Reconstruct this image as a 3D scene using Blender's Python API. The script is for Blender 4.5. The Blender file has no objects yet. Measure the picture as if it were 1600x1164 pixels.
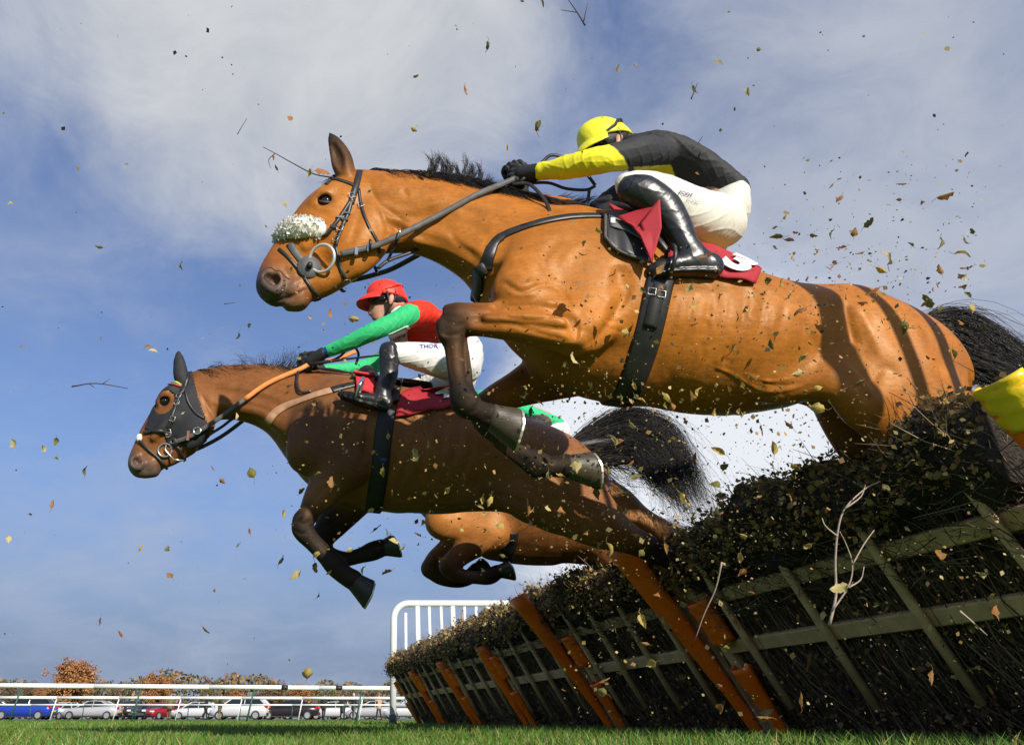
import bpy, bmesh, math, random
import numpy as np
from mathutils import Vector, Matrix
from mathutils.bvhtree import BVHTree

R = math.radians
scene = bpy.context.scene
COL = scene.collection
random.seed(7)
rng = np.random.default_rng(11)

# ---------------------------------------------------------------- camera
FPX, PCX, PCY, PITCH, CAMH = 1215.0, 640.0, 582.0, 23.96, 0.10
cam_data = bpy.data.cameras.new('camera')
cam = bpy.data.objects.new('camera', cam_data)
COL.objects.link(cam)
cam_data.sensor_width = 36.0
cam_data.lens = FPX / 1600 * 36
cam_data.shift_x = (800 - PCX) / 1600
cam_data.clip_start, cam_data.clip_end = 0.05, 3000
cam.location = (0, 0, CAMH)
cam.rotation_euler = (R(90 + PITCH), 0, 0)
scene.camera = cam
CAM = np.array([0, 0, CAMH])
SP, CP = math.sin(R(PITCH)), math.cos(R(PITCH))

# ---------------------------------------------------------------- sun, sky, exposure
SUN_EL, SUN_AZ = 27.0, 151.0            # azimuth clockwise from +Y
S = np.array([math.sin(R(SUN_AZ)) * math.cos(R(SUN_EL)), math.cos(R(SUN_AZ)) * math.cos(R(SUN_EL)), math.sin(R(SUN_EL))])
sun_d = bpy.data.lights.new('sun', 'SUN')
sun_d.energy = 5.0
sun_d.angle = R(0.5)
sun_d.color = (1.0, 0.93, 0.82)
sun = bpy.data.objects.new('sun', sun_d)
COL.objects.link(sun)
sun.rotation_euler = Vector(S).to_track_quat('Z', 'Y').to_euler()
sun.location = (6, -10, 8)

scene.view_settings.view_transform = 'Standard'
scene.view_settings.look = 'None'
scene.view_settings.exposure = 0.18
scene.view_settings.gamma = 1.0
scene.view_settings.use_curve_mapping = False

world = bpy.data.worlds.new('World')
scene.world = world
world.use_nodes = True
WN, WL = world.node_tree.nodes, world.node_tree.links
WN.clear()
world.cycles.sampling_method = 'MANUAL'
world.cycles.sample_map_resolution = 512
scene.cycles.max_bounces = 6
scene.cycles.diffuse_bounces = 3
scene.cycles.glossy_bounces = 3
scene.cycles.transparent_max_bounces = 6

def wn(t, **kw):
    n = WN.new(t)
    for k, v in kw.items():
        setattr(n, k, v)
    return n

def wmath(op, a, b=None, clamp=False):
    n = wn('ShaderNodeMath', operation=op, use_clamp=clamp)
    for i, v in enumerate((a, b)):
        if v is None:
            continue
        if isinstance(v, (int, float)):
            n.inputs[i].default_value = v
        else:
            WL.new(v, n.inputs[i])
    return n.outputs[0]

def wramp(src, stops):
    n = wn('ShaderNodeValToRGB')
    e = n.color_ramp.elements
    while len(e) < len(stops):
        e.new(0.5)
    for el, (p, c) in zip(e, stops):
        el.position = p
        el.color = c if len(c) == 4 else (*c, 1)
    WL.new(src, n.inputs[0])
    return n.outputs[0]

def wmix(fac, a, b):
    n = wn('ShaderNodeMix', data_type='RGBA')
    if isinstance(fac, (int, float)):
        n.inputs[0].default_value = fac
    else:
        WL.new(fac, n.inputs[0])
    for i, v in ((6, a), (7, b)):
        if isinstance(v, tuple):
            n.inputs[i].default_value = (*v, 1)
        else:
            WL.new(v, n.inputs[i])
    return n.outputs[2]

sky = wn('ShaderNodeTexSky', sky_type='NISHITA', sun_disc=False)
sky.sun_elevation = R(SUN_EL)
sky.sun_rotation = R(SUN_AZ)
sky.air_density, sky.dust_density, sky.ozone_density = 1.0, 0.6, 2.2
geo = wn('ShaderNodeTexCoord')
nrm = geo.outputs['Generated']
sep = wn('ShaderNodeSeparateXYZ')
WL.new(nrm, sep.inputs[0])
# cloud sheet: the view direction carried to a flat layer overhead
zz = wmath('MAXIMUM', sep.outputs[2], 0.0)
zz = wmath('ADD', zz, 0.30)
comb = wn('ShaderNodeCombineXYZ')
WL.new(wmath('DIVIDE', sep.outputs[0], zz), comb.inputs[0])
WL.new(wmath('DIVIDE', sep.outputs[1], zz), comb.inputs[1])
def wnoise(scale, detail, rough, loc, dist=0.0):
    mp = wn('ShaderNodeMapping')
    mp.inputs['Location'].default_value = loc
    WL.new(comb.outputs[0], mp.inputs[0])
    n = wn('ShaderNodeTexNoise')
    n.inputs['Scale'].default_value = scale
    n.inputs['Detail'].default_value = detail
    n.inputs['Roughness'].default_value = rough
    n.inputs['Distortion'].default_value = dist
    WL.new(mp.outputs[0], n.inputs['Vector'])
    return n.outputs['Fac']
n_wisp = wnoise(2.3, 9, 0.58, (3.1, 0.4, 0), 0.5)
n_body = wnoise(0.62, 9, 0.52, (5.3, 2.75, 0), 0.25)
wisp = wramp(n_wisp, [(0.42, (0, 0, 0)), (0.72, (1, 1, 1))])
body = wramp(n_body, [(0.47, (0, 0, 0)), (0.62, (1, 1, 1))])
# one broad bank of cloud, upper left of the view, and a bright one low on the right
def bank(az, el, rad, soft):
    v = (math.sin(R(az)) * math.cos(R(el)), math.cos(R(az)) * math.cos(R(el)), math.sin(R(el)))
    d = wn('ShaderNodeVectorMath', operation='DOT_PRODUCT')
    WL.new(nrm, d.inputs[0])
    d.inputs[1].default_value = v
    n = wn('ShaderNodeMapRange')
    n.interpolation_type = 'SMOOTHSTEP'
    n.inputs['From Min'].default_value = math.cos(R(rad + soft))
    n.inputs['From Max'].default_value = math.cos(R(max(rad - soft, 0)))
    WL.new(d.outputs['Value'], n.inputs['Value'])
    return n.outputs[0]
bk1 = bank(-11, 51, 17, 8)
bk2 = bank(20, 17, 10, 9)
bk3 = bank(38, 31, 14, 12)
n_fine = wnoise(5.5, 10, 0.62, (1.7, 8.2, 0), 0.6)
def wspread(src, lo, hi):
    n = wn('ShaderNodeMapRange')
    n.interpolation_type = 'SMOOTHSTEP'
    n.inputs['From Min'].default_value, n.inputs['From Max'].default_value = lo, hi
    WL.new(src, n.inputs['Value'])
    return n.outputs[0]
rag = wmath('ADD', wmath('MULTIPLY', n_wisp, 0.6), wmath('MULTIPLY', n_fine, 0.4))
m1 = wspread(wmath('ADD', wmath('MULTIPLY', bk1, 0.62), wmath('MULTIPLY', rag, 0.9)), 0.55, 1.25)
m2 = wspread(wmath('ADD', wmath('MULTIPLY', bk2, 0.75), wmath('MULTIPLY', rag, 0.8)), 0.55, 1.05)
m3 = wmath('MULTIPLY', wspread(wmath('ADD', wmath('MULTIPLY', bk3, 0.5), wmath('MULTIPLY', rag, 0.9)), 0.50, 1.0), 0.55)
veil = wmath('MULTIPLY', wspread(rag, 0.39, 0.67), 0.52)
cm = wmath('MAXIMUM', m1, wmath('MAXIMUM', m2, m3))
cloudcol = wmix(m2, wmix(n_fine, (4.2, 4.5, 5.0), (7.0, 7.05, 7.1)), (7.6, 7.9, 8.5))
tint = wn('ShaderNodeMix', data_type='RGBA', blend_type='MULTIPLY')
tint.inputs[0].default_value = 1.0
WL.new(sky.outputs[0], tint.inputs[6])
tint.inputs[7].default_value = (1.06, 1.12, 1.32, 1)
deep = wmix(0.35, tint.outputs[2], (1.75, 2.55, 5.0))
hz = wspread(sep.outputs[2], 0.02, 0.34)                     # a bank of dull cloud along the horizon
lowcloud = wmix(wmath('MULTIPLY', n_wisp, 1.0), (1.6, 2.15, 3.5), (2.3, 2.9, 4.3))
lowsky = wmix(wmath('MULTIPLY', wmath('SUBTRACT', 1.0, hz), 0.92), deep, lowcloud)
skymix = wmix(cm, wmix(veil, lowsky, (3.7, 4.25, 5.6)), cloudcol)
bg = wn('ShaderNodeBackground')
WL.new(skymix, bg.inputs[0])
bg.inputs[1].default_value = 0.096
wo = wn('ShaderNodeOutputWorld')
WL.new(bg.outputs[0], wo.inputs[0])

# ---------------------------------------------------------------- materials
MATS = {}
def mat(name, color=(0.5, 0.5, 0.5), rough=0.6, metal=0.0, spec=0.5, attr=None, noise=None, bump=None, sheen=0.0, coat=0.0, trans=0.0, back=None):
    """noise=(scale, amount, detail); bump=(scale, strength, distance, stretch)"""
    if name in MATS:
        return MATS[name]
    m = bpy.data.materials.new(name)
    m.use_nodes = True
    N, L = m.node_tree.nodes, m.node_tree.links
    p = N['Principled BSDF']
    p.inputs['Roughness'].default_value = rough
    p.inputs['Metallic'].default_value = metal
    p.inputs['Specular IOR Level'].default_value = spec
    p.inputs['Sheen Weight'].default_value = sheen
    p.inputs['Coat Weight'].default_value = coat
    p.inputs['Transmission Weight'].default_value = trans
    tc = N.new('ShaderNodeTexCoord')
    src = None
    if attr:
        a = N.new('ShaderNodeVertexColor')
        a.layer_name = attr
        src = a.outputs[0]
    if noise:
        t = N.new('ShaderNodeTexNoise')
        t.inputs['Scale'].default_value = noise[0]
        t.inputs['Detail'].default_value = noise[2] if len(noise) > 2 else 5
        L.new(tc.outputs['Object'], t.inputs['Vector'])
        mr = N.new('ShaderNodeMapRange')
        mr.inputs['From Min'].default_value, mr.inputs['From Max'].default_value = 0.25, 0.75
        mr.inputs['To Min'].default_value, mr.inputs['To Max'].default_value = 1 - noise[1], 1 + noise[1]
        L.new(t.outputs['Fac'], mr.inputs['Value'])
        mx = N.new('ShaderNodeMix')
        mx.data_type = 'RGBA'
        mx.blend_type = 'MULTIPLY'
        mx.inputs[0].default_value = 1
        if src:
            L.new(src, mx.inputs[6])
        else:
            mx.inputs[6].default_value = (*color, 1)
        L.new(mr.outputs[0], mx.inputs[7])
        src = mx.outputs[2]
    if src:
        L.new(src, p.inputs['Base Color'])
    else:
        p.inputs['Base Color'].default_value = (*color, 1)
    if bump:
        t = N.new('ShaderNodeTexNoise')
        t.inputs['Scale'].default_value = bump[0]
        t.inputs['Detail'].default_value = 4
        mp = N.new('ShaderNodeMapping')
        if len(bump) > 3:
            mp.inputs['Scale'].default_value = bump[3]
        L.new(tc.outputs['Object'], mp.inputs[0])
        L.new(mp.outputs[0], t.inputs['Vector'])
        b = N.new('ShaderNodeBump')
        b.inputs['Strength'].default_value = bump[1]
        b.inputs['Distance'].default_value = bump[2]
        L.new(t.outputs['Fac'], b.inputs['Height'])
        L.new(b.outputs[0], p.inputs['Normal'])
    MATS[name] = m
    return m

def leaf_shader(m, amount=.35):
    """thin leaf: part of the light passes through"""
    N, L = m.node_tree.nodes, m.node_tree.links
    p = N['Principled BSDF']; out = N['Material Output']
    t = N.new('ShaderNodeBsdfTranslucent')
    if p.inputs['Base Color'].links:
        L.new(p.inputs['Base Color'].links[0].from_socket, t.inputs[0])
    else:
        t.inputs[0].default_value = p.inputs['Base Color'].default_value
    mx = N.new('ShaderNodeMixShader'); mx.inputs[0].default_value = amount
    L.new(p.outputs[0], mx.inputs[1]); L.new(t.outputs[0], mx.inputs[2]); L.new(mx.outputs[0], out.inputs[0])
    return m

# ---------------------------------------------------------------- object helpers
def tag(o, label=None, cat=None, group=None, kind=None):
    if label: o['label'] = label
    if cat: o['category'] = cat
    if group: o['group'] = group
    if kind: o['kind'] = kind
    return o

def link(name, me, parent=None, m=None, smooth=True):
    o = bpy.data.objects.new(name, me)
    COL.objects.link(o)
    if m is not None and len(me.materials) == 0:
        me.materials.append(m)
    if smooth and len(me.polygons):
        me.polygons.foreach_set('use_smooth', [True] * len(me.polygons))
    if parent is not None:
        o.parent = parent
        o.matrix_parent_inverse = Matrix.Translation(parent.location).inverted() if parent.rotation_euler.z == 0 else parent_world(parent).inverted()
    return o

def parent_world(p):
    return Matrix.LocRotScale(p.location, p.rotation_euler, p.scale)

def empty(name, loc, label=None, cat=None, group=None):
    o = bpy.data.objects.new(name, None)
    COL.objects.link(o)
    o.location = loc
    o.empty_display_size = 0.1
    return tag(o, label, cat, group)

def mesh(name, verts, faces, m=None, parent=None, smooth=True, local=False):
    """world-space vertices -> one mesh object"""
    me = bpy.data.meshes.new(name)
    me.from_pydata([tuple(v) for v in verts], [], [tuple(f) for f in faces])
    me.update()
    if local:
        o = bpy.data.objects.new(name, me)
        COL.objects.link(o)
        if m: me.materials.append(m)
        if smooth: me.polygons.foreach_set('use_smooth', [True] * len(me.polygons))
        o.parent = parent
        return o
    return link(name, me, parent, m, smooth)

def np_mesh(name, V, Fq, m=None, parent=None, smooth=True, colors=None, nside=4):
    """fast mesh from numpy arrays: V (n,3), Fq (k,nside)"""
    me = bpy.data.meshes.new(name)
    V = np.ascontiguousarray(V, dtype=np.float32)
    Fq = np.ascontiguousarray(Fq, dtype=np.int32)
    me.vertices.add(len(V))
    me.vertices.foreach_set('co', V.ravel())
    me.loops.add(Fq.size)
    me.loops.foreach_set('vertex_index', Fq.ravel())
    me.polygons.add(len(Fq))
    me.polygons.foreach_set('loop_start', np.arange(0, Fq.size, nside, dtype=np.int32))
    me.update(calc_edges=True)
    me.validate()
    if colors is not None:
        ca = me.color_attributes.new('Col', 'FLOAT_COLOR', 'POINT')
        cc = np.ones((len(V), 4), dtype=np.float32)
        cc[:, :3] = colors
        ca.data.foreach_set('color', cc.ravel())
    return link(name, me, parent, m, smooth)

class MB:
    """collects solids, then makes ONE mesh object"""
    def __init__(s):
        s.v, s.f = [], []
    def add(s, verts, faces):
        b = len(s.v)
        s.v += [tuple(map(float, p)) for p in verts]
        s.f += [tuple(i + b for i in f) for f in faces]
        return s
    def box(s, c, d, rot=None, taper=1.0):
        dx, dy, dz = (x / 2 for x in d)
        pts = []
        for z in (-1, 1):
            k = taper if z > 0 else 1.0
            for x, y in ((-1, -1), (1, -1), (1, 1), (-1, 1)):
                pts.append(Vector((x * dx * k, y * dy * k, z * dz)))
        if rot is not None:
            pts = [rot @ p for p in pts]
        c = Vector(c)
        return s.add([p + c for p in pts], [(3, 2, 1, 0), (4, 5, 6, 7), (0, 1, 5, 4), (1, 2, 6, 5), (2, 3, 7, 6), (3, 0, 4, 7)])
    def bar(s, a, b, w, t, up=(0, 0, 1), bev=0.0):
        """rectangular bar from a to b: w across, t along up"""
        a, b = Vector(a), Vector(b)
        d = (b - a).normalized()
        u = Vector(up)
        u = (u - d * u.dot(d)).normalized()
        x = d.cross(u)
        hw, ht = w / 2, t / 2
        if bev > 0:
            prof = [(-hw + bev, -ht), (hw - bev, -ht), (hw, -ht + bev), (hw, ht - bev), (hw - bev, ht), (-hw + bev, ht), (-hw, ht - bev), (-hw, -ht + bev)]
        else:
            prof = [(-hw, -ht), (hw, -ht), (hw, ht), (-hw, ht)]
        n = len(prof)
        v = [p + x * q[0] + u * q[1] for p in (a, b) for q in prof]
        f = [(i, (i + 1) % n, (i + 1) % n + n, i + n) for i in range(n)] + [tuple(range(n - 1, -1, -1)), tuple(range(n, 2 * n))]
        return s.add(v, f)
    def tube(s, pts, r, n=8, closed=False, caps=True):
        pts = [Vector(p) for p in pts]
        k = len(pts)
        rr = r if isinstance(r, (list, tuple)) else [r] * k
        v, f = [], []
        ref = Vector((0.13, 0.21, 0.97))
        prev = None
        for i, p in enumerate(pts):
            d = (pts[(i + 1) % k] - pts[i - 1]) if closed else (pts[min(i + 1, k - 1)] - pts[max(i - 1, 0)])
            d = d.normalized() if d.length > 1e-9 else Vector((0, 0, 1))
            if prev is None:
                x = d.cross(ref)
                x = x.normalized() if x.length > 1e-4 else d.cross(Vector((1, 0, 0))).normalized()
            else:
                x = (prev - d * prev.dot(d)).normalized()
            prev = x
            y = d.cross(x)
            for j in range(n):
                a = 2 * math.pi * j / n
                v.append(p + (x * math.cos(a) + y * math.sin(a)) * rr[i])
        for i in range(k if closed else k - 1):
            for j in range(n):
                a, b = i * n + j, i * n + (j + 1) % n
                c, d_ = ((i + 1) % k) * n + (j + 1) % n, ((i + 1) % k) * n + j
                f.append((a, b, c, d_))
        if caps and not closed:
            f.append(tuple(range(n - 1, -1, -1)))
            f.append(tuple((k - 1) * n + j for j in range(n)))
        return s.add(v, f)
    def build(s, name, m, parent=None, smooth=False, **kw):
        return mesh(name, s.v, s.f, m, parent, smooth, **kw)

def ray(px, py):
    x, u = (px - PCX) / FPX, -(py - PCY) / FPX
    return np.array([x, CP - SP * u, SP + CP * u])

def at_depth(px, py, t):
    return CAM + ray(px, py) * t

def at_z(px, py, z):
    d = ray(px, py)
    return CAM + d * ((z - CAMH) / d[2])

def at_y(px, py, y):
    d = ray(px, py)
    return CAM + d * (y / d[1])

def to_px(p):
    q = np.asarray(p, float) - CAM
    dep = q[1] * CP + q[2] * SP
    up = -q[1] * SP + q[2] * CP
    return PCX + FPX * q[0] / dep, PCY - FPX * up / dep, dep

def catmull(P, sub=6):
    """smooth a list of equal-length tuples"""
    P = [np.asarray(p, float) for p in P]
    if len(P) < 3:
        n = sub
        return [P[0] + (P[1] - P[0]) * i / n for i in range(n + 1)]
    out = []
    for i in range(len(P) - 1):
        p0 = P[i - 1] if i > 0 else 2 * P[0] - P[1]
        p1, p2 = P[i], P[i + 1]
        p3 = P[i + 2] if i + 2 < len(P) else 2 * P[-1] - P[-2]
        for j in range(sub):
            t = j / sub
            out.append(0.5 * ((2 * p1) + (-p0 + p2) * t + (2 * p0 - 5 * p1 + 4 * p2 - p3) * t * t + (-p0 + 3 * p1 - 3 * p2 + p3) * t ** 3))
    out.append(P[-1])
    return out
# ---------------------------------------------------------------- bodies grown from distance fields
class Frame:
    """vertical working plane of one animal: a = along heading, b = towards the near side, z = up"""
    def __init__(s, px, py, t, yaw):
        s.O = at_depth(px, py, t)
        s.O[2] = 0.0
        c, k = math.cos(R(yaw)), math.sin(R(yaw))
        s.h = np.array([-c, -k, 0.0])
        s.l = np.array([k, -c, 0.0])
        s.u = np.array([0, 0, 1.0])
        s.M = np.stack([s.h, s.l, s.u])           # rows
    def loc(s, p):
        return (np.asarray(p) - s.O) @ s.M.T
    def wld(s, q):
        return np.asarray(q) @ s.M + s.O
    def hit(s, px, py, lat):
        d = ray(px, py)
        k = (lat - (CAM - s.O) @ s.l) / (d @ s.l)
        return CAM + d * k, k, d
    def P(s, px, py, lat=0.0):
        return s.loc(s.hit(px, py, lat)[0])
    def W(s, px, py, lat=0.0):
        return s.hit(px, py, lat)[0]

class Body:
    def __init__(s, fr, vox):
        s.fr, s.vox, s.ch = fr, vox, []
    def chain(s, nodes, k=0.03, op='add', sub=5, col=None, flat=None):
        """nodes: (px, py, r_px, lateral_m, width_ratio[, colour]) smoothed into a tapering limb"""
        fr = s.fr
        rows = []
        c0 = col
        for i, n in enumerate(nodes):
            px, py, r = n[:3]
            lat = n[3] if len(n) > 3 else 0.0
            ratio = n[4] if len(n) > 4 else 1.0
            c = n[5] if len(n) > 5 else c0
            if c is not None: c0 = c
            w, dep, d = fr.hit(px, py, lat)
            rows.append([*fr.loc(w), r * dep / FPX, ratio, *(c if c is not None else (0, 0, 0))])
        rows = np.array(rows)
        # turn the radius seen in the picture into the one in the animal's own plane
        n = len(rows)
        for i, nd in enumerate(nodes):
            if rows[i, 4] == 1.0 or n < 2:
                rows[i, 4] = rows[i, 3] * rows[i, 4]
                continue
            tg = rows[min(i + 1, n - 1), [0, 2]] - rows[max(i - 1, 0), [0, 2]]
            tg = tg / (np.linalg.norm(tg) + 1e-9)
            nn = np.array([-tg[1], tg[0]])
            d = ray(*nd[:2])
            dl = np.array([d @ fr.h, d @ fr.l, d[2]])
            tb = abs((dl[[0, 2]] / dl[1]) @ nn)
            be = math.atan(tb)
            ra, w = rows[i, 3], rows[i, 3] * rows[i, 4]
            r = math.sqrt(max(ra * ra - (w * math.sin(be)) ** 2, (0.8 * ra) ** 2)) / math.cos(be)
            rows[i, 3], rows[i, 4] = r, w
        pts = np.array(catmull(rows, sub)) if n > 1 else np.concatenate([rows, rows + 1e-5])
        pts[:, 3:5] = np.maximum(pts[:, 3:5], 0.002)
        s.ch.append((pts, k, op))
        return s
    def raw(s, rows, k=0.03, op='add', sub=5):
        """rows: (a, b, z, r, w, R, G, B) in the frame's metres"""
        rows = np.array(rows, float)
        pts = np.array(catmull(rows, sub)) if len(rows) > 1 else np.concatenate([rows, rows + 1e-5])
        pts[:, 3:5] = np.maximum(pts[:, 3:5], 0.002)
        s.ch.append((pts, k, op))
        return s
    @staticmethod
    def seg(A, B, X, Y, Z):
        d = B[:3] - A[:3]
        L2 = d @ d + 1e-12
        t = np.clip(((X - A[0]) * d[0] + (Y - A[1]) * d[1] + (Z - A[2]) * d[2]) / L2, 0, 1)
        r = A[3] + (B[3] - A[3]) * t
        w = A[4] + (B[4] - A[4]) * t
        q = r / w
        dist = np.sqrt((X - A[0] - d[0] * t) ** 2 + ((Y - A[1] - d[1] * t) * q) ** 2 + (Z - A[2] - d[2] * t) ** 2)
        return (dist - r) * np.minimum(1.0, w / r), t
    def solve(s):
        adds = [c for c in s.ch if c[2] != 'sub']
        mx = 0.03
        lo = np.min([np.min(c[0][:, :3] - np.maximum(c[0][:, 3:4], c[0][:, 4:5]), 0) for c in adds], 0) - mx
        hi = np.max([np.max(c[0][:, :3] + np.maximum(c[0][:, 3:4], c[0][:, 4:5]), 0) for c in adds], 0) + mx
        v = s.vox
        n = np.ceil((hi - lo) / v).astype(int) + 1
        F = np.full(n, 0.5, dtype=np.float32)
        ax = [lo[i] + np.arange(n[i]) * v for i in range(3)]
        for pts, k, op in s.ch:
            mg = k + 3 * v
            rad = np.maximum(pts[:, 3], pts[:, 4])
            clo = np.min(pts[:, :3] - rad[:, None], 0) - mg
            chi = np.max(pts[:, :3] + rad[:, None], 0) + mg
            i0 = np.clip(np.floor((clo - lo) / v).astype(int), 0, n - 1)
            i1 = np.clip(np.ceil((chi - lo) / v).astype(int) + 1, 1, n)
            sl = tuple(slice(a, b) for a, b in zip(i0, i1))
            st = 4 if min(rad.min(), pts[:, 3].min()) > 0.09 and v < .012 else (3 if min(pts[:, 3].min(), pts[:, 4].min()) > 0.05 and v < .009 else (2 if pts[:, 3:5].min() > 0.032 and v < .008 else 1))
            m = (i1 - i0 + st - 2) // st + 1
            gx = [(ax[i][i0[i]] + np.arange(m[i]) * v * st).astype(np.float32) for i in range(3)]
            g0, gv = np.array([g[0] for g in gx]), v * st
            C = np.full(m, 0.5, dtype=np.float32)
            for A, B in zip(pts[:-1], pts[1:]):
                rm = max(A[3], A[4], B[3], B[4]) + mg + gv
                slo, shi = np.minimum(A[:3], B[:3]) - rm, np.maximum(A[:3], B[:3]) + rm
                j0 = np.clip(np.floor((slo - g0) / gv).astype(int), 0, m - 1)
                j1 = np.clip(np.ceil((shi - g0) / gv).astype(int) + 1, 1, m)
                X = gx[0][j0[0]:j1[0], None, None]
                Y = gx[1][None, j0[1]:j1[1], None]
                Z = gx[2][None, None, j0[2]:j1[2]]
                dd, _ = s.seg(A.astype(np.float32), B.astype(np.float32), X, Y, Z)
                ss = tuple(slice(a, b) for a, b in zip(j0, j1))
                np.minimum(C[ss], dd, out=C[ss])
            if st > 1:
                for i in range(3):
                    q = np.arange(i1[i] - i0[i], dtype=np.float32) / st
                    lo_ = np.minimum(q.astype(int), m[i] - 2)
                    fr_ = (q - lo_).astype(np.float32).reshape([-1 if j == i else 1 for j in range(3)])
                    C = np.take(C, lo_, i) * (1 - fr_) + np.take(C, lo_ + 1, i) * fr_
            G = F[sl]
            if op == 'sub':
                C = -C
                h = np.maximum(k - np.abs(G - C), 0) / k
                F[sl] = np.maximum(G, C) + h * h * k * 0.25
            else:
                h = np.maximum(k - np.abs(G - C), 0) / k
                F[sl] = np.minimum(G, C) - h * h * k * 0.25
        return F, lo
    def surface(s):
        F, lo = s.solve()
        v = s.vox
        n = np.array(F.shape)
        ins = F < 0
        # cells with mixed corners
        c = [ins[dx:n[0] - 1 + dx, dy:n[1] - 1 + dy, dz:n[2] - 1 + dz] for dx in (0, 1) for dy in (0, 1) for dz in (0, 1)]
        al, an = c[0].copy(), c[0].copy()
        for q in c[1:]:
            al &= q
            an |= q
        act = an & ~al
        idx = np.argwhere(act)
        num = np.full(act.shape, -1, dtype=np.int32)
        num[act] = np.arange(len(idx))
        corner = {}
        for dx in (0, 1):
            for dy in (0, 1):
                for dz in (0, 1):
                    corner[dx, dy, dz] = F[idx[:, 0] + dx, idx[:, 1] + dy, idx[:, 2] + dz]
        acc = np.zeros((len(idx), 3))
        cnt = np.zeros(len(idx))
        keys = list(corner)
        for a in keys:
            for b in keys:
                if a < b and sum(abs(x - y) for x, y in zip(a, b)) == 1:
                    fa, fb = corner[a], corner[b]
                    m = (fa < 0) != (fb < 0)
                    t = np.where(m, fa / np.where(m, fa - fb, 1), 0)
                    p = np.array(a)[None] + t[:, None] * (np.array(b) - np.array(a))[None]
                    acc += np.where(m[:, None], p, 0)
                    cnt += m
        V = lo + (idx + acc / cnt[:, None]) * v
        Q = []
        for axis in range(3):
            o = [i for i in range(3) if i != axis]
            sl0 = [slice(1, n[i] - 1) for i in range(3)]
            sl1 = list(sl0)
            sl0[axis] = slice(0, n[axis] - 1)
            sl1[axis] = slice(1, n[axis])
            a, b = ins[tuple(sl0)], ins[tuple(sl1)]
            e = np.argwhere(a != b)
            if len(e) == 0:
                continue
            off = np.ones(3, dtype=int)
            off[axis] = 0
            g = e + off
            fl = a[tuple(e.T)]
            u1, u2 = np.zeros(3, int), np.zeros(3, int)
            u1[o[0]] = 1
            u2[o[1]] = 1
            q = [num[tuple((g - x).T)] for x in (u1 + u2, u2, 0 * u1, u1)]
            q = np.stack(q, 1)
            if axis == 1:
                fl = ~fl
            q[~fl] = q[~fl][:, ::-1]
            Q.append(q)
        Q = np.concatenate(Q)
        Q = Q[(Q >= 0).all(1)]
        return V, Q
    def colours(s, V, sig=0.012):
        W = np.zeros(len(V))
        Cc = np.zeros((len(V), 3))
        X, Y, Z = V.T
        for pts, k, op in s.ch:
            if op != 'add':
                continue
            rad = np.maximum(pts[:, 3], pts[:, 4])[:, None] + sig * 6
            lo, hi = np.min(pts[:, :3] - rad, 0), np.max(pts[:, :3] + rad, 0)
            ii = np.nonzero(((V > lo) & (V < hi)).all(1))[0]
            if len(ii) == 0:
                continue
            x, y, z = X[ii], Y[ii], Z[ii]
            for A, B in zip(pts[:-1], pts[1:]):
                rm = max(A[3], A[4], B[3], B[4]) + sig * 6
                jj = np.nonzero((np.abs(x - (A[0] + B[0]) / 2) < rm + abs(A[0] - B[0]) / 2) & (np.abs(z - (A[2] + B[2]) / 2) < rm + abs(A[2] - B[2]) / 2))[0]
                if len(jj) == 0:
                    continue
                d, t = s.seg(A, B, x[jj], y[jj], z[jj])
                w = np.exp(np.clip(-d / sig, -30, 6))
                W[ii[jj]] += w
                Cc[ii[jj]] += w[:, None] * (A[5:8] + (B[5:8] - A[5:8]) * t[:, None])
        return np.clip(Cc / np.maximum(W, 1e-12)[:, None], 0, 1)
    def make(s, name, m, parent=None, sig=0.012, smooth_it=1, paint=None, warp=None):
        V, Q = s.surface()
        if smooth_it:
            e = np.concatenate([Q[:, [0, 1]], Q[:, [1, 2]], Q[:, [2, 3]], Q[:, [3, 0]]])
            e = np.concatenate([e, e[:, ::-1]])
            deg = np.bincount(e[:, 0], minlength=len(V)).astype(float)
            for _ in range(smooth_it):
                A = np.stack([np.bincount(e[:, 0], weights=V[e[:, 1], i], minlength=len(V)) for i in range(3)], 1) / np.maximum(deg, 1)[:, None]
                V = V * 0.5 + A * 0.5
        C = s.colours(V, sig)
        if paint:
            C = paint(V, C)
        if warp:
            V = warp(V, Q)
        W = s.fr.wld(V)
        o = np_mesh(name, W, Q, m, parent, True, C)
        s.bvh = BVHTree.FromPolygons([tuple(p) for p in W], [tuple(q) for q in Q])
        s.V, s.Q, s.obj = W, Q, o
        return o
    def cast(s, px, py, off=0.0):
        d = Vector(ray(px, py)).normalized()
        p, nn, i, dist = s.bvh.ray_cast(Vector(CAM), d)
        if p is None:
            return None, None
        if nn.dot(d) > 0: nn = -nn
        return p + nn * off, nn

def vnormals(V, Q):
    n = np.cross(V[Q[:, 2]] - V[Q[:, 0]], V[Q[:, 3]] - V[Q[:, 1]])
    N = np.zeros_like(V)
    for i in range(4):
        for j in range(3):
            N[:, j] += np.bincount(Q[:, i], weights=n[:, j], minlength=len(V))
    return N / (np.linalg.norm(N, axis=1)[:, None] + 1e-12)

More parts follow.
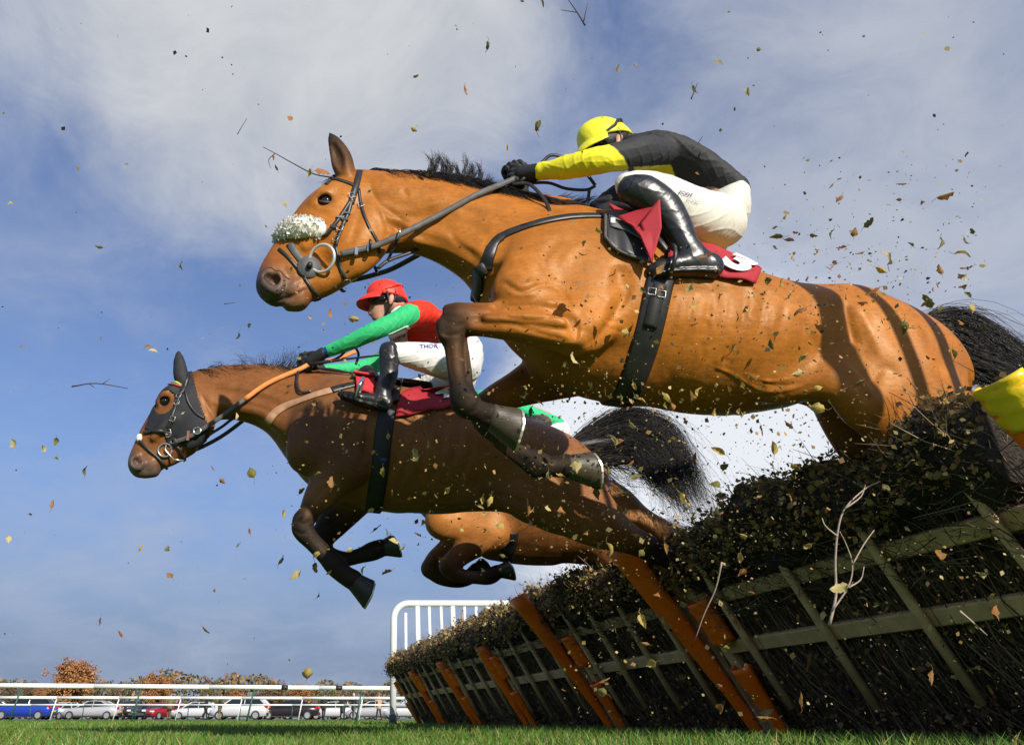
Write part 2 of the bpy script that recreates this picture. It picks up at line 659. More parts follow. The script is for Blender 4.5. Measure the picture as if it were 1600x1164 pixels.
def ribbon(mb, pts, nrm, w, th=0.004, side=None):
    """a strap with thickness: pts on the surface, nrm the surface normals, w width (number or list)"""
    k = len(pts)
    ww = w if isinstance(w, (list, tuple)) else [w] * k
    v, f = [], []
    for i in range(k):
        p, n = Vector(pts[i]), Vector(nrm[i]).normalized()
        d = (Vector(pts[min(i + 1, k - 1)]) - Vector(pts[max(i - 1, 0)])).normalized()
        x = d.cross(n).normalized()
        h = ww[i] / 2
        v += [p - x * h, p - x * h * 0.8 + n * th, p + x * h * 0.8 + n * th, p + x * h]
    for i in range(k - 1):
        a = i * 4
        for j in range(4):
            f.append((a + j, a + (j + 1) % 4, a + 4 + (j + 1) % 4, a + 4 + j))
    f += [(3, 2, 1, 0), tuple((k - 1) * 4 + j for j in range(4))]
    mb.add(v, f)
    return mb

def smooth_px(pp, sub=6):
    return catmull([(p[0], p[1]) for p in pp], sub)

def strap_on(body, pp, w, m, name, parent, th=0.004, off=0.001, sub=6, both=False):
    """strap laid over a body along a line traced from the photograph, sitting on its surface"""
    P, N = [], []
    for q in smooth_px(pp, sub):
        p, n = body.cast(q[0], q[1], off)
        if p is not None:
            P.append(p); N.append(n)
    if len(P) < 2:
        return None
    mb = MB()
    ribbon(mb, P, N, w, th)
    if both:                                   # the same strap on the animal's far side
        fr = body.fr
        P2, N2 = [], []
        for p, n in zip(P, N):
            q = fr.loc(np.array(p)); q[1] = -q[1]
            m_ = np.array(n) @ fr.M.T; m_[1] = -m_[1]
            P2.append(Vector(fr.wld(q))); N2.append(Vector(m_ @ fr.M))
        mb2 = MB()
        ribbon(mb2, P2[::-1], N2[::-1], w[::-1] if isinstance(w, list) and len(w) == len(P2) else w, th)
        mb2.build(name, m, parent, True)
    return mb.build(name, m, parent, True)

def free_strap(pts, w, m, name, parent, th=0.004, face=None, sub=6):
    """strap hanging in the air through world points; its flat side turned towards face"""
    P = [Vector(p) for p in catmull(pts, sub)]
    fdir = Vector(face) if face is not None else None
    N = []
    for p in P:
        n = fdir if fdir is not None else Vector((0, -1, -0.3))
        N.append(n.normalized())
    mb = MB()
    ribbon(mb, P, N, w, th)
    return mb.build(name, m, parent, True)

def sculpt(fr, lines):
    """raise or sink the skin along traced lines, alike on both sides: (points px, width px, height m)"""
    def f(V, Q):
        N = vnormals(V, Q)
        A = V.copy(); A[:, 1] = np.abs(A[:, 1])
        q = fr.wld(A) - CAM
        dep = q[:, 1] * CP + q[:, 2] * SP
        px, py = PCX + FPX * q[:, 0] / dep, PCY - FPX * (-q[:, 1] * SP + q[:, 2] * CP) / dep
        Na = N.copy(); Na[:, 1] *= np.where(V[:, 1] < 0, -1, 1)
        vd = q / np.linalg.norm(q, axis=1)[:, None]
        facing = np.clip(-(Na @ fr.M * vd).sum(1) * 2.5, 0, 1)
        h = np.zeros(len(V))
        for ln in lines:
            pts, w, amp = ln[:3]
            minb = ln[3] if len(ln) > 3 else 0.0
            P = np.array(catmull(pts, 5))
            ii = np.nonzero((px > P[:, 0].min() - 3 * w) & (px < P[:, 0].max() + 3 * w) & (py > P[:, 1].min() - 3 * w) & (py < P[:, 1].max() + 3 * w) & (A[:, 1] > minb))[0]
            if len(ii) == 0: continue
            d = np.full(len(ii), 1e9); tt = np.zeros(len(ii))
            x, y = px[ii], py[ii]
            n = len(P) - 1
            for k, (a, b) in enumerate(zip(P[:-1], P[1:])):
                e = b - a
                t = np.clip(((x - a[0]) * e[0] + (y - a[1]) * e[1]) / (e @ e + 1e-9), 0, 1)
                dd = np.hypot(x - a[0] - e[0] * t, y - a[1] - e[1] * t)
                m = dd < d
                d[m] = dd[m]; tt[m] = (k + t[m]) / n
            fade = np.clip(np.minimum(tt, 1 - tt) * 5, 0, 1)
            h[ii] += amp * np.exp(-(d / w) ** 2) * fade
        return V + N * (h * facing)[:, None]
    return f
# ---------------------------------------------------------------- ground
def ground_mat():
    m = bpy.data.materials.new('turf')
    m.use_nodes = True
    N, L = m.node_tree.nodes, m.node_tree.links
    p = N['Principled BSDF']
    p.inputs['Roughness'].default_value = .9
    p.inputs['Specular IOR Level'].default_value = .15
    tc = N.new('ShaderNodeTexCoord')
    a = N.new('ShaderNodeTexNoise'); a.inputs['Scale'].default_value = 1.3; a.inputs['Detail'].default_value = 8
    b = N.new('ShaderNodeTexNoise'); b.inputs['Scale'].default_value = 60; b.inputs['Detail'].default_value = 4
    for t in (a, b): L.new(tc.outputs['Object'], t.inputs['Vector'])
    r = N.new('ShaderNodeValToRGB')
    r.color_ramp.elements[0].position, r.color_ramp.elements[0].color = .3, (.05, .12, .014, 1)
    r.color_ramp.elements[1].position, r.color_ramp.elements[1].color = .7, (.11, .22, .026, 1)
    ad = N.new('ShaderNodeMath'); ad.operation = 'ADD'
    mu = N.new('ShaderNodeMath'); mu.operation = 'MULTIPLY'; mu.inputs[1].default_value = .5
    L.new(a.outputs['Fac'], ad.inputs[0]); L.new(b.outputs['Fac'], ad.inputs[1]); L.new(ad.outputs[0], mu.inputs[0])
    L.new(mu.outputs[0], r.inputs[0]); L.new(r.outputs[0], p.inputs['Base Color'])
    bp = N.new('ShaderNodeBump'); bp.inputs['Strength'].default_value = .8; bp.inputs['Distance'].default_value = .02
    L.new(b.outputs['Fac'], bp.inputs['Height']); L.new(bp.outputs[0], p.inputs['Normal'])
    return m
TURF = ground_mat()
tag(mesh('ground', [(-900, -60, 0), (900, -60, 0), (900, 1500, 0), (-900, 1500, 0)], [(0, 1, 2, 3)], TURF, smooth=False), kind='structure')
gravel = mat('car_park_gravel', (.20, .18, .14), .95, noise=(3, .3, 8), bump=(40, .5, .02))
tag(mesh('car_park', [(-120, 62, .004), (120, 62, .004), (120, 118, .004), (-120, 118, .004)], [(0, 1, 2, 3)], gravel, smooth=False), kind='structure')

def blades():
    V, F, C = [], [], []
    bands = [(1.3, 2.6, 9000, .0052), (2.6, 4.2, 26000, .0052), (4.2, 7.0, 34000, .0065), (7.0, 12, 30000, .010), (12, 24, 22000, .018)]
    nv = 0
    for y0, y1, n, w0 in bands:
        y = np.sqrt(rng.uniform(y0 ** 2, y1 ** 2, n))
        x = rng.uniform(-.62, .98, n) * (y * .93 + .15)
        hgt = rng.uniform(.022, .058, n) * (1 + .3 * np.sin(x * 2.3 + y * 1.7))
        az = rng.uniform(0, 2 * np.pi, n)
        ln = rng.uniform(.1, 1.0, n) * hgt
        la = rng.uniform(0, 2 * np.pi, n)
        w = w0 * rng.uniform(.6, 1.2, n)
        dx, dy = np.cos(az) * w / 2, np.sin(az) * w / 2
        ox, oy = np.cos(la) * ln, np.sin(la) * ln
        z0 = np.zeros(n)
        P = np.stack([np.stack([x - dx, y - dy, z0], 1), np.stack([x + dx, y + dy, z0], 1),
                      np.stack([x + dx * .8 + ox * .35, y + dy * .8 + oy * .35, hgt * .6], 1), np.stack([x - dx * .8 + ox * .35, y - dy * .8 + oy * .35, hgt * .6], 1),
                      np.stack([x + ox, y + oy, hgt], 1)], 1).reshape(-1, 3)
        b = nv + np.arange(n) * 5
        F.append(np.stack([b, b + 1, b + 2, b + 3], 1))
        F.append(np.stack([b + 3, b + 2, b + 4, b + 4], 1))
        base = np.stack([rng.uniform(.08, .17, n), rng.uniform(.155, .28, n), rng.uniform(.018, .045, n)], 1)
        dry = rng.random(n) < .12
        base[dry] = np.stack([rng.uniform(.25, .40, dry.sum()), rng.uniform(.27, .36, dry.sum()), rng.uniform(.09, .14, dry.sum())], 1)
        C.append(np.repeat(base, 5, 0))
        V.append(P); nv += n * 5
    F = np.concatenate(F)
    V, C = np.concatenate(V), np.concatenate(C)
    me = bpy.data.meshes.new('grass')
    quads = F[F[:, 2] != F[:, 3]]
    tris = F[F[:, 2] == F[:, 3]][:, :3]
    me.vertices.add(len(V)); me.vertices.foreach_set('co', V.astype(np.float32).ravel())
    lp = np.concatenate([quads.ravel(), tris.ravel()]).astype(np.int32)
    me.loops.add(len(lp)); me.loops.foreach_set('vertex_index', lp)
    st = np.concatenate([np.arange(len(quads)) * 4, len(quads) * 4 + np.arange(len(tris)) * 3]).astype(np.int32)
    me.polygons.add(len(st)); me.polygons.foreach_set('loop_start', st)
    me.update(calc_edges=True)
    ca = me.color_attributes.new('Col', 'FLOAT_COLOR', 'POINT')
    cc = np.ones((len(V), 4), np.float32); cc[:, :3] = C
    ca.data.foreach_set('color', cc.ravel())
    o = link('grass', me, None, leaf_shader(mat('grass_blade', rough=.55, spec=.3, attr='Col'), .25), False)
    tag(o, 'short green turf grass in the foreground', 'grass', kind='stuff')
blades()

# ---------------------------------------------------------------- hurdles
wood = mat('pale_wood', (.62, .42, .20), .75, noise=(14, .25, 6), bump=(60, .35, .004, (1, 6, 1)))
orange = mat('orange_vinyl', (.98, .18, .005), .42, spec=.4, noise=(7, .14, 5), bump=(9, .25, .02))
yellow = mat('yellow_vinyl', (.85, .58, .02), .30, spec=.5, noise=(9, .08, 4), bump=(22, .4, .012))
twig_m = mat('birch_twig', rough=.8, attr='Col')
leaf_m = leaf_shader(mat('birch_leaf', rough=.6, spec=.3, attr='Col'))
core_m = mat('dark_birch_core', (.030, .021, .013), .95, noise=(60, .6, 4), bump=(90, 1, .02))  # dark colour of the solid core that blocks light in the brush

HE = Vector((-.1748, .9846, 0))                    # along the hurdle line, away from the camera
HL = Vector((-.9846, -.1748, 0))                   # towards landing
HB = Vector((1.86, 4.3, 0))                        # base of the line at y = 4.3
LEAN = .55 / .95
HU = Vector((HL.x * .55, HL.y * .55, .95)).normalized()   # up the leaning face
HN = (HE.cross(HU)).normalized()
if HN.dot(HL) < 0: HN = -HN                        # out of the landing-side face

def hp(s, q, n=0.0):
    """s along the line (0 at y=4.3), q up the face, n out of the face"""
    return HB + HE * s + HU * q + HN * n

LEAFCOL = [(.30, .24, .06), (.40, .30, .10), (.22, .22, .05), (.16, .17, .04), (.42, .27, .12), (.12, .13, .035), (.30, .17, .06), (.48, .40, .20)]

def leaf_batch(P, size, cols=None, up=None, curl=.35, seed=0):
    """many small pointed leaves: 6 verts, 2 quads each, folded on the midrib"""
    g = np.random.default_rng(seed)
    n = len(P)
    A = g.normal(size=(n, 3)); A /= np.linalg.norm(A, axis=1)[:, None]
    B = g.normal(size=(n, 3)); B -= (B * A).sum(1)[:, None] * A; B /= np.linalg.norm(B, axis=1)[:, None]
    Cn = np.cross(A, B)
    L = (size * g.uniform(.6, 1.25, n)).reshape(-1, 1)
    Wd = L * g.uniform(.30, .46, (n, 1))
    cu = L * g.uniform(-curl, curl, (n, 1))
    base, tip = P - A * L * .5, P + A * L * .5 + Cn * cu
    l1, l2 = P - A * L * .12 + B * Wd + Cn * cu * .6, P + A * L * .2 + B * Wd * .55 + Cn * cu * .5
    r1, r2 = P - A * L * .12 - B * Wd + Cn * cu * .6, P + A * L * .2 - B * Wd * .55 + Cn * cu * .5
    V = np.stack([base, l1, l2, tip, r2, r1], 1).reshape(-1, 3)
    i = np.arange(n) * 6
    F = np.concatenate([np.stack([i, i + 1, i + 2, i + 3], 1), np.stack([i, i + 3, i + 4, i + 5], 1)])
    pal = np.array(cols if cols is not None else LEAFCOL)
    c = pal[g.integers(0, len(pal), n)] * g.uniform(.6, 1.2, (n, 1))
    return V, F, np.repeat(c, 6, 0)

def twig_batch(P0, P1, r, bend=.05, seed=0, cols=((.05, .035, .022), (.09, .065, .045), (.03, .02, .014))):
    """thin three-sided twigs, three rings each"""
    g = np.random.default_rng(seed)
    n = len(P0)
    D = P1 - P0
    Ln = np.linalg.norm(D, axis=1)[:, None]
    Dn = D / Ln
    X = np.cross(Dn, g.normal(size=(n, 3))); X /= np.linalg.norm(X, axis=1)[:, None]
    Y = np.cross(Dn, X)
    mid = (P0 + P1) / 2 + X * Ln * g.uniform(-bend, bend, (n, 1))
    V = []
    for P, k in ((P0, 1.0), (mid, .8), (P1, .35)):
        for a in (0, 2.094, 4.189):
            V.append(P + (X * math.cos(a) + Y * math.sin(a)) * (r * k)[:, None])
    V = np.stack(V, 1).reshape(-1, 3)
    i = np.arange(n) * 9
    F = []
    for q in (0, 3):
        for j in range(3):
            F.append(np.stack([i + q + j, i + q + (j + 1) % 3, i + q + 3 + (j + 1) % 3, i + q + 3 + j], 1))
    pal = np.array(cols)
    c = pal[g.integers(0, len(pal), n)] * g.uniform(.5, 1.5, (n, 1))
    return V, np.concatenate(F), np.repeat(c, 9, 0)

def H3(s, q, n):
    s, q, n = np.asarray(s)[:, None], np.asarray(q)[:, None], np.asarray(n)[:, None]
    return np.array(HB)[None] + np.array(HE)[None] * s + np.array(HU)[None] * q + np.array(HN)[None] * n

def pad(mb, s, q0, q1, r0, r1, n0=.05, n1=None, a0=-100, a1=100, slump=0.0, th=.012):
    """padded half-round guard running up the face"""
    K, Q = 10, 12
    v, f = [], []
    for i in range(Q + 1):
        t = i / Q
        q = q0 + (q1 - q0) * t
        r = r0 + (r1 - r0) * t
        wv = .006 * math.sin(t * 19 + s * 7) + .004 * math.sin(t * 41)
        nn0 = n0 if n1 is None else n0 + (n1 - n0) * t ** 1.5
        for layer in (0, 1):
            for j in range(K + 1):
                a = R(a0 + (a1 - a0) * j / K)
                rr = (r + wv * math.sin(j * 1.1)) - layer * th
                v.append(hp(s + math.sin(a) * rr, q, nn0 + math.cos(a) * rr * .8))
    W = 2 * (K + 1)
    for i in range(Q):
        for j in range(K):
            a = i * W + j
            f.append((a, a + 1, a + W + 1, a + W))
            b = a + K + 1
            f.append((b + 1, b, b + W, b + W + 1))
        for e in (0, K):
            a = i * W + e
            f.append((a, a + W, a + W + K + 1, a + K + 1) if e == 0 else (a + K + 1, a + W + K + 1, a + W, a))
    for i in (0, Q):
        for j in range(K):
            a = i * W + j
            f.append((a, a + K + 1, a + K + 2, a + 1) if i == 0 else (a + 1, a + K + 2, a + K + 1, a))
    mb.add(v, f)
    return mb

def hurdle(i, y0, y1, label, detail):
    s0, s1 = (y0 - 4.3) / HE.y, (y1 - 4.3) / HE.y
    e = empty('hurdle', hp((s0 + s1) / 2, 0), label, 'hurdle', 'hurdles in one line across the course')
    ln = s1 - s0
    g = random.Random(40 + i)
    m = 0.06
    # frame
    for q, w in ((.50, .066), (.765, .066)):
        MB().bar(hp(s0 + m, q + g.uniform(-.01, .01), .015), hp(s1 - m, q + g.uniform(-.01, .01), .015), .035, w, HU, .006).build('rail', wood, e)
    k = 4
    for j in range(k):
        s = s0 + ln * (j + .62 + g.uniform(-.06, .06)) / (k + .25)
        ds = g.uniform(-.05, .05)
        MB().tube([hp(s + ds, .20 + g.uniform(-.03, .03), .052), hp(s + ds * .5, .55, .056), hp(s, 1.0, .056)], [.017, .0195, .017], 7).build('slat', wood, e, True)
    for s in (s0 + .05, s1 - .05):
        MB().bar(hp(s, -.05, .01), hp(s, 1.05, .01), .07, .05, HN, .006).build('end_post', wood, e)
    # guards: the near one full length, the far one in two pieces with the post showing
    g1 = MB(); pad(g1, s0 + .055, .02, (1.13, 1.19, 1.18, .90, .88, .88)[i], .03, .105 if i else .070, .05, .15 if i in (1, 2) else .05)
    pa = g1.build('guard_pad', orange, e, True)
    if i == 0:
        MB_ = MB(); pad(MB_, s0 + .055, 1.0, 1.145, .072, .076, .05); MB_.build('yellow_cap', yellow, pa, True)
    g2 = MB(); pad(g2, s1 - .13, .55, .78, .075, .085, .045); g2.build('guard_pad', orange, e, True)
    g3 = MB(); pad(g3, s1 - .12, .06, .42, .03, .07, .045); g3.build('guard_pad', orange, e, True)
    # dark solid core added inside the birch behind the frame to block light
    s0_, ln_ = s0, ln
    if i == 0: s0 += .20; ln -= .20
    Q, K = 26, max(8, int(ln / .07))
    prof = []
    V, F = [], []
    gg = np.random.default_rng(90 + i)
    ring = [(.0, -.05), (.0, -.22), (.6, -.24), (.95, -.25), (1.06, -.20), (1.10, -.07), (1.06, .05), (.96, .09), (.86, .06), (.80, -.01), (.55, -.045), (.25, -.05)]
    def rag(s): return .030 * math.sin(s * 5.3 + i) + .024 * math.sin(s * 13.1 + 2 * i) + .016 * math.sin(s * 29 + i)
    ragv = lambda s: .030 * np.sin(s * 5.3 + i) + .024 * np.sin(s * 13.1 + 2 * i) + .016 * np.sin(s * 29 + i)
    for a in range(K + 1):
        s = s0 + .04 + (ln - .08) * a / K
        for (q, n) in ring:
            w = 1 if q > .7 else .35
            V.append(hp(s, q + gg.normal() * .018 * w + (rag(s) if q > .9 else (rag(s + 9) * .9 if q > .78 else 0)), n + gg.normal() * .020 * w))
    nr = len(ring)
    for a in range(K):
        for j in range(nr):
            F.append((a * nr + j, a * nr + (j + 1) % nr, (a + 1) * nr + (j + 1) % nr, (a + 1) * nr + j))
    F.append(tuple(range(nr))); F.append(tuple(K * nr + j for j in range(nr - 1, -1, -1)))
    tag(mesh('birch_light_block', V, F, core_m, e, False), kind='stuff')
    # stems standing in front of the core, twigs bristling out of the top
    n1 = int(1500 * detail * ln)
    s = gg.uniform(s0 + .03, s1 - .03, n1)
    q0 = gg.uniform(-.02, .45, n1); L = gg.uniform(.25, .75, n1)
    n_ = gg.uniform(-.07, -.015, n1)
    T = [twig_batch(H3(s, q0, n_), H3(s + gg.normal(0, .13, n1), np.minimum(q0 + L, 1.0), n_ + gg.uniform(-.02, .04, n1)), gg.uniform(.0014, .0044  , n1), .10, i, ((.13, .085, .05), (.22, .15, .09), (.07, .045, .028), (.28, .19, .11)))]
    n2 = int(2000 * detail * ln)
    s = gg.uniform(s0 + .02, s1 - .02, n2)
    q0 = gg.uniform(.66, 1.06, n2) + ragv(s); n0 = gg.uniform(-.20, .10, n2)
    dn = gg.uniform(-.06, .12, n2); dq = gg.uniform(-.04, .20, n2) * np.where(q0 > .95, .9, .6)
    T.append(twig_batch(H3(s, q0, n0), H3(s + gg.normal(0, .07, n2), q0 + dq, n0 + dn), gg.uniform(.0009, .0026, n2), .10, i + 9, ((.09, .065, .04), (.16, .12, .075), (.05, .035, .022), (.24, .18, .11))))
    nv = 0
    VV, FF, CC = [], [], []
    for v, f, c in T:
        VV.append(v); FF.append(f + nv); CC.append(c); nv += len(v)
    tag(np_mesh('birch_twigs', np.concatenate(VV), np.concatenate(FF), twig_m, e, False, np.concatenate(CC)), kind='stuff')
    n3, n4 = int(2900 * detail * ln), int(1700 * detail * ln)
    s = gg.uniform(s0, s1, n3); th = gg.uniform(-.25, 3.6, n3)
    # leafy head: on the rounded outside of the top bundle
    ou = gg.uniform(.62, 1.12, n3) + np.where(gg.random(n3) < .10, gg.uniform(0, .4, n3), 0)
    P = H3(s, .95 + np.sin(th) * .175 * ou + ragv(s), -.06 + np.cos(th) * .19 * ou)
    dark = [(.26, .19, .06), (.36, .27, .08), (.20, .11, .05), (.48, .36, .11), (.30, .15, .06), (.58, .44, .17), (.17, .13, .045), (.42, .24, .10)]
    v1, f1, c1 = leaf_batch(P, (.026 if detail > .6 else .034) * gg.uniform(.5, 1.35, n3), dark, seed=i + 31)
    s = gg.uniform(s0, s1, n4)
    P = H3(s, gg.uniform(.0, .78, n4), gg.uniform(-.04, .01, n4))
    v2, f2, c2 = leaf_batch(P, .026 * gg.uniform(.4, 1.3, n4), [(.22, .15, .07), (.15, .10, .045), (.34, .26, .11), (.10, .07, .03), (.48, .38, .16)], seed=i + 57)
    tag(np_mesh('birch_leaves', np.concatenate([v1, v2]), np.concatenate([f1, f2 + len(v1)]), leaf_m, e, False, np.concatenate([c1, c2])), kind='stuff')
    return e

YS = [2.05, 4.3, 6.1, 8.0, 9.9, 11.8, 13.7]
HLAB = ['nearest birch hurdle at right with a yellow cap on its orange guard', 'second birch hurdle from the camera, starting at the long leaning orange guard',
        'third birch hurdle from the camera, below the trailing hooves', 'fourth birch hurdle from the camera in the leaning line',
        'fifth birch hurdle from the camera in the leaning line', 'farthest birch hurdle, at the left end beside the white wing']
HLAB.insert(5, 'last birch hurdle but one before the white wing')
for i in range(6):
    hurdle(i, YS[i], YS[i + 1] - .03, HLAB[i] if i < 5 else HLAB[6], [1.0, .8, .6, .5, .45, .45][i])

# ---------------------------------------------------------------- white wing panels of tube
white_pvc = mat('white_plastic', (.78, .78, .76), .38, noise=(5, .05, 4))
grey_foot = mat('grey_rubber', (.10, .10, .10), .8)
def wing(name, A, B, label, hgt=1.97, n=15, r=.058, grp='white wing panels beside the hurdles'):
    A, B = Vector(A), Vector(B)
    e = empty(name, A, label, 'wing panel', grp)
    up = Vector((0, 0, 1))
    d = (B - A).normalized()
    rad = .26
    pts = [A + up * .0, A + up * (hgt - rad)]
    for k in range(1, 9):
        a = R(90 * k / 8)
        pts.append(A + d * (rad - math.cos(a) * rad) + up * (hgt - rad + math.sin(a) * rad))
    for k in range(0, 9):
        a = R(90 * k / 8)
        pts.append(B - d * (rad - math.sin(a) * rad) + up * (hgt - rad + math.cos(a) * rad))
    pts.append(B)
    MB().tube(pts, r, 12).build('frame', white_pvc, e, True)
    L = (B - A).length
    g = random.Random(5)
    for k in range(1, n):
        s = L * k / n
        w = .046 if k % 3 == 2 else .028
        sk = g.uniform(-.05, .05)
        top = hgt - r * .9 if rad < s < L - rad else hgt - .16
        MB().tube([A + d * (s + sk) + up * .30, A + d * s + up * top], w, 8).build('bar', white_pvc, e, True)
    MB().tube([A + d * .05 + up * .30, B - d * .05 + up * .30], .04, 10).build('bottom_rail', white_pvc, e, True)
    for P in (A, B):
        MB().tube([P, P + up * .16], r + .006, 12).build('foot', grey_foot, e, True)
    MB().bar(A + up * .02 - Vector((0, .3, 0)), A + up * .02 + Vector((0, .3, 0)), .08, .04).build('base_plate', grey_foot, e)
    return e
wa = at_y(614, 1130, 14.35); wb = at_y(905, 1130, 14.35)
wing('wing_panel', (wa[0], 14.35, 0), (wb[0], 14.35, 0), 'white tubular wing panel standing behind the far end of the hurdles')

# ---------------------------------------------------------------- running rails
green_post = mat('green_paint', (.02, .085, .06), .5)
joint_m = mat('black_joint', (.02, .02, .02), .5)
def running_rail(A, B, z, thick, n, post_m, label, joints=(), lean=0.0, deep=.06, offs=0.0):
    A, B = Vector((*A, 0)), Vector((*B, 0))
    e = empty('running_rail', A.lerp(B, .5), label, 'rail', 'white rails of the course')
    d = (B - A)
    L = d.length; d.normalize()
    prof = [(math.cos(a) * deep, math.sin(a) * thick / 2) for a in [2 * math.pi * k / 12 for k in range(12)]]
    nrm = Vector((-d.y, d.x, 0))
    ks = max(2, n)
    for k in range(ks):
        a, b = A + d * (L * k / ks), A + d * (L * (k + 1) / ks - .012)
        v = [p + nrm * q[0] + Vector((0, 0, z + q[1])) for p in (a, b) for q in prof]
        f = [(i, (i + 1) % 12, (i + 1) % 12 + 12, i + 12) for i in range(12)] + [tuple(range(11, -1, -1)), tuple(range(12, 24))]
        MB().add(v, f).build('rail', white_pvc, e, True)
        P = A + d * (L * (k + offs) / ks)
        MB().tube([P + d * (-lean), P + Vector((0, 0, z - thick / 2))], .032, 8).build('post', post_m, e, True)
    for s in joints:
        P = A + d * s
        MB().tube([P - d * .12 + Vector((0, 0, z)), P + d * .12 + Vector((0, 0, z))], thick / 2 + .006, 12).build('joint', joint_m, e, True)
    return e
pa, pb = at_y(-260, 1122, 28.4), at_y(1500, 1122, 37.5)
r1a, r1b = (pa[0], 28.4), (pb[0], 37.5)
LR = math.hypot(r1b[0] - r1a[0], r1b[1] - r1a[1])
ja, jb = at_y(445, 1073, 31.4), at_y(530, 1073, 31.8)
running_rail(r1a, r1b, 1.16, .155, 11, green_post, 'nearest white running rail on green posts across the left background', joints=(math.hypot(ja[0] - r1a[0], 31.4 - r1a[1]), math.hypot(jb[0] - r1a[0], 31.8 - r1a[1])), lean=.18, offs=.4)
running_rail((-40, 45.5), (38, 51), 1.16, .15, 23, white_pvc, 'second white rail on white posts in front of the car park', lean=.18)
running_rail((-50, 56), (48, 60), 0.94, .10, 28, green_post, 'lower white rail on thin green posts nearest the parked cars')
# ---------------------------------------------------------------- parked cars
glass = mat('car_glass', (.012, .015, .018), .08, spec=.7)
tyre_m = mat('tyre', (.015, .015, .015), .85)
rim_m = mat('alloy', (.55, .56, .58), .3, metal=.7)
lamp_m = mat('head_lamp', (.7, .72, .75), .1, spec=.8)
tail_m = mat('tail_lamp', (.45, .01, .01), .25)
trim_m = mat('black_trim', (.02, .02, .02), .6)
CARST = {  # x from nose, (bonnet, screen base, roof start, roof end, tail top), heights
    'hatch': dict(L=4.1, H=1.48, nose=.72, bon=.98, xs=1.05, xr=1.85, xe=3.35, xt=3.95, tail=1.02),
    'suv': dict(L=4.45, H=1.66, nose=.80, bon=1.08, xs=1.10, xr=1.85, xe=3.75, xt=4.35, tail=1.10),
    'saloon': dict(L=4.7, H=1.44, nose=.68, bon=.94, xs=1.30, xr=2.15, xe=3.25, xt=4.05, tail=1.04),
    'estate': dict(L=4.6, H=1.47, nose=.68, bon=.94, xs=1.25, xr=2.05, xe=4.0, xt=4.5, tail=1.00)}
CARMESH = {}
def car_meshes(style):
    if style in CARMESH: return CARMESH[style]
    c = CARST[style]
    L, H = c['L'], c['H']
    W = .88
    # lower body: stations along the length, ring of points
    st = [(0, .42, .62, .62), (.08, .30, c['nose'] - .06, .76), (.5, .24, c['nose'] + .10, .85), (c['xs'], .22, c['bon'], W), (L * .5, .22, c['bon'] + .03, W), (c['xt'] - .25, .24, c['tail'], W - .01), (L - .12, .30, c['tail'] - .02, .82), (L, .42, .80, .72)]
    v, f = [], []
    for x, zb, zt, w in st:
        mid = (zb + zt) / 2 + .06
        v += [(x, -w * .94, zb), (x, -w, mid), (x, -w * .93, zt), (x, 0, zt + .025), (x, w * .93, zt), (x, w, mid), (x, w * .94, zb), (x, 0, zb)]
    for i in range(len(st) - 1):
        for j in range(8):
            f.append((i * 8 + j, (i + 1) * 8 + j, (i + 1) * 8 + (j + 1) % 8, i * 8 + (j + 1) % 8))
    f.append(tuple(range(8))); f.append(tuple((len(st) - 1) * 8 + j for j in range(7, -1, -1)))
    body = (v, f)
    # cabin glass as one volume, roof on top of it, pillars over it
    zb = c['bon'] - .02
    cab = [(c['xs'], zb), (c['xr'], H - .05), (c['xe'], H - .05), (c['xt'], c['tail'] - .02)]
    vg = []
    for (x, z), k in zip(cab, (.86, .68, .68, .82)):
        vg += [(x, -k, z), (x, k, z)]
    fg = [(0, 1, 3, 2), (4, 5, 7, 6), (0, 2, 4, 6), (1, 7, 5, 3), (2, 3, 5, 4), (0, 6, 7, 1)]
    rf = MB()
    xs = [c['xr'] - .08, c['xr'] + .25, (c['xr'] + c['xe']) / 2, c['xe'] - .2, c['xe'] + .06]
    vr, fr_ = [], []
    for x, dz in zip(xs, (-.045, -.01, .0, -.01, -.05)):
        for y, z in ((-.73, -.05), (-.66, -.008), (0, .012), (.66, -.008), (.73, -.05)):
            vr.append((x, y, H + z + dz))
        for y in (.6, 0, -.6):
            vr.append((x, y, H - .075 + dz * .5))
    for i in range(4):
        for j in range(8):
            fr_.append((i * 8 + j, (i + 1) * 8 + j, (i + 1) * 8 + (j + 1) % 8, i * 8 + (j + 1) % 8))
    fr_.append(tuple(range(8))); fr_.append(tuple(4 * 8 + j for j in range(7, -1, -1)))
    rf.add(vr, fr_)
    for s in (-1, 1):
        xm = (c['xr'] + c['xe']) / 2 - .1
        rf.bar((c['xs'] - .02, s * .865, zb), (c['xr'], s * .70, H - .04), .05, .07)
        rf.bar((xm, s * .875, zb), (xm + .02, s * .70, H - .05), .07, .05, (1, 0, 0))
        rf.bar((c['xt'] - .02, s * .835, c['tail'] - .02), (c['xe'] + .02, s * .70, H - .05), .05, .15)
    wh = {}
    tv = MB().tube([(0, -.11, 0), (0, -.09, 0), (0, .09, 0), (0, .11, 0)], [.29, .325, .325, .29], 18)
    rm = MB().tube([(0, -.118, 0), (0, .118, 0)], .215, 18)
    rs = []
    def me(nm, mb, m, sm=False):
        d = bpy.data.meshes.new(nm)
        d.from_pydata([tuple(p) for p in mb.v], [], mb.f)
        d.materials.append(m)
        if sm: d.polygons.foreach_set('use_smooth', [True] * len(d.polygons))
        return d
    hl = MB().box((.17, -.60, c['nose'] - .02), (.34, .30, .12)); hl2 = MB().box((.17, .60, c['nose'] - .02), (.34, .30, .12))
    tl = MB().box((L - .10, -.70, c['tail'] - .16), (.24, .26, .18)); tl2 = MB().box((L - .10, .70, c['tail'] - .16), (.24, .26, .18))
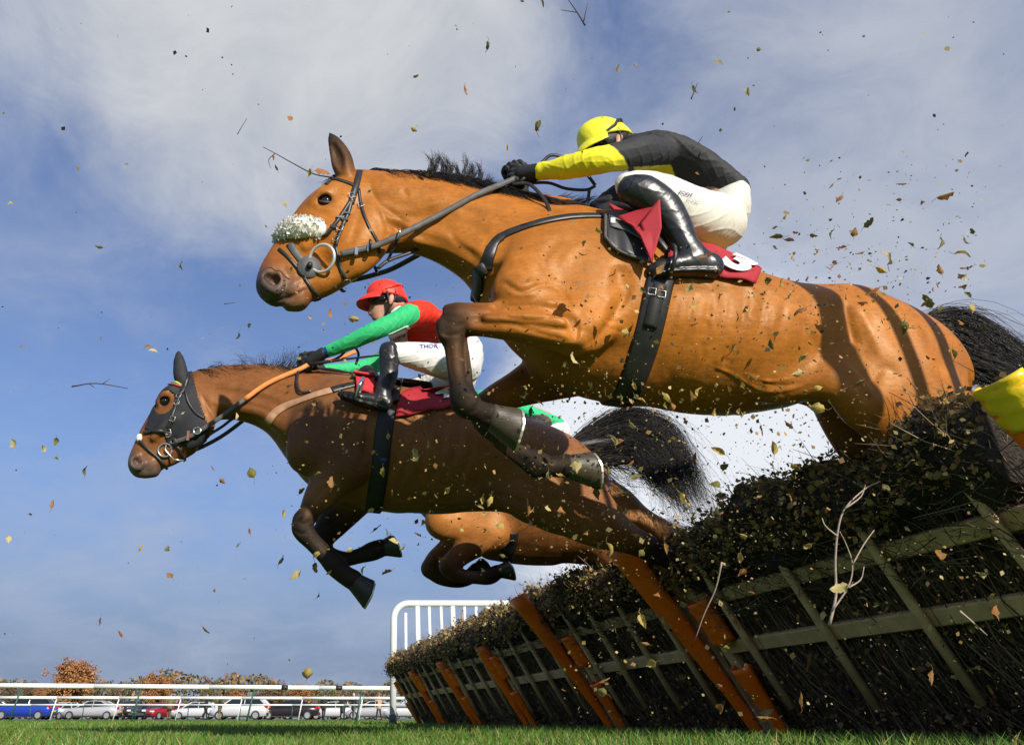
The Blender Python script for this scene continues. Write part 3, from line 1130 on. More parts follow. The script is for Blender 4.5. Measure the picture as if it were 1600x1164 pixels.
    sill = MB().box((L * .5, 0, .24), (L - 1.9, 1.78, .10)).box((L - .04, 0, .42), (.12, 1.45, .16)).box((.05, 0, .42), (.14, 1.25, .16))
    pl = MB().box((L + .012, 0, .62), (.02, .5, .11))
    CARMESH[style] = dict(body=body, glass=me('cabin_glass', MB().add(vg, fg), glass), roof=rf, tyre=me('tyre', tv, tyre_m, True), rim=me('rim', rm, rim_m),
                          hl=(me('headlight', hl, lamp_m), me('headlight', hl2, lamp_m)), tl=(me('tail_light', tl, tail_m), me('tail_light', tl2, tail_m)),
                          sill=me('sill', sill, trim_m), plate=me('number_plate', pl, mat('plate_yellow', (.75, .60, .05), .5)))
    return CARMESH[style]
def child(nm, me_, par, loc=(0, 0, 0)):
    o = bpy.data.objects.new(nm, me_)
    COL.objects.link(o); o.parent = par; o.location = loc
    return o
def car(style, px, y, face, color, label, metal=.3):
    """face -1: nose to the left as seen, +1: nose to the right; other numbers: yaw in degrees"""
    c = CARST[style]
    P = at_y(px, 1122, y)
    e = empty('parked_car', (P[0], y, .004), label, 'car', 'cars parked behind the rails')
    yaw = {-1: 0, 1: 180}.get(face, face)
    e.rotation_euler = (0, 0, R(yaw))
    K = car_meshes(style)
    key = tuple(round(v, 3) for v in color)
    pm = mat('car_paint_%s' % (key,), color, .28, metal=metal, coat=.6)
    off = Vector((-c['L'] / 2, 0, 0))
    bd = bpy.data.meshes.new('body'); bd.from_pydata([tuple(p) for p in K['body'][0]], [], K['body'][1]); bd.materials.append(pm)
    bd.polygons.foreach_set('use_smooth', [True] * len(bd.polygons))
    child('body', bd, e, off)
    rd = bpy.data.meshes.new('roof'); rd.from_pydata([tuple(p) for p in K['roof'].v], [], K['roof'].f); rd.materials.append(pm)
    child('roof', rd, e, off)
    child('cabin_glass', K['glass'], e, off)
    child('sill', K['sill'], e, off)
    child('number_plate', K['plate'], e, off)
    for h in K['hl']: child('headlight', h, e, off)
    for h in K['tl']: child('tail_light', h, e, off)
    for x in (.80, c['L'] - .85):
        for s in (-1, 1):
            t = child('wheel', K['tyre'], e, off + Vector((x, s * .80, .325)))
            child('rim', K['rim'], t)
    return e
BLUEC, SILV, BLKC, REDC, WHT, GRY, NAVY = (.02, .06, .42), (.50, .51, .52), (.012, .012, .014), (.35, .015, .02), (.72, .73, .74), (.16, .17, .18), (.03, .045, .12)
for args in [
    ('suv', 38, 66, -1, BLUEC, 'bright blue crossover with a black roof at the left edge'),
    ('saloon', 143, 70, -1, SILV, 'silver saloon parked right of the blue crossover'),
    ('hatch', 92, 79, 75, WHT, 'white hatchback seen end-on between the blue and silver cars'),
    ('estate', 28, 82, -1, WHT, 'white estate half hidden behind the blue crossover'),
    ('estate', 120, 84, -1, BLKC, 'black estate roof showing behind the silver saloon'),
    ('hatch', 203, 72, 120, BLKC, 'black hatchback angled beside the silver saloon'),
    ('hatch', 250, 80, 66, REDC, 'small red hatchback between black and white cars'),
    ('saloon', 178, 88, -1, NAVY, 'dark saloon in the back row behind the silver saloon'),
    ('estate', 225, 90, -1, WHT, 'white estate in the back row above the red hatchback'),
    ('hatch', 304, 78, -1, WHT, 'white hatchback left of the person in dark clothes'),
    ('estate', 290, 92, -1, NAVY, 'blue grey estate in the back row behind the white hatchback'),
    ('suv', 374, 66, -1, WHT, 'large white SUV with its tail to the right'),
    ('saloon', 452, 67, -1, (.025, .018, .02), 'dark plum saloon parked right of the white SUV'),
    ('hatch', 470, 88, -1, SILV, 'silver hatchback behind the dark plum saloon'),
    ('hatch', 430, 90, -1, GRY, 'grey hatchback in the back row beside the white SUV'),
    ('hatch', 517, 76, -1, WHT, 'white hatchback right of the dark plum saloon'),
    ('saloon', 548, 77, -1, GRY, 'grey saloon behind the group of people'),
    ('saloon', 582, 71, -1, SILV, 'silver saloon parked left of the white wing'),
    ('hatch', 640, 68, -1, WHT, 'white hatchback seen past the foot of the wing'),
    ('estate', 340, 90, -1, SILV, 'silver estate in the back row behind the white SUV'),
    ('suv', 600, 90, -1, WHT, 'white SUV in the back row near the wing'),
    ('estate', -40, 70, -1, GRY, 'grey estate cut off by the left edge')]:
    car(*args)
bl = [o for o in COL.objects if o.get('label', '').startswith('bright blue')][0]
for ch in bl.children:
    if ch.name.startswith('roof'):
        ch.data.materials[0] = mat('black_roof', (.012, .012, .014), .25, coat=.5)

# ---------------------------------------------------------------- spectators
person_m = mat('far_clothing', rough=.8, attr='Col')
class FlatFrame:
    def __init__(s, P, yaw):
        s.O = np.array([P[0], P[1], 0.0])
        c, k = math.cos(yaw), math.sin(yaw)
        s.M = np.array([[c, k, 0], [-k, c, 0], [0, 0, 1]])
    def loc(s, p): return (np.asarray(p) - s.O) @ s.M.T
    def wld(s, q): return np.asarray(q) @ s.M + s.O
def spectator(px, y, top, leg, skin, hair, label, yaw=0, coat_len=.80, arm=0, stride=.10):
    P = at_y(px, 1122, y)
    fr = FlatFrame(P, yaw)
    b = Body(fr, .022)
    for sg in (-1, 1):
        b.raw([(0, .09 * sg, .92, .095, .095, *leg), (.02 + stride * sg * .4, .10 * sg, .50, .065, .065, *leg), (stride * sg, .10 * sg, .10, .045, .045, *leg), (stride * sg + .0, .10 * sg, .05, .045, .05, .02, .02, .02), (stride * sg + .14, .11 * sg, .035, .035, .045, .02, .02, .02)], .03)
        if arm and sg > 0:
            b.raw([(0, .19 * sg, 1.40, .06, .06, *top), (.14, .24 * sg, 1.22, .05, .05, *top), (.26, .12 * sg, 1.42, .04, .04, *top), (.28, .08 * sg, 1.50, .04, .04, *skin)], .03)
        else:
            b.raw([(0, .20 * sg, 1.40, .06, .06, *top), (-.02, .26 * sg, 1.12, .05, .05, *top), (.06, .25 * sg, .88, .042, .042, *top), (.09, .24 * sg, .80, .04, .035, *skin)], .03)
    b.raw([(0, 0, coat_len, .13, .19, *top), (0, 0, 1.05, .12, .165, *top), (0, 0, 1.32, .12, .20, *top), (0, 0, 1.45, .07, .13, *top), (.01, 0, 1.52, .05, .055, *skin)], .05)
    b.raw([(.02, 0, 1.58, .075, .07, *skin), (.02, 0, 1.66, .095, .078, *skin)], .03)
    b.raw([(-.02, 0, 1.69, .09, .085, *hair), (.0, 0, 1.74, .075, .075, *hair)], .015)
    b.raw([(.115, 0, 1.63, .016, .016, *skin)], .015)
    o = b.make('person', person_m, None, .02)
    tag(o, label, 'person', 'spectators behind the rails')
DKC, SK = (.015, .015, .018), (.45, .25, .17)
spectator(320, 62, DKC, (.01, .01, .012), SK, (.03, .02, .015), 'person in dark clothes standing left of the white SUV')
spectator(342, 63, (.05, .045, .02), (.20, .16, .07), SK, (.04, .03, .02), 'person in an olive coat beside the white SUV', .5, coat_len=.55)
spectator(505, 61, (.02, .025, .02), DKC, SK, (.02, .015, .01), 'person in dark green standing right of the plum saloon', 1.2)
spectator(535, 60, DKC, (.012, .012, .012), SK, (.015, .012, .01), 'person in a long black coat among the people near the wing', 2.0, coat_len=.6)
spectator(552, 62, (.02, .02, .025), (.16, .16, .16), (.45, .25, .17), (.5, .5, .48), 'person with grey trousers and a dark jacket', 1.0, arm=1)
spectator(592, 60, (.62, .34, .24), DKC, SK, (.25, .12, .06), 'person in a salmon pink top next to the wing', 2.6, arm=1, stride=.16)
spectator(263, 58, (.16, .13, .06), (.12, .10, .05), SK, (.05, .04, .03), 'person in tan clothes by the red hatchback', 1.6)

# ---------------------------------------------------------------- trees beyond the car park
bark = mat('bark', (.085, .065, .05), .9, noise=(6, .3, 5))
autumn = mat('autumn_leaf', rough=.75, attr='Col')
def tree(px, y, top_py, wpx, cols, label, leafy=1.0, seed=0, name='autumn_tree'):
    P = at_y(px, 1122, y)
    d = ray(px, top_py)
    hgt = CAMH + y / d[1] * d[2]
    wd = wpx / 1330 * y
    g = np.random.default_rng(seed)
    e = empty(name, (P[0], y, 0), label, 'tree', 'trees beyond the car park')
    mb = MB()
    base = Vector((P[0], y, 0))
    mb.tube([base, base + Vector((.1, 0, hgt * .22)), base + Vector((0, .1, hgt * .5)), base + Vector((.1, .1, hgt * .85))], [hgt * .035, hgt * .026, hgt * .016, hgt * .004], 8)
    tips = []
    for k in range(46):
        a = g.uniform(0, 6.28); h0 = hgt * g.uniform(.15, .6)
        el = g.uniform(.2, 1.25)
        ln = wd * .5 * g.uniform(.6, 1.05) * (1.15 - .4 * (h0 / hgt))
        p0 = base + Vector((0, 0, h0))
        p2 = p0 + Vector((math.cos(a) * math.cos(el), math.sin(a) * math.cos(el), math.sin(el))) * ln
        p2.z = min(p2.z, hgt * .99)
        p1 = p0.lerp(p2, .5) + Vector(tuple(g.normal(0, .05 * ln, 3)))
        mb.tube([p0, p1, p2], [hgt * .011, hgt * .006, .012], 5)
        for q in range(7):
            s = p1.lerp(p2, g.uniform(0, .9))
            t = s + Vector(tuple(g.normal(0, .24, 3))) * wd * .22 + Vector((0, 0, wd * .05))
            mb.tube([s, t], [.035, .008], 3)
            tips.append(t)
    mb.build('trunk', bark, e, True)
    n = int(9000 * leafy)
    if n:
        T = np.array([tuple(t) for t in tips])
        cl = T[g.integers(0, len(T), n)] + g.normal(0, wd * .035, (n, 3))
        keep = cl[:, 2] > hgt * .16
        v, f, c = leaf_batch(cl[keep], wd * .036, cols, seed=seed + 3)
        np_mesh('crown', v, f, autumn, e, False, c)
    return e
OR = [(.42, .17, .045), (.50, .22, .06), (.34, .12, .035), (.46, .24, .09), (.26, .11, .045)]
BRN = [(.22, .12, .06), (.28, .14, .06), (.16, .10, .06), (.20, .15, .07)]
OLV = [(.14, .13, .05), (.19, .17, .06), (.10, .09, .045), (.22, .18, .07)]
tree(108, 150, 1027, 82, OR, 'tall round oak in orange leaf above the silver saloon', 1.5, 1)
tree(240, 165, 1045, 58, OR, 'orange oak behind the rail above the red hatchback', .9, 2)
tree(62, 158, 1062, 40, OR, 'low orange tree at the left foot of the tall oak', .7, 14)
tree(366, 178, 1058, 40, OR, 'small orange tree left of centre above the white SUV', .9, 3)
tree(428, 172, 1059, 50, BRN, 'russet tree right of the small orange one', .8, 4)
tree(404, 185, 1062, 30, BRN, 'thin half bare tree between the orange and russet trees', .18, 5, 'bare_tree')
tree(8, 160, 1050, 44, BRN, 'bare grey tree at the left edge of the picture', .12, 6, 'bare_tree')
tree(40, 168, 1052, 50, BRN, 'bare spreading tree left of the tall orange oak', .12, 7, 'bare_tree')
tree(175, 190, 1064, 44, BRN, 'low bare tree between the two orange oaks', .10, 8, 'bare_tree')
tree(583, 180, 1066, 44, BRN, 'bare thin tree left of the white wing', .10, 9, 'bare_tree')
tree(470, 175, 1067, 46, OR, 'low orange brown tree above the dark plum saloon', .7, 10)
tree(512, 168, 1072, 40, OLV, 'olive green bushy tree near the middle rail joint', .9, 11)
tree(320, 170, 1070, 44, OLV, 'olive tree between the orange oak and the white SUV', .8, 12)
tree(545, 182, 1070, 40, BRN, 'brown low tree left of the thin bare tree', .8, 13)
# the wood behind, one mass
g = np.random.default_rng(77)
n = 26000
x = g.uniform(-170, 190, n); y = g.uniform(196, 214, n)
top = 8.6 + 1.2 * np.sin(x * .09) + .9 * np.sin(x * .31 + 1) + .6 * np.sin(x * .83)
z = top * np.power(g.uniform(0, 1, n), .65)
v, f, c = leaf_batch(np.stack([x, y, z], 1), 1.0, OLV + BRN + [(.11, .14, .045), (.30, .16, .06)], seed=5)
w = np_mesh('far_wood', v, f, autumn, None, False, c)
tag(w, 'low autumn wood along the horizon behind the car park', 'wood', kind='stuff')
# ---------------------------------------------------------------- the bay horse nearest the camera
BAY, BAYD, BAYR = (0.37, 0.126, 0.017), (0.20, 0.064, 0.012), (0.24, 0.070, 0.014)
BLK, SOOT, GREYM = (0.014, 0.011, 0.010), (0.07, 0.033, 0.016), (0.095, 0.078, 0.072)
HOOF = (0.16, 0.125, 0.075)
H1 = Frame(1100, 500, 3.0, 6)
b1 = Body(H1, 0.0062)
# trunk
b1.chain([(800, 425, 48, 0, .9), (848, 440, 96, 0, .82), (925, 466, 138, 0, .74), (1010, 497, 131, 0, .86), (1100, 525, 122, 0, .93), (1190, 537, 104, 0, 1.0),
          (1262, 535, 88, 0, 1.05), (1330, 553, 90, 0, 1.1), (1395, 574, 84, 0, 1.15), (1442, 590, 60, 0, 1.2), (1465, 600, 40, 0, 1.2)], col=BAY, sub=7)
# withers and croup ridge
b1.chain([(840, 352, 36, 0, .6), (905, 352, 30, 0, .5), (960, 375, 30, 0, .6), (1060, 410, 26, 0, .8)], k=.05, col=BAY)
# neck
b1.chain([(578, 318, 40, 0, .75), (630, 332, 52, 0, .62), (690, 345, 58, 0, .6), (750, 368, 68, 0, .62), (815, 400, 84, 0, .72), (870, 430, 96, 0, .8)], k=.05, col=BAY, sub=7)
b1.chain([(560, 287, 18, 0, .8), (640, 292, 20, 0, .7), (720, 303, 21, 0, .65), (800, 324, 24, 0, .6), (870, 345, 30, 0, .6)], k=.05, col=BAY)
# windpipe and jugular muscle under the neck
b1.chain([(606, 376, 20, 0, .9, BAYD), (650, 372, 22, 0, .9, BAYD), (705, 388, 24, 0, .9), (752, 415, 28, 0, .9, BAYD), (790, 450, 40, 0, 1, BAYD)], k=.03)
b1.chain([(580, 340, 15, .055, .8), (640, 365, 15, .06, .8), (700, 378, 17, .07, .8), (765, 408, 24, .10, .8)], k=.035, col=BAY)
b1.chain([(600, 300, 22, .045, .7), (680, 318, 26, .055, .7), (760, 350, 34, .075, .6), (830, 385, 44, .11, .5)], k=.05, col=BAY)
for sgn in (1, -1):
    # shoulder blade, point of shoulder, upper arm, elbow
    b1.chain([(905, 355, 26, .10 * sgn, .7), (870, 395, 50, .155 * sgn, .5), (835, 435, 54, .185 * sgn, .55), (812, 462, 42, .19 * sgn, .8)], k=.05, col=BAY)
    b1.chain([(925, 400, 36, .15 * sgn, .5), (928, 460, 56, .20 * sgn, .45), (915, 505, 46, .215 * sgn, .6), (905, 530, 26, .215 * sgn, .9)], k=.04, col=BAY)
    b1.chain([(812, 462, 36, .185 * sgn, .8), (850, 490, 44, .195 * sgn, .7), (892, 512, 40, .20 * sgn, .8)], k=.035, col=BAY)
# near foreleg: forearm carried level, cannon hanging
NL = .20
b1.chain([(886, 508, 40, NL, .8), (840, 505, 36, NL, .85), (790, 503, 29, NL, .9), (748, 502, 24, NL, 1, BAYD), (718, 503, 25, NL, 1, SOOT)], k=.022, col=BAY)
b1.chain([(700, 484, 9, NL, 1, SOOT), (730, 484, 11, NL, 1, BAYD), (790, 486, 13, NL, 1, BAY), (845, 485, 16, NL + .035, 1, BAY), (890, 492, 14, NL + .05, 1, BAY)], k=.012)
b1.chain([(735, 512, 9, NL + .03, 1, BAYD), (790, 514, 11, NL + .04, 1, BAY), (850, 522, 14, NL + .05, 1), (900, 530, 14, NL + .05, 1)], k=.010)
b1.chain([(760, 498, 8, NL + .055, 1, BAYD), (820, 498, 10, NL + .07, 1, BAY), (880, 505, 12, NL + .075, 1)], k=.008)
b1.chain([(716, 498, 25, NL, 1, SOOT), (706, 515, 24, NL, .95, BLK), (709, 540, 16, NL, .95, SOOT), (712, 575, 13.5, NL, .9, SOOT), (717, 603, 15, NL, .95, BLK), (727, 628, 23, NL, .95, BLK), (743, 641, 17.5, NL, .95, BLK), (768, 652, 21, NL, 1, BLK)], k=.012, sub=6)
b1.chain([(724, 530, 6.5, NL, .8, SOOT), (730, 570, 6.5, NL, .8, BLK), (733, 605, 7.5, NL, .9, BLK), (738, 632, 12, NL, 1, BLK)], k=.008)
b1.chain([(688, 506, 8, NL + .02, 1, BLK), (692, 525, 8, NL + .02, 1, SOOT)], k=.012)
# far foreleg: forearm down and forward, folded back at the knee
FL = -.17
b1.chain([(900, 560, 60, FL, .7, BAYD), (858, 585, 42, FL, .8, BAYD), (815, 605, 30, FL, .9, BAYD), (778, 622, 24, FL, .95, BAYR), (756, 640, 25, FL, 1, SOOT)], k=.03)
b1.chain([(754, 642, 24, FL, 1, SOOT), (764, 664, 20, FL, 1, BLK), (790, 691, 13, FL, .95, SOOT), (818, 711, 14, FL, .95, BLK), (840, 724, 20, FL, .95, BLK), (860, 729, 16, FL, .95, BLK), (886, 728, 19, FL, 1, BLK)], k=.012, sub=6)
b1.chain([(778, 694, 7, FL, .8, BLK), (806, 716, 7, FL, .8, BLK), (836, 736, 11, FL, 1, BLK)], k=.008)
# girth line, brisket and belly
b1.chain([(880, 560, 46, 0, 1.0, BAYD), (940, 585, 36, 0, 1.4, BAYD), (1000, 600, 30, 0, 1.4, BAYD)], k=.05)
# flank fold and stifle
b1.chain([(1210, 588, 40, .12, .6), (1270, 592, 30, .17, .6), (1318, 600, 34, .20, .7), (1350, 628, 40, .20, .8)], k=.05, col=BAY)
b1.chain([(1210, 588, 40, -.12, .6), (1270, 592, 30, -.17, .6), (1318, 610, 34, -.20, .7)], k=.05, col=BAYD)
# near hind leg driven out behind
for sgn, sh in ((1, 0), (-1, -70)):
    g = .155 * sgn
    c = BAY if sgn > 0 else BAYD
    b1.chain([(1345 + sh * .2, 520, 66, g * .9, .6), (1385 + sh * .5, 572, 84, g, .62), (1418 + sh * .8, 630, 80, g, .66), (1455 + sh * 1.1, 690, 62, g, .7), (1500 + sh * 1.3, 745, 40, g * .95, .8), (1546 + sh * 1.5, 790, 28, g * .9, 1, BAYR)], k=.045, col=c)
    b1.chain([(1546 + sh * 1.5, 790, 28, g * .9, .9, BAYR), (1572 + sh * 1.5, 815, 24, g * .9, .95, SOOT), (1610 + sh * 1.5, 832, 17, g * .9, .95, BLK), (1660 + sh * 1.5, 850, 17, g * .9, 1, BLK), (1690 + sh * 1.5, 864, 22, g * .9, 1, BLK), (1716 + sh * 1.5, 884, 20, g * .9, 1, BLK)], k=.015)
# quarter muscles: hip bone, the ridge below it, and the groove down the thigh
b1.chain([(1292, 486, 18, .20, .8), (1312, 496, 16, .205, .8)], k=.06, col=BAY)
b1.chain([(1338, 500, 26, .175, .5), (1362, 548, 30, .20, .45), (1388, 605, 34, .21, .45), (1412, 650, 30, .205, .5)], k=.03, col=BAY)
b1.chain([(1410, 525, 30, .16, .5), (1440, 570, 38, .175, .45), (1462, 620, 40, .18, .45), (1484, 665, 34, .18, .5)], k=.03, col=BAY)
b1.chain([(1318, 490, 6, .268, .7), (1334, 530, 8, .275, .7), (1352, 578, 6, .278, .7)], k=.06, op='sub')
# ribs and shoulder furrows
for x, o in ((1068, .0), (1098, .003), (1133, .001), (1165, .004), (1203, .005)):
    b1.chain([(x, 455, 4, .285 + o, .8), (x - 10, 510, 4, .308 + o, .8), (x - 30, 575, 3, .300 + o, .8)], k=.05, op='sub')
b1.chain([(775, 480, 5, .245, 1), (830, 474, 5, .272, 1), (868, 482, 4, .28, 1)], k=.03, op='sub')
b1.chain([(868, 482, 4, .28, 1), (893, 505, 4, .286, 1), (898, 524, 4, .285, 1)], k=.03, op='sub')
b1.chain([(972, 425, 5, .272, 1), (972, 480, 6, .288, 1), (948, 550, 5, .275, 1)], k=.05, op='sub')
b1.chain([(600, 345, 4, .085, 1), (660, 366, 5, .095, 1), (720, 392, 6, .12, 1), (770, 424, 6, .15, 1)], k=.03, op='sub')
b1.chain([(622, 352, 8, .085, 1), (630, 380, 8, .075, 1)], k=.03, op='sub')
# head
b1.chain([(562, 302, 36, 0, .78), (545, 322, 48, 0, .82), (520, 345, 53, 0, .78), (492, 375, 49, 0, .64), (466, 405, 44, 0, .6), (444, 430, 38, 0, .62, BAYR), (434, 446, 33, 0, .66, GREYM)], k=.02, col=BAY, sub=6)
b1.chain([(432, 430, 20, 0, 1.1, BAYD), (424, 446, 18, 0, 1.3, GREYM), (432, 462, 15, 0, 1.3, GREYM)], k=.02)
b1.chain([(458, 456, 22, 0, 1.1, GREYM), (468, 470, 15, 0, 1.2, BAYR), (452, 476, 11, 0, 1.3, GREYM)], k=.012)
b1.chain([(470, 452, 22, 0, .9, BAYR), (500, 440, 26, 0, .8, BAY), (535, 415, 30, 0, .7, BAY)], k=.02)
for sgn in (1, -1):
    # cheek, jaw edge, brow, face crest, nostril rim
    b1.chain([(575, 340, 34, .045 * sgn, .6), (560, 368, 42, .055 * sgn, .5), (545, 392, 36, .05 * sgn, .5)], k=.02, col=BAY)
    b1.chain([(598, 350, 14, .05 * sgn, .8), (590, 385, 15, .045 * sgn, .8), (566, 412, 15, .04 * sgn, .8), (532, 428, 14, .032 * sgn, .8), (505, 440, 13, .025 * sgn, .9)], k=.02, col=BAY)
    b1.chain([(530, 293, 12, .065 * sgn, .9), (508, 303, 12, .082 * sgn, .8), (494, 316, 8, .075 * sgn, .8)], k=.02, col=BAY)
    b1.chain([(526, 346, 8, .085 * sgn, .8), (500, 364, 8, .082 * sgn, .8), (478, 384, 7, .07 * sgn, .8)], k=.02, col=BAY)
    b1.chain([(508, 316, 12, .079 * sgn, .8)], k=.012, op='sub')
    b1.chain([(424, 424, 8, .045 * sgn, 1, BAYD), (414, 432, 7, .05 * sgn, 1, GREYM), (414, 446, 8, .05 * sgn, 1, GREYM), (428, 455, 8, .05 * sgn, 1, GREYM), (438, 446, 7, .055 * sgn, 1, GREYM), (436, 430, 7, .052 * sgn, 1, BAYD)], k=.010)
    b1.chain([(418, 432, 6.5, .064 * sgn, 1.2), (428, 437, 10.5, .064 * sgn, 1.3)], k=.006, op='sub')
    # ears
    lt = .055 * sgn
    b1.chain([(543, 278, 13, lt, 1, BAYD), (537, 262, 17, lt * 1.1, .75, SOOT), (532, 243, 16, lt * 1.15, .6, SOOT), (523, 222, 10, lt * 1.15, .5, BLK), (515, 208, 1.5, lt * 1.1, .8, BLK)], k=.012)
    b1.chain([(532, 262, 5, lt * 1.1 + .034 * sgn, 1), (527, 244, 9, lt * 1.15 + .026 * sgn, 1), (520, 226, 5, lt * 1.15 + .016 * sgn, 1)], k=.008, op='sub')
# mouth
b1.chain([(422, 468, 1.5, .06, 1), (440, 465, 2, .07, 1), (462, 456, 2, .065, 1), (476, 446, 1.5, .06, 1)], k=.006, op='sub')
b1.chain([(422, 468, 1.5, -.06, 1), (440, 465, 2, -.07, 1), (462, 456, 2, -.065, 1), (476, 446, 1.5, -.06, 1)], k=.006, op='sub')

def coat_mat(name, rough, spec):
    m = bpy.data.materials.new(name)
    m.use_nodes = True
    N, L = m.node_tree.nodes, m.node_tree.links
    p = N['Principled BSDF']
    p.inputs['Roughness'].default_value = rough
    p.inputs['Specular IOR Level'].default_value = spec
    p.inputs['Specular Tint'].default_value = (1.0, .72, .46, 1)
    tc = N.new('ShaderNodeTexCoord')
    def noise(sc, det, stretch=None, rgh=.6):
        t = N.new('ShaderNodeTexNoise')
        t.inputs['Scale'].default_value, t.inputs['Detail'].default_value, t.inputs['Roughness'].default_value = sc, det, rgh
        if stretch:
            mp = N.new('ShaderNodeMapping')
            mp.inputs['Scale'].default_value = stretch
            mp.inputs['Rotation'].default_value = (0, R(-25), 0)
            L.new(tc.outputs['Object'], mp.inputs[0]); L.new(mp.outputs[0], t.inputs['Vector'])
        else:
            L.new(tc.outputs['Object'], t.inputs['Vector'])
        return t.outputs['Fac']
    def rng_(v, a, b, lo=.3, hi=.7):
        r = N.new('ShaderNodeMapRange')
        r.inputs['From Min'].default_value, r.inputs['From Max'].default_value, r.inputs['To Min'].default_value, r.inputs['To Max'].default_value = lo, hi, a, b
        L.new(v, r.inputs['Value']); return r.outputs[0]
    def mul(a, b):
        x = N.new('ShaderNodeMix'); x.data_type, x.blend_type = 'RGBA', 'MULTIPLY'
        x.inputs[0].default_value = 1
        L.new(a, x.inputs[6]); L.new(b, x.inputs[7]); return x.outputs[2]
    at = N.new('ShaderNodeVertexColor'); at.layer_name = 'Col'
    big, mid, streak = noise(3.2, 4), noise(17, 6), noise(120, 3, (.25, 1, 1))
    col = mul(at.outputs[0], rng_(big, .80, 1.18))
    col = mul(col, rng_(mid, .86, 1.12))
    col = mul(col, rng_(streak, .86, 1.12))
    # splashes of dried mud
    mud = noise(46, 2, None, .5)
    mm = rng_(mud, 0, .55, .70, .76)
    x = N.new('ShaderNodeMix'); x.data_type = 'RGBA'
    L.new(mm, x.inputs[0]); L.new(col, x.inputs[6]); x.inputs[7].default_value = (.10, .065, .035, 1)
    L.new(x.outputs[2], p.inputs['Base Color'])
    lum = N.new('ShaderNodeRGBToBW'); L.new(at.outputs[0], lum.inputs[0])
    ad = N.new('ShaderNodeMath'); ad.operation = 'ADD'
    L.new(rng_(mid, -.08, .14), ad.inputs[0]); L.new(rng_(lum.outputs[0], rough + .22, rough, .015, .08), ad.inputs[1])
    L.new(ad.outputs[0], p.inputs['Roughness'])
    b1_ = N.new('ShaderNodeBump'); b1_.inputs['Strength'].default_value, b1_.inputs['Distance'].default_value = .30, .012
    L.new(noise(13, 5), b1_.inputs['Height'])
    b2_ = N.new('ShaderNodeBump'); b2_.inputs['Strength'].default_value, b2_.inputs['Distance'].default_value = .22, .0022
    L.new(noise(210, 3, (.22, 1, 1)), b2_.inputs['Height']); L.new(b1_.outputs[0], b2_.inputs['Normal'])
    L.new(b2_.outputs[0], p.inputs['Normal'])
    return m
coat = coat_mat('bay_coat', .44, .34)
_Y = lambda pts: [(700 + x / 2.91, 280 + y / 2.91) for x, y in pts]
_Z = lambda pts: [(400 + x / 3.88, 200 + y / 3.88) for x, y in pts]
_U = lambda pts: [(1100 + x / 3.2, 360 + y / 3.2) for x, y in pts]
_B = lambda pts: [(980 + x / 2.58, 400 + y / 2.58) for x, y in pts]
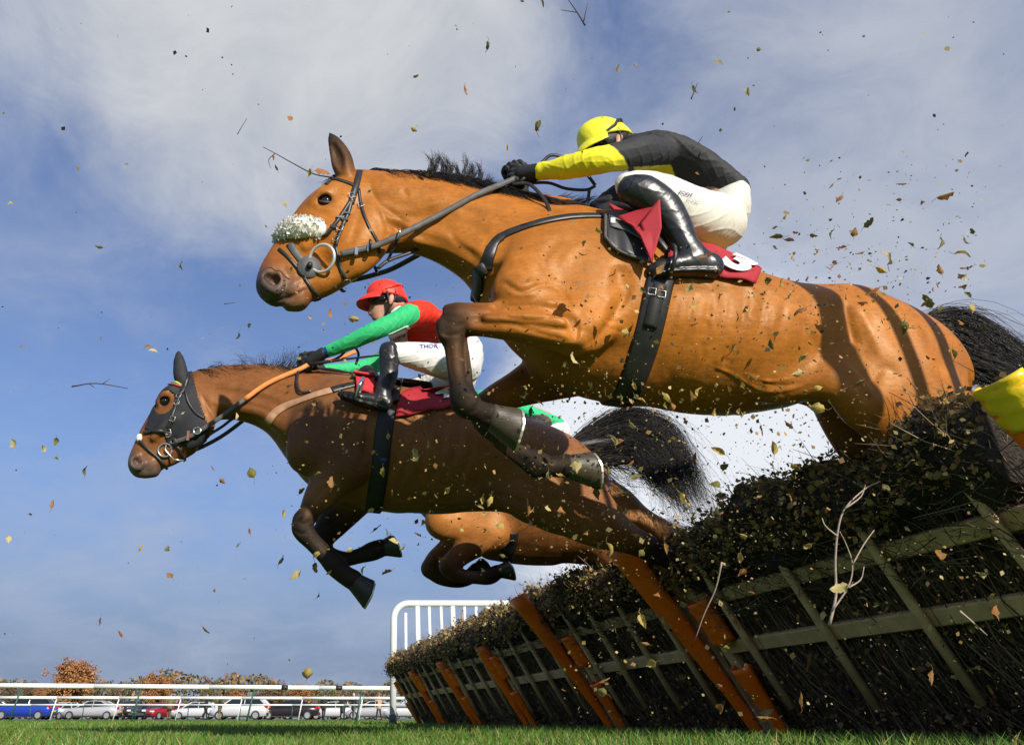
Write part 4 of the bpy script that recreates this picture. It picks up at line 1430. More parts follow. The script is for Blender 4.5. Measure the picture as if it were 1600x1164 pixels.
SC1 = [(_Y([(95, 592), (250, 622), (400, 640), (525, 605)]), 3.2, -.0045, .1), (_Y([(260, 650), (400, 695), (500, 722), (575, 748)]), 3, -.004, .1),
       (_Y([(100, 575), (250, 565), (420, 560), (520, 560)]), 4, .0030, .1), (_Y([(300, 655), (430, 665), (550, 660)]), 5, .0035, .1),
       (_Y([(455, 548), (510, 562), (565, 572)]), 2.2, -.0035, .1), (_Y([(470, 575), (530, 598), (560, 600)]), 2.2, -.003, .1), (_Y([(560, 620), (590, 680), (580, 740)]), 3, -.0055, .1),
       (_Y([(215, 520), (250, 470), (330, 512), (420, 482), (490, 490), (545, 550), (575, 630)]), 4, -.0060, .08),
       (_Y([(250, 440), (330, 485), (420, 458)]), 6, .0040, .08), (_Y([(300, 380), (390, 440), (430, 430)]), 7, -.004, .08),
       (_Y([(850, 450), (790, 560), (735, 650), (680, 720), (625, 762)]), 6, -.0085, .1), (_Y([(790, 470), (720, 580), (670, 690)]), 8, .005, .1),
       (_Y([(430, 440), (445, 340), (530, 255)]), 8, -.0055, .05), (_Y([(500, 420), (560, 330), (640, 270)]), 9, .004, .05), (_Y([(610, 590), (650, 640), (640, 700)]), 6, .005, .1),
       (_Y([(700, 660), (770, 690), (810, 700)]), 2.5, -.003, .1), (_Y([(720, 640), (790, 650)]), 2.5, -.003, .1), (_Y([(0, 245), (60, 300), (140, 360)]), 6, -.007),
       (_Y([(0, 200), (90, 240), (170, 290)]), 8, .005), (_Y([(40, 70), (150, 120), (290, 150), (420, 150)]), 8, .004), (_Y([(20, 120), (150, 165), (300, 190)]), 7, -.004),
       (_Z([(680, 310), (715, 410), (790, 495), (900, 560), (1000, 605), (1150, 650)]), 4, -.0065), (_Z([(760, 440), (850, 495), (950, 505), (1060, 470), (1160, 420)]), 7, .005),
       (_Z([(790, 560), (850, 610), (930, 640)]), 5, -.007), (_Z([(700, 430), (770, 520), (800, 620), (790, 690)]), 4, -.006), (_Z([(880, 370), (910, 400), (930, 400)]), 6, -.004),
       (_Z([(560, 540), (500, 610), (440, 690), (380, 760)]), 2.5, .0028), (_Z([(640, 480), (600, 620), (560, 720)]), 6, -.004), (_Z([(330, 480), (380, 520), (470, 540)]), 5, -.0045),
       (_Z([(240, 1000), (260, 960), (300, 920)]), 2.5, -.003), (_Z([(180, 1010), (220, 960), (240, 900)]), 3, .0025), (_Z([(350, 390), (400, 380), (460, 395)]), 3, .003),
       (_B([(470, 470), (560, 505), (690, 490)]), 2.2, .0045), (_B([(330, 440), (420, 475), (540, 540), (660, 530)]), 2.2, .0045), (_B([(430, 540), (520, 552), (650, 540), (760, 500)]), 2.5, .005), (_B([(500, 480), (580, 520), (700, 515)]), 1.8, -.004),
       (_B([(690, 230), (745, 330), (790, 430)]), 9, -.008), (_B([(860, 420), (910, 470), (960, 525), (1000, 580)]), 5, .007), (_B([(860, 470), (930, 535), (985, 600)]), 6, -.006),
       (_U([(700, 320), (720, 430), (742, 520), (765, 585)]), 8, -.014), (_U([(770, 350), (800, 440), (850, 550), (900, 640)]), 9, .006), (_U([(840, 800), (860, 720), (920, 690), (1000, 760)]), 8, -.005),
       (_U([(880, 360), (940, 480), (1010, 620), (1080, 780)]), 9, -.005), (_U([(1000, 420), (1090, 560), (1160, 720)]), 10, .004), (_U([(1080, 480), (1160, 600), (1210, 740)]), 6, -.005)]
SC1 += [([(416, 472), (436, 469), (458, 462), (478, 450)], 2.4, -.007), ([(424, 462), (440, 458), (456, 450)], 5, .003), ([(410, 446), (418, 456), (432, 462)], 3, -.003), ([(452, 482), (468, 476), (480, 464)], 4, .003), ([(440, 420), (452, 430), (456, 444)], 5, -.004),
        ([(724, 528), (728, 565), (731, 600)], 2.6, -.006), ([(700, 530), (704, 565), (709, 600)], 2.5, -.003), ([(690, 492), (703, 488), (722, 492)], 4, .004), ([(686, 516), (700, 524), (722, 520)], 3, -.0045),
        ([(695, 500), (712, 508), (730, 505)], 3, -.003), ([(714, 618), (728, 616), (742, 620)], 3, .003), ([(726, 648), (744, 640), (756, 632)], 2.5, -.004), ([(735, 608), (740, 622), (742, 634)], 4, .004),
        ([(790, 684), (815, 702), (838, 714)], 2, -.004), ([(752, 655), (765, 655), (778, 660)], 3, -.003)]
SC1 = [(l_[0], l_[1], l_[2] * .72, *l_[3:]) for l_ in SC1]
for k, x in enumerate((1052, 1076, 1104, 1131, 1160, 1190, 1222)):
    SC1.append(([(x + 6, 452), (x, 500), (x - 16, 548), (x - 38, 590)], 6.5, -.0032 - .0006 * (k % 3)))
_g = random.Random(3)
for k in range(26):
    x, y = _g.uniform(1050, 1260), _g.uniform(455, 600)
    SC1.append(([(x, y), (x + _g.uniform(-8, 8), y + 14), (x + _g.uniform(-14, 10), y + 30)], _g.uniform(3, 6), _g.uniform(-.0022, .0022)))

def paint1(V, C):
    n = H1.P(428, 436, .065)
    for sg in (1, -1):
        d = np.linalg.norm(V - np.array([n[0], n[1] * sg, n[2]]), axis=1)
        w = np.clip(1.25 - d / .026, 0, 1)[:, None]
        C = C * (1 - w) + np.array((.05, .010, .009)) * w
    q = H1.wld(V * np.array([1, 1, 1])) - CAM
    A_ = V.copy(); A_[:, 1] = np.abs(A_[:, 1]); q = H1.wld(A_) - CAM
    dep = q[:, 1] * CP + q[:, 2] * SP
    px, py = PCX + FPX * q[:, 0] / dep, PCY - FPX * (-q[:, 1] * SP + q[:, 2] * CP) / dep
    ml = np.array(catmull([(416, 472), (436, 469), (458, 462), (478, 450)], 8))
    dm = np.min(np.hypot(px[:, None] - ml[None, :, 0], py[:, None] - ml[None, :, 1]), axis=1) if len(px) < 400000 else np.full(len(px), 99.)
    w = (np.exp(-(dm / 2.0) ** 2) * .85)[:, None]
    C = C * (1 - w) + np.array((.015, .012, .011)) * w
    # dark upper lip and nose, paler chin
    for cx, cy, r_, col, mx in ((410, 446, 20, (.035, .03, .03), .8), (430, 474, 16, (.03, .026, .026), .7), (468, 474, 13, (.24, .13, .06), .7), (446, 446, 20, (.15, .10, .075), .5)):
        w = (np.exp(-(((px - cx) ** 2 + (py - cy) ** 2) / r_ ** 2)) * mx)[:, None]
        C = C * (1 - w) + np.array(col) * w
    e = H1.P(509, 315, .08)
    for sg in (1, -1):
        d = np.linalg.norm(V - np.array([e[0], e[1] * sg, e[2]]), axis=1)
        w = np.clip(1.2 - d / .040, 0, .75)[:, None]
        C = C * (1 - w) + np.array((.06, .045, .04)) * w
    return C
# ---------------------------------------------------------------- the dark bay horse in the middle
DBT = (.235, .092, .031)  # trunk and quarters: coat colour lightened to lift their shade
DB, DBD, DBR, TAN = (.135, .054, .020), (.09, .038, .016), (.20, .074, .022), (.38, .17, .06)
H2 = Frame(720, 690, 4.15, 5)
b2 = Body(H2, 0.0075)
b2.chain([(478, 660, 34, 0, .9), (505, 668, 66, 0, .85), (556, 686, 99, 0, .74), (612, 698, 98, 0, .88), (676, 706, 95, 0, .93), (738, 712, 86, 0, 1.0),
          (795, 724, 76, 0, 1.05), (846, 740, 74, 0, 1.1), (888, 756, 60, 0, 1.1), (912, 766, 42, 0, 1.2)], col=DBT, sub=6)
b2.chain([(500, 600, 22, 0, .6), (550, 605, 22, 0, .5), (600, 622, 22, 0, .6), (680, 640, 18, 0, .9)], k=.05, col=DBT)
b2.chain([(312, 618, 28, 0, .75, DBR), (350, 613, 36, 0, .62, DBR), (395, 616, 42, 0, .6), (440, 628, 50, 0, .62), (482, 648, 62, 0, .72), (520, 665, 70, 0, .8)], k=.05, col=DB, sub=6)
b2.chain([(296, 594, 12, 0, .8), (345, 590, 14, 0, .7), (400, 590, 15, 0, .65), (455, 594, 17, 0, .6), (510, 604, 22, 0, .6)], k=.05, col=DB)
b2.chain([(336, 642, 14, 0, .9, DBR), (372, 638, 16, 0, .9, DBR), (410, 646, 18, 0, .9, DB), (440, 664, 20, 0, .9), (468, 695, 26, 0, 1)], k=.03)
b2.chain([(320, 625, 10, .055, .8, DBR), (360, 632, 10, .06, .8, DBR), (405, 640, 12, .07, .8), (450, 662, 17, .10, .8)], k=.035, col=DB)
for sgn in (1, -1):
    b2.chain([(540, 612, 18, .10 * sgn, .7), (515, 642, 36, .155 * sgn, .5), (494, 676, 40, .185 * sgn, .55), (484, 706, 36, .19 * sgn, .8)], k=.05, col=DB)
    b2.chain([(556, 640, 26, .15 * sgn, .5), (556, 688, 42, .20 * sgn, .45), (545, 722, 34, .21 * sgn, .6)], k=.04, col=DB)
    b2.chain([(486, 706, 32, .185 * sgn, .8), (516, 722, 36, .195 * sgn, .7), (542, 728, 30, .20 * sgn, .8)], k=.035, col=DB)
NL = .19
b2.chain([(540, 728, 34, NL, .8, DB), (519, 750, 31, NL, .85, (.20, .085, .032)), (499, 776, 24, NL, .9, (.22, .095, .035)), (483, 799, 16, NL, 1, SOOT), (475, 813, 17, NL, 1, BLK)], k=.022, col=DB)
b2.chain([(474, 814, 17, NL, 1, BLK), (473, 828, 16.5, NL, .95, BLK), (490, 848, 14, NL, .9, BLK), (508, 867, 14, NL, .9, BLK), (524, 883, 17, NL, .95, BLK), (536, 896, 15, NL, .95, BLK), (552, 906, 16, NL, 1, BLK)], k=.012)
b2.chain([(488, 836, 6, NL, .8, BLK), (512, 860, 7, NL, .8, BLK), (534, 880, 9, NL, 1, BLK)], k=.008)
FL = -.15
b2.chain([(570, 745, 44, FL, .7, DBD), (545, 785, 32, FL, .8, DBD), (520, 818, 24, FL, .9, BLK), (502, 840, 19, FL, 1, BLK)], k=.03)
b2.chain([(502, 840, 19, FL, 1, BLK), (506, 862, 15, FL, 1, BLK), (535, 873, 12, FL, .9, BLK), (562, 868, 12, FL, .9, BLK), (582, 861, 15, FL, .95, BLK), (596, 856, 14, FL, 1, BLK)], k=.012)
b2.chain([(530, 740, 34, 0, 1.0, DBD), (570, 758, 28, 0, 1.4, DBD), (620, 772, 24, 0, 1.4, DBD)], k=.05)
for sgn, sx, sy in ((1, 0, 0), (-1, 18, -38)):
    g = .15 * sgn
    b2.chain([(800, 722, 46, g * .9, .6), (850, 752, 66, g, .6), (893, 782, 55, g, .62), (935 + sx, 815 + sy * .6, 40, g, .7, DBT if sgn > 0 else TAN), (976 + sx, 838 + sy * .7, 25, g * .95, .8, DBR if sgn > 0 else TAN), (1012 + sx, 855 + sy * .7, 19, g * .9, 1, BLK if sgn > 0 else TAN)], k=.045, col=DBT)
    b2.chain([(1012 + sx, 855 + sy * .7, 19, g * .9, .9, BLK), (1030 + sx, 868 + sy * .6, 15, g * .9, .9, BLK), (1066 + sx, 884 + sy * .4, 13, g * .9, 1, BLK), (1086 + sx, 894 + sy * .4, 16, g * .9, 1, BLK), (1104 + sx, 908 + sy * .4, 15, g * .9, 1, BLK)], k=.015)
b2.chain([(745, 770, 28, .13, .6), (788, 772, 22, .17, .6), (824, 785, 26, .19, .7)], k=.05, col=DB)
b2.chain([(838, 716, 20, .175, .5), (862, 755, 24, .19, .45), (888, 795, 24, .195, .45)], k=.03, col=DB)
for x in (640, 666, 694, 720):
    b2.chain([(x, 655, 3, .29, .8), (x - 8, 700, 3, .308, .8), (x - 22, 745, 3, .30, .8)], k=.05, op='sub')
b2.chain([(582, 690, 4, .29, 1), (575, 740, 4, .28, 1)], k=.05, op='sub')
# head
b2.chain([(306, 618, 26, 0, .78), (296, 632, 35, 0, .82), (279, 650, 38, 0, .76), (259, 672, 34, 0, .64), (242, 694, 29, 0, .6), (230, 712, 25, 0, .62, DBR), (224, 724, 22, 0, .66, GREYM)], k=.02, col=DBR)
b2.chain([(219, 712, 12, 0, 1.2, DBD), (214, 722, 11, 0, 1.3, GREYM), (219, 734, 10, 0, 1.3, GREYM)], k=.02)
b2.chain([(236, 728, 15, 0, 1.1, GREYM), (240, 737, 9, 0, 1.2, GREYM), (228, 739, 8, 0, 1.3, GREYM)], k=.012)
b2.chain([(240, 722, 14, 0, .9, DBR), (264, 714, 15, 0, .8, DBR), (290, 694, 20, 0, .7, DBR)], k=.02)
for sgn in (1, -1):
    b2.chain([(316, 638, 22, .045 * sgn, .6), (306, 660, 27, .055 * sgn, .5), (296, 676, 23, .05 * sgn, .5)], k=.02, col=DBR)
    b2.chain([(326, 645, 9, .05 * sgn, .8), (321, 672, 10, .045 * sgn, .8), (303, 688, 10, .04 * sgn, .8), (276, 702, 9, .032 * sgn, .8)], k=.02, col=DBR)
    b2.chain([(274, 606, 8, .065 * sgn, .9), (260, 616, 8, .082 * sgn, .8), (250, 628, 6, .075 * sgn, .8)], k=.02, col=DBR)
    b2.chain([(272, 652, 6, .085 * sgn, .8), (254, 668, 6, .08 * sgn, .8), (240, 684, 5, .07 * sgn, .8)], k=.02, col=DBR)
    b2.chain([(257, 627, 7.5, .078 * sgn, .8)], k=.012, op='sub')
    b2.chain([(214, 713, 6, .045 * sgn, 1, DBD), (207, 719, 5, .05 * sgn, 1, GREYM), (208, 728, 5, .05 * sgn, 1, GREYM), (217, 731, 5, .05 * sgn, 1, GREYM), (222, 724, 5, .052 * sgn, 1, GREYM)], k=.010)
    b2.chain([(211, 719, 4, .060 * sgn, 1.2), (215, 722, 5.5, .060 * sgn, 1.3)], k=.006, op='sub')
    lt = .055 * sgn
    b2.chain([(287, 598, 9, lt, 1, BLK), (283, 588, 10, lt * 1.1, .75, BLK), (281, 574, 9, lt * 1.15, .6, BLK), (279.5, 560, 6, lt * 1.15, .6, BLK), (278.5, 550, 1.5, lt * 1.1, .8, BLK)], k=.012)
b2.chain([(214, 740, 1.5, .06, 1), (228, 735, 1.5, .07, 1), (244, 727, 1.5, .065, 1)], k=.006, op='sub')

HOOD = (.012, .012, .016)
def in_poly(px, py, poly):
    r = np.zeros(len(px), bool)
    j = len(poly) - 1
    for i in range(len(poly)):
        xi, yi = poly[i]; xj, yj = poly[j]
        c = ((yi > py) != (yj > py)) & (px < (xj - xi) * (py - yi) / (yj - yi + 1e-9) + xi)
        r ^= c
        j = i
    return r
dark_coat = coat_mat('dark_bay_coat', .42, .36)
def eye_paint(fr, eye, nos, re=.036, rn=.019):
    def f(V, C):
        for (p, r, col, mx) in ((nos, rn, (.06, .012, .010), 1), (eye, re, (.04, .03, .025), .7)):
            q = fr.P(*p)
            for sg in (1, -1):
                d = np.linalg.norm(V - np.array([q[0], q[1] * sg, q[2]]), axis=1)
                w = np.clip(1.25 - d / r, 0, mx)[:, None]
                C = C * (1 - w) + np.array(col) * w
        return C
    return f

# ---------------------------------------------------------------- the light bay horse behind
LB, LBD = (.38, .145, .034), (.20, .075, .022)
H3f = Frame(820, 800, 5.25, 4)
b3 = Body(H3f, 0.0105)
b3.chain([(672, 770, 26, 0, .9), (705, 768, 52, 0, .85), (745, 776, 78, 0, .74), (795, 790, 80, 0, .88), (840, 800, 78, 0, .93), (885, 808, 70, 0, 1), (925, 820, 62, 0, 1.05), (962, 832, 58, 0, 1.1), (992, 842, 46, 0, 1.15), (1010, 850, 32, 0, 1.2)], col=LBD, sub=5)
b3.chain([(712, 715, 18, 0, .6), (760, 716, 16, 0, .5), (820, 738, 16, 0, .7)], k=.05, col=LBD)
b3.chain([(560, 735, 20, 0, .75), (590, 732, 28, 0, .62), (625, 738, 34, 0, .6), (660, 750, 42, 0, .64), (700, 765, 52, 0, .75)], k=.05, col=LBD)
b3.chain([(552, 735, 22, 0, .8), (540, 752, 28, 0, .78), (524, 770, 26, 0, .66), (508, 790, 20, 0, .62), (500, 802, 16, 0, .66, GREYM)], k=.02, col=LBD)
for sgn in (1, -1):
    b3.chain([(735, 738, 16, .10 * sgn, .7), (715, 768, 30, .155 * sgn, .5), (700, 796, 32, .185 * sgn, .6), (692, 815, 28, .19 * sgn, .8)], k=.05, col=LB)
    b3.chain([(760, 770, 30, .16 * sgn, .5), (764, 805, 36, .20 * sgn, .5), (762, 830, 28, .21 * sgn, .6)], k=.04, col=LB)
    b3.chain([(695, 815, 24, .185 * sgn, .8), (725, 822, 30, .195 * sgn, .7), (765, 830, 30, .20 * sgn, .8)], k=.035, col=LB)
    b3.chain([(556, 727, 8, .055 * sgn, 1), (552, 712, 8, .06 * sgn, .7), (548, 694, 1.5, .06 * sgn, .7)], k=.012, col=SOOT)
b3.chain([(768, 833, 28, .19, .8, LB), (742, 848, 23, .19, .9, LBD), (718, 868, 17, .19, 1, LBD), (702, 884, 16, .19, 1, SOOT)], k=.02)
b3.chain([(702, 884, 16, .19, 1, SOOT), (712, 897, 12, .19, 1, SOOT), (742, 902, 10, .19, 1, (.10, .05, .03)), (764, 900, 13, .19, 1, BLK), (778, 893, 11, .19, 1, BLK)], k=.012)
b3.chain([(728, 838, 24, -.16, .8, LB), (702, 858, 19, -.16, .9, LB), (682, 874, 16, -.16, 1, LBD), (673, 888, 15, -.16, 1, SOOT)], k=.02)
b3.chain([(673, 888, 15, -.16, 1, SOOT), (690, 902, 12, -.16, 1, SOOT), (716, 908, 10, -.16, 1, BLK), (735, 900, 12, -.16, 1, BLK), (744, 890, 11, -.16, 1, BLK)], k=.012)
b3.chain([(770, 850, 24, 0, 1.1, LB), (815, 858, 22, 0, 1.3, LB), (860, 862, 18, 0, 1.3, LB)], k=.05)
for sgn, sx in ((1, 0), (-1, 14)):
    g = .15 * sgn
    b3.chain([(930, 820, 36, g * .9, .6), (962, 845, 46, g, .6), (985, 872, 38, g, .62), (1005 + sx, 900, 26, g, .7), (1030 + sx, 922, 16, g, 1)], k=.045, col=LBD)
    b3.chain([(1030 + sx, 922, 16, g, 1), (1060 + sx, 940, 10, g, 1), (1082 + sx, 955, 12, g, 1), (1096 + sx, 965, 11, g, 1)], k=.015, col=BLK)

SC2 = [([(486, 838), (505, 856), (524, 874)], 2, -.006, .08), ([(470, 845), (486, 862), (505, 880)], 2, -.003, .08), ([(462, 812), (474, 818), (488, 812)], 3, -.004, .08), ([(458, 826), (470, 834), (484, 830)], 2.5, -.005, .08), ([(518, 892), (532, 884), (544, 876)], 2.2, -.004, .08),
       ([(467, 800), (488, 770), (508, 745)], 3, .003, .08), ([(478, 800), (498, 772), (520, 752)], 2.4, -.004, .08), ([(500, 800), (515, 780), (528, 760)], 3, -.004, .08),
       ([(575, 640), (572, 690), (558, 735)], 6, -.008, .1), ([(500, 640), (492, 675), (505, 705), (530, 715)], 6, -.006, .05), ([(545, 640), (535, 680), (540, 715)], 7, .005, .1),
       ([(335, 600), (372, 606), (420, 618), (460, 636)], 6, .005), ([(330, 622), (362, 628), (405, 636), (445, 655)], 4, -.006), ([(312, 612), (328, 640), (334, 652)], 3, -.005),
       ([(770, 690), (800, 720), (812, 765)], 7, -.007), ([(800, 700), (830, 735), (860, 785)], 7, .006), ([(835, 700), (868, 745), (900, 795)], 6, -.006), ([(770, 770), (810, 782), (850, 812)], 5, -.006),
       ([(640, 780), (690, 786), (740, 782)], 2.5, .005), ([(600, 770), (660, 790), (720, 788)], 2, -.004)]
for k, x in enumerate((628, 648, 670, 694, 716, 740)):
    SC2.append(([(x + 4, 650), (x, 690), (x - 12, 728), (x - 26, 762)], 5, -.0042 - .0008 * (k % 2)))
# ---------------------------------------------------------------- shared builders for tack, hair and riders
leather = mat('black_leather', (.022, .021, .021), .42, spec=.45, noise=(30, .3, 4), bump=(120, .25, .001))
webgrey = mat('worn_rubber_rein', (.085, .082, .080), .6, noise=(40, .3, 4), bump=(160, .4, .001))
steel = mat('steel', (.62, .62, .62), .22, metal=.9)
hair_m = mat('black_hair', (.020, .017, .017), .5, spec=.35)
maroon = mat('red_cloth', (.36, .012, .022), .75, noise=(50, .1, 3), bump=(180, .2, .001))
white_cloth = mat('white_print', (.78, .78, .76), .7)
buckle_m = mat('dull_buckle', (.42, .42, .42), .35, metal=.8)
eye_m = mat('horse_eye', (.010, .006, .005), .04, spec=.8)
hoof_m = mat('hoof_horn', (.055, .042, .026), .45, noise=(25, .35, 6), bump=(60, .3, .003, (1, 1, 6)))
hoof_dark = mat('dark_hoof', (.025, .022, .020), .4, noise=(20, .4, 5), bump=(60, .3, .003, (1, 1, 6)))
shoe_m = mat('horse_shoe', (.55, .53, .48), .35, metal=.6)

def patch(body, top, bot, nu, nv, off, fallback_lat=0.0, bulge=None):
    """grid of world points between two traced edges, laid on a body (or free at a lateral distance when body is None)"""
    def res(l, n):
        l = [np.asarray(p, float) for p in l]
        d = np.cumsum([0] + [np.linalg.norm(b[:2] - a[:2]) for a, b in zip(l[:-1], l[1:])])
        out = []
        for k in range(n + 1):
            s = d[-1] * k / n
            i = min(np.searchsorted(d, s, 'right') - 1, len(l) - 2)
            t = (s - d[i]) / (d[i + 1] - d[i] + 1e-9)
            out.append(l[i] + (l[i + 1] - l[i]) * t)
        return out
    T, B = res(catmull(top, 5) if len(top) > 2 else top, nu), res(catmull(bot, 5) if len(bot) > 2 else bot, nu)
    G = np.zeros((nv + 1, nu + 1, 3))
    for j in range(nv + 1):
        for i in range(nu + 1):
            q = T[i] + (B[i] - T[i]) * j / nv
            p = None
            if body is not None and not isinstance(body, Frame):
                p, n = body.cast(q[0], q[1], off)
                if p is None:
                    p = body.fr.W(q[0], q[1], fallback_lat)
            else:
                p = body.W(q[0], q[1], q[2] if len(q) > 2 else fallback_lat)
            G[j, i] = np.array(p)
    if body is not None and not isinstance(body, Frame):
        for _ in range(2):                          # ease the cloth over small bumps
            K = G.copy()
            K[1:-1, 1:-1] = (G[1:-1, 1:-1] * 2 + G[:-2, 1:-1] + G[2:, 1:-1] + G[1:-1, :-2] + G[1:-1, 2:]) / 6
            G = K
    return G

def grid_normals(G):
    du = np.gradient(G, axis=1); dv = np.gradient(G, axis=0)
    n = np.cross(du, dv)
    n /= np.linalg.norm(n, axis=2)[:, :, None] + 1e-12
    c = ((CAM - G) * n).sum(2)
    if c.mean() < 0: n = -n
    return n

def sheet(G, th, name, m, parent, wave=None):
    n = grid_normals(G)
    if wave: G = G + n * wave(G.shape)[..., None]
    a, b = G + n * th, G
    nv, nu = G.shape[:2]
    V = np.concatenate([a.reshape(-1, 3), b.reshape(-1, 3)])
    N = nv * nu
    F = []
    for j in range(nv - 1):
        for i in range(nu - 1):
            q = j * nu + i
            F.append((q, q + nu, q + nu + 1, q + 1))
            F.append((N + q, N + q + 1, N + q + nu + 1, N + q + nu))
    edge = [(0, i) for i in range(nu)] + [(j, nu - 1) for j in range(1, nv)] + [(nv - 1, i) for i in range(nu - 2, -1, -1)] + [(j, 0) for j in range(nv - 2, 0, -1)]
    ids = [j * nu + i for j, i in edge]
    for k in range(len(ids)):
        p, q = ids[k], ids[(k + 1) % len(ids)]
        F.append((p, q, N + q, N + p))
    o = mesh(name, V, F, m, parent, True)
    return o

def text_mesh(txt, bold=0.0):
    cu = bpy.data.curves.new('lettering', 'FONT')
    cu.body = txt
    cu.align_x, cu.align_y = 'CENTER', 'CENTER'
    cu.offset = bold
    cu.resolution_u = 6
    o = bpy.data.objects.new('lettering', cu)
    COL.objects.link(o)
    dg = bpy.context.evaluated_depsgraph_get()
    me = bpy.data.meshes.new_from_object(o.evaluated_get(dg))
    v = np.array([tuple(p.co) for p in me.vertices])
    f = [tuple(p.vertices) for p in me.polygons]
    bpy.data.objects.remove(o); bpy.data.curves.remove(cu); bpy.data.meshes.remove(me)
    return v, f

def print_on(G, txt, uv, size, rot, m, name, parent, off=.004, bold=.03, asp=1.0):
    """lettering laid on a grid patch: uv centre in 0..1, size as share of the patch height"""
    v, f = text_mesh(txt, bold)
    nv, nu = G.shape[:2]
    N = grid_normals(G)
    wu = np.linalg.norm(np.diff(G[nv // 2], axis=0), axis=1).sum(); wv = np.linalg.norm(np.diff(G[:, nu // 2], axis=0), axis=1).sum()
    c, s = math.cos(R(rot)), math.sin(R(rot))
    P = []
    for x, y, _ in v:
        x, y = x * asp, y
        X, Y = x * c - y * s, x * s + y * c
        u = np.clip(uv[0] + X * size * wv / wu, 0, .9999) * (nu - 1)
        w = np.clip(uv[1] - Y * size, 0, .9999) * (nv - 1)
        i, j = int(u), int(w)
        a, b = u - i, w - j
        def L(A): return (A[j, i] * (1 - a) + A[j, i + 1] * a) * (1 - b) + (A[j + 1, i] * (1 - a) + A[j + 1, i + 1] * a) * b
        P.append(L(G) + L(N) * off)
    return mesh(name, P, f, m, parent, False)

def hair(name, parent, guides, n, spread, m, r=.0011, seg=10, wave=.012, seed=0, len_var=.35, side=(0, 1, 0)):
    """strands following randomly mixed guide lines. guides: list of lists of world points"""
    g = np.random.default_rng(seed)
    GL = np.array([np.array(catmull(q, 8))[np.linspace(0, (len(q) - 1) * 8, seg + 1).astype(int)] for q in guides])
    k = len(GL)
    i = g.integers(0, k, n)
    j = np.clip(i + g.integers(-1, 2, n), 0, k - 1)
    t = g.uniform(0, 1, (n, 1, 1))
    P = GL[i] * (1 - t) + GL[j] * t
    s = np.linspace(0, 1, seg + 1)[None, :, None]
    P = P + g.normal(0, 1, (n, 1, 3)) * spread * (.25 + s ** 1.2)
    ph, fr = g.uniform(0, 6.28, (n, 1, 3)), g.uniform(3, 9, (n, 1, 3))
    P = P + np.sin(s * fr + ph) * wave * s * g.uniform(.2, 1.6, (n, 1, 1))
    ln = g.uniform(1 - len_var, 1, (n, 1, 1))
    # shorten by resampling each strand
    idx = s * ln * seg
    i0 = np.minimum(idx.astype(int), seg - 1)
    fr_ = idx - i0
    P = np.take_along_axis(P, np.repeat(i0, 3, 2), 1) * (1 - fr_) + np.take_along_axis(P, np.repeat(i0 + 1, 3, 2), 1) * fr_
    D = np.gradient(P, axis=1)
    D /= np.linalg.norm(D, axis=2)[..., None] + 1e-9
    X = np.cross(D, g.normal(size=(n, 1, 3))); X /= np.linalg.norm(X, axis=2)[..., None] + 1e-9
    Y = np.cross(D, X)
    rad = (r * g.uniform(.6, 1.5, (n, 1, 1))) * (1 - .85 * s)
    V = np.stack([P + (X * math.cos(a) + Y * math.sin(a)) * rad for a in (0, 2.094, 4.189)], 2).reshape(-1, 3)
    b = (np.arange(n) * (seg + 1) * 3)[:, None] + (np.arange(seg) * 3)[None]
    b = b.ravel()
    F = np.concatenate([np.stack([b + q, b + (q + 1) % 3, b + 3 + (q + 1) % 3, b + 3 + q], 1) for q in range(3)])
    return np_mesh(name, V, F, m, parent, True)

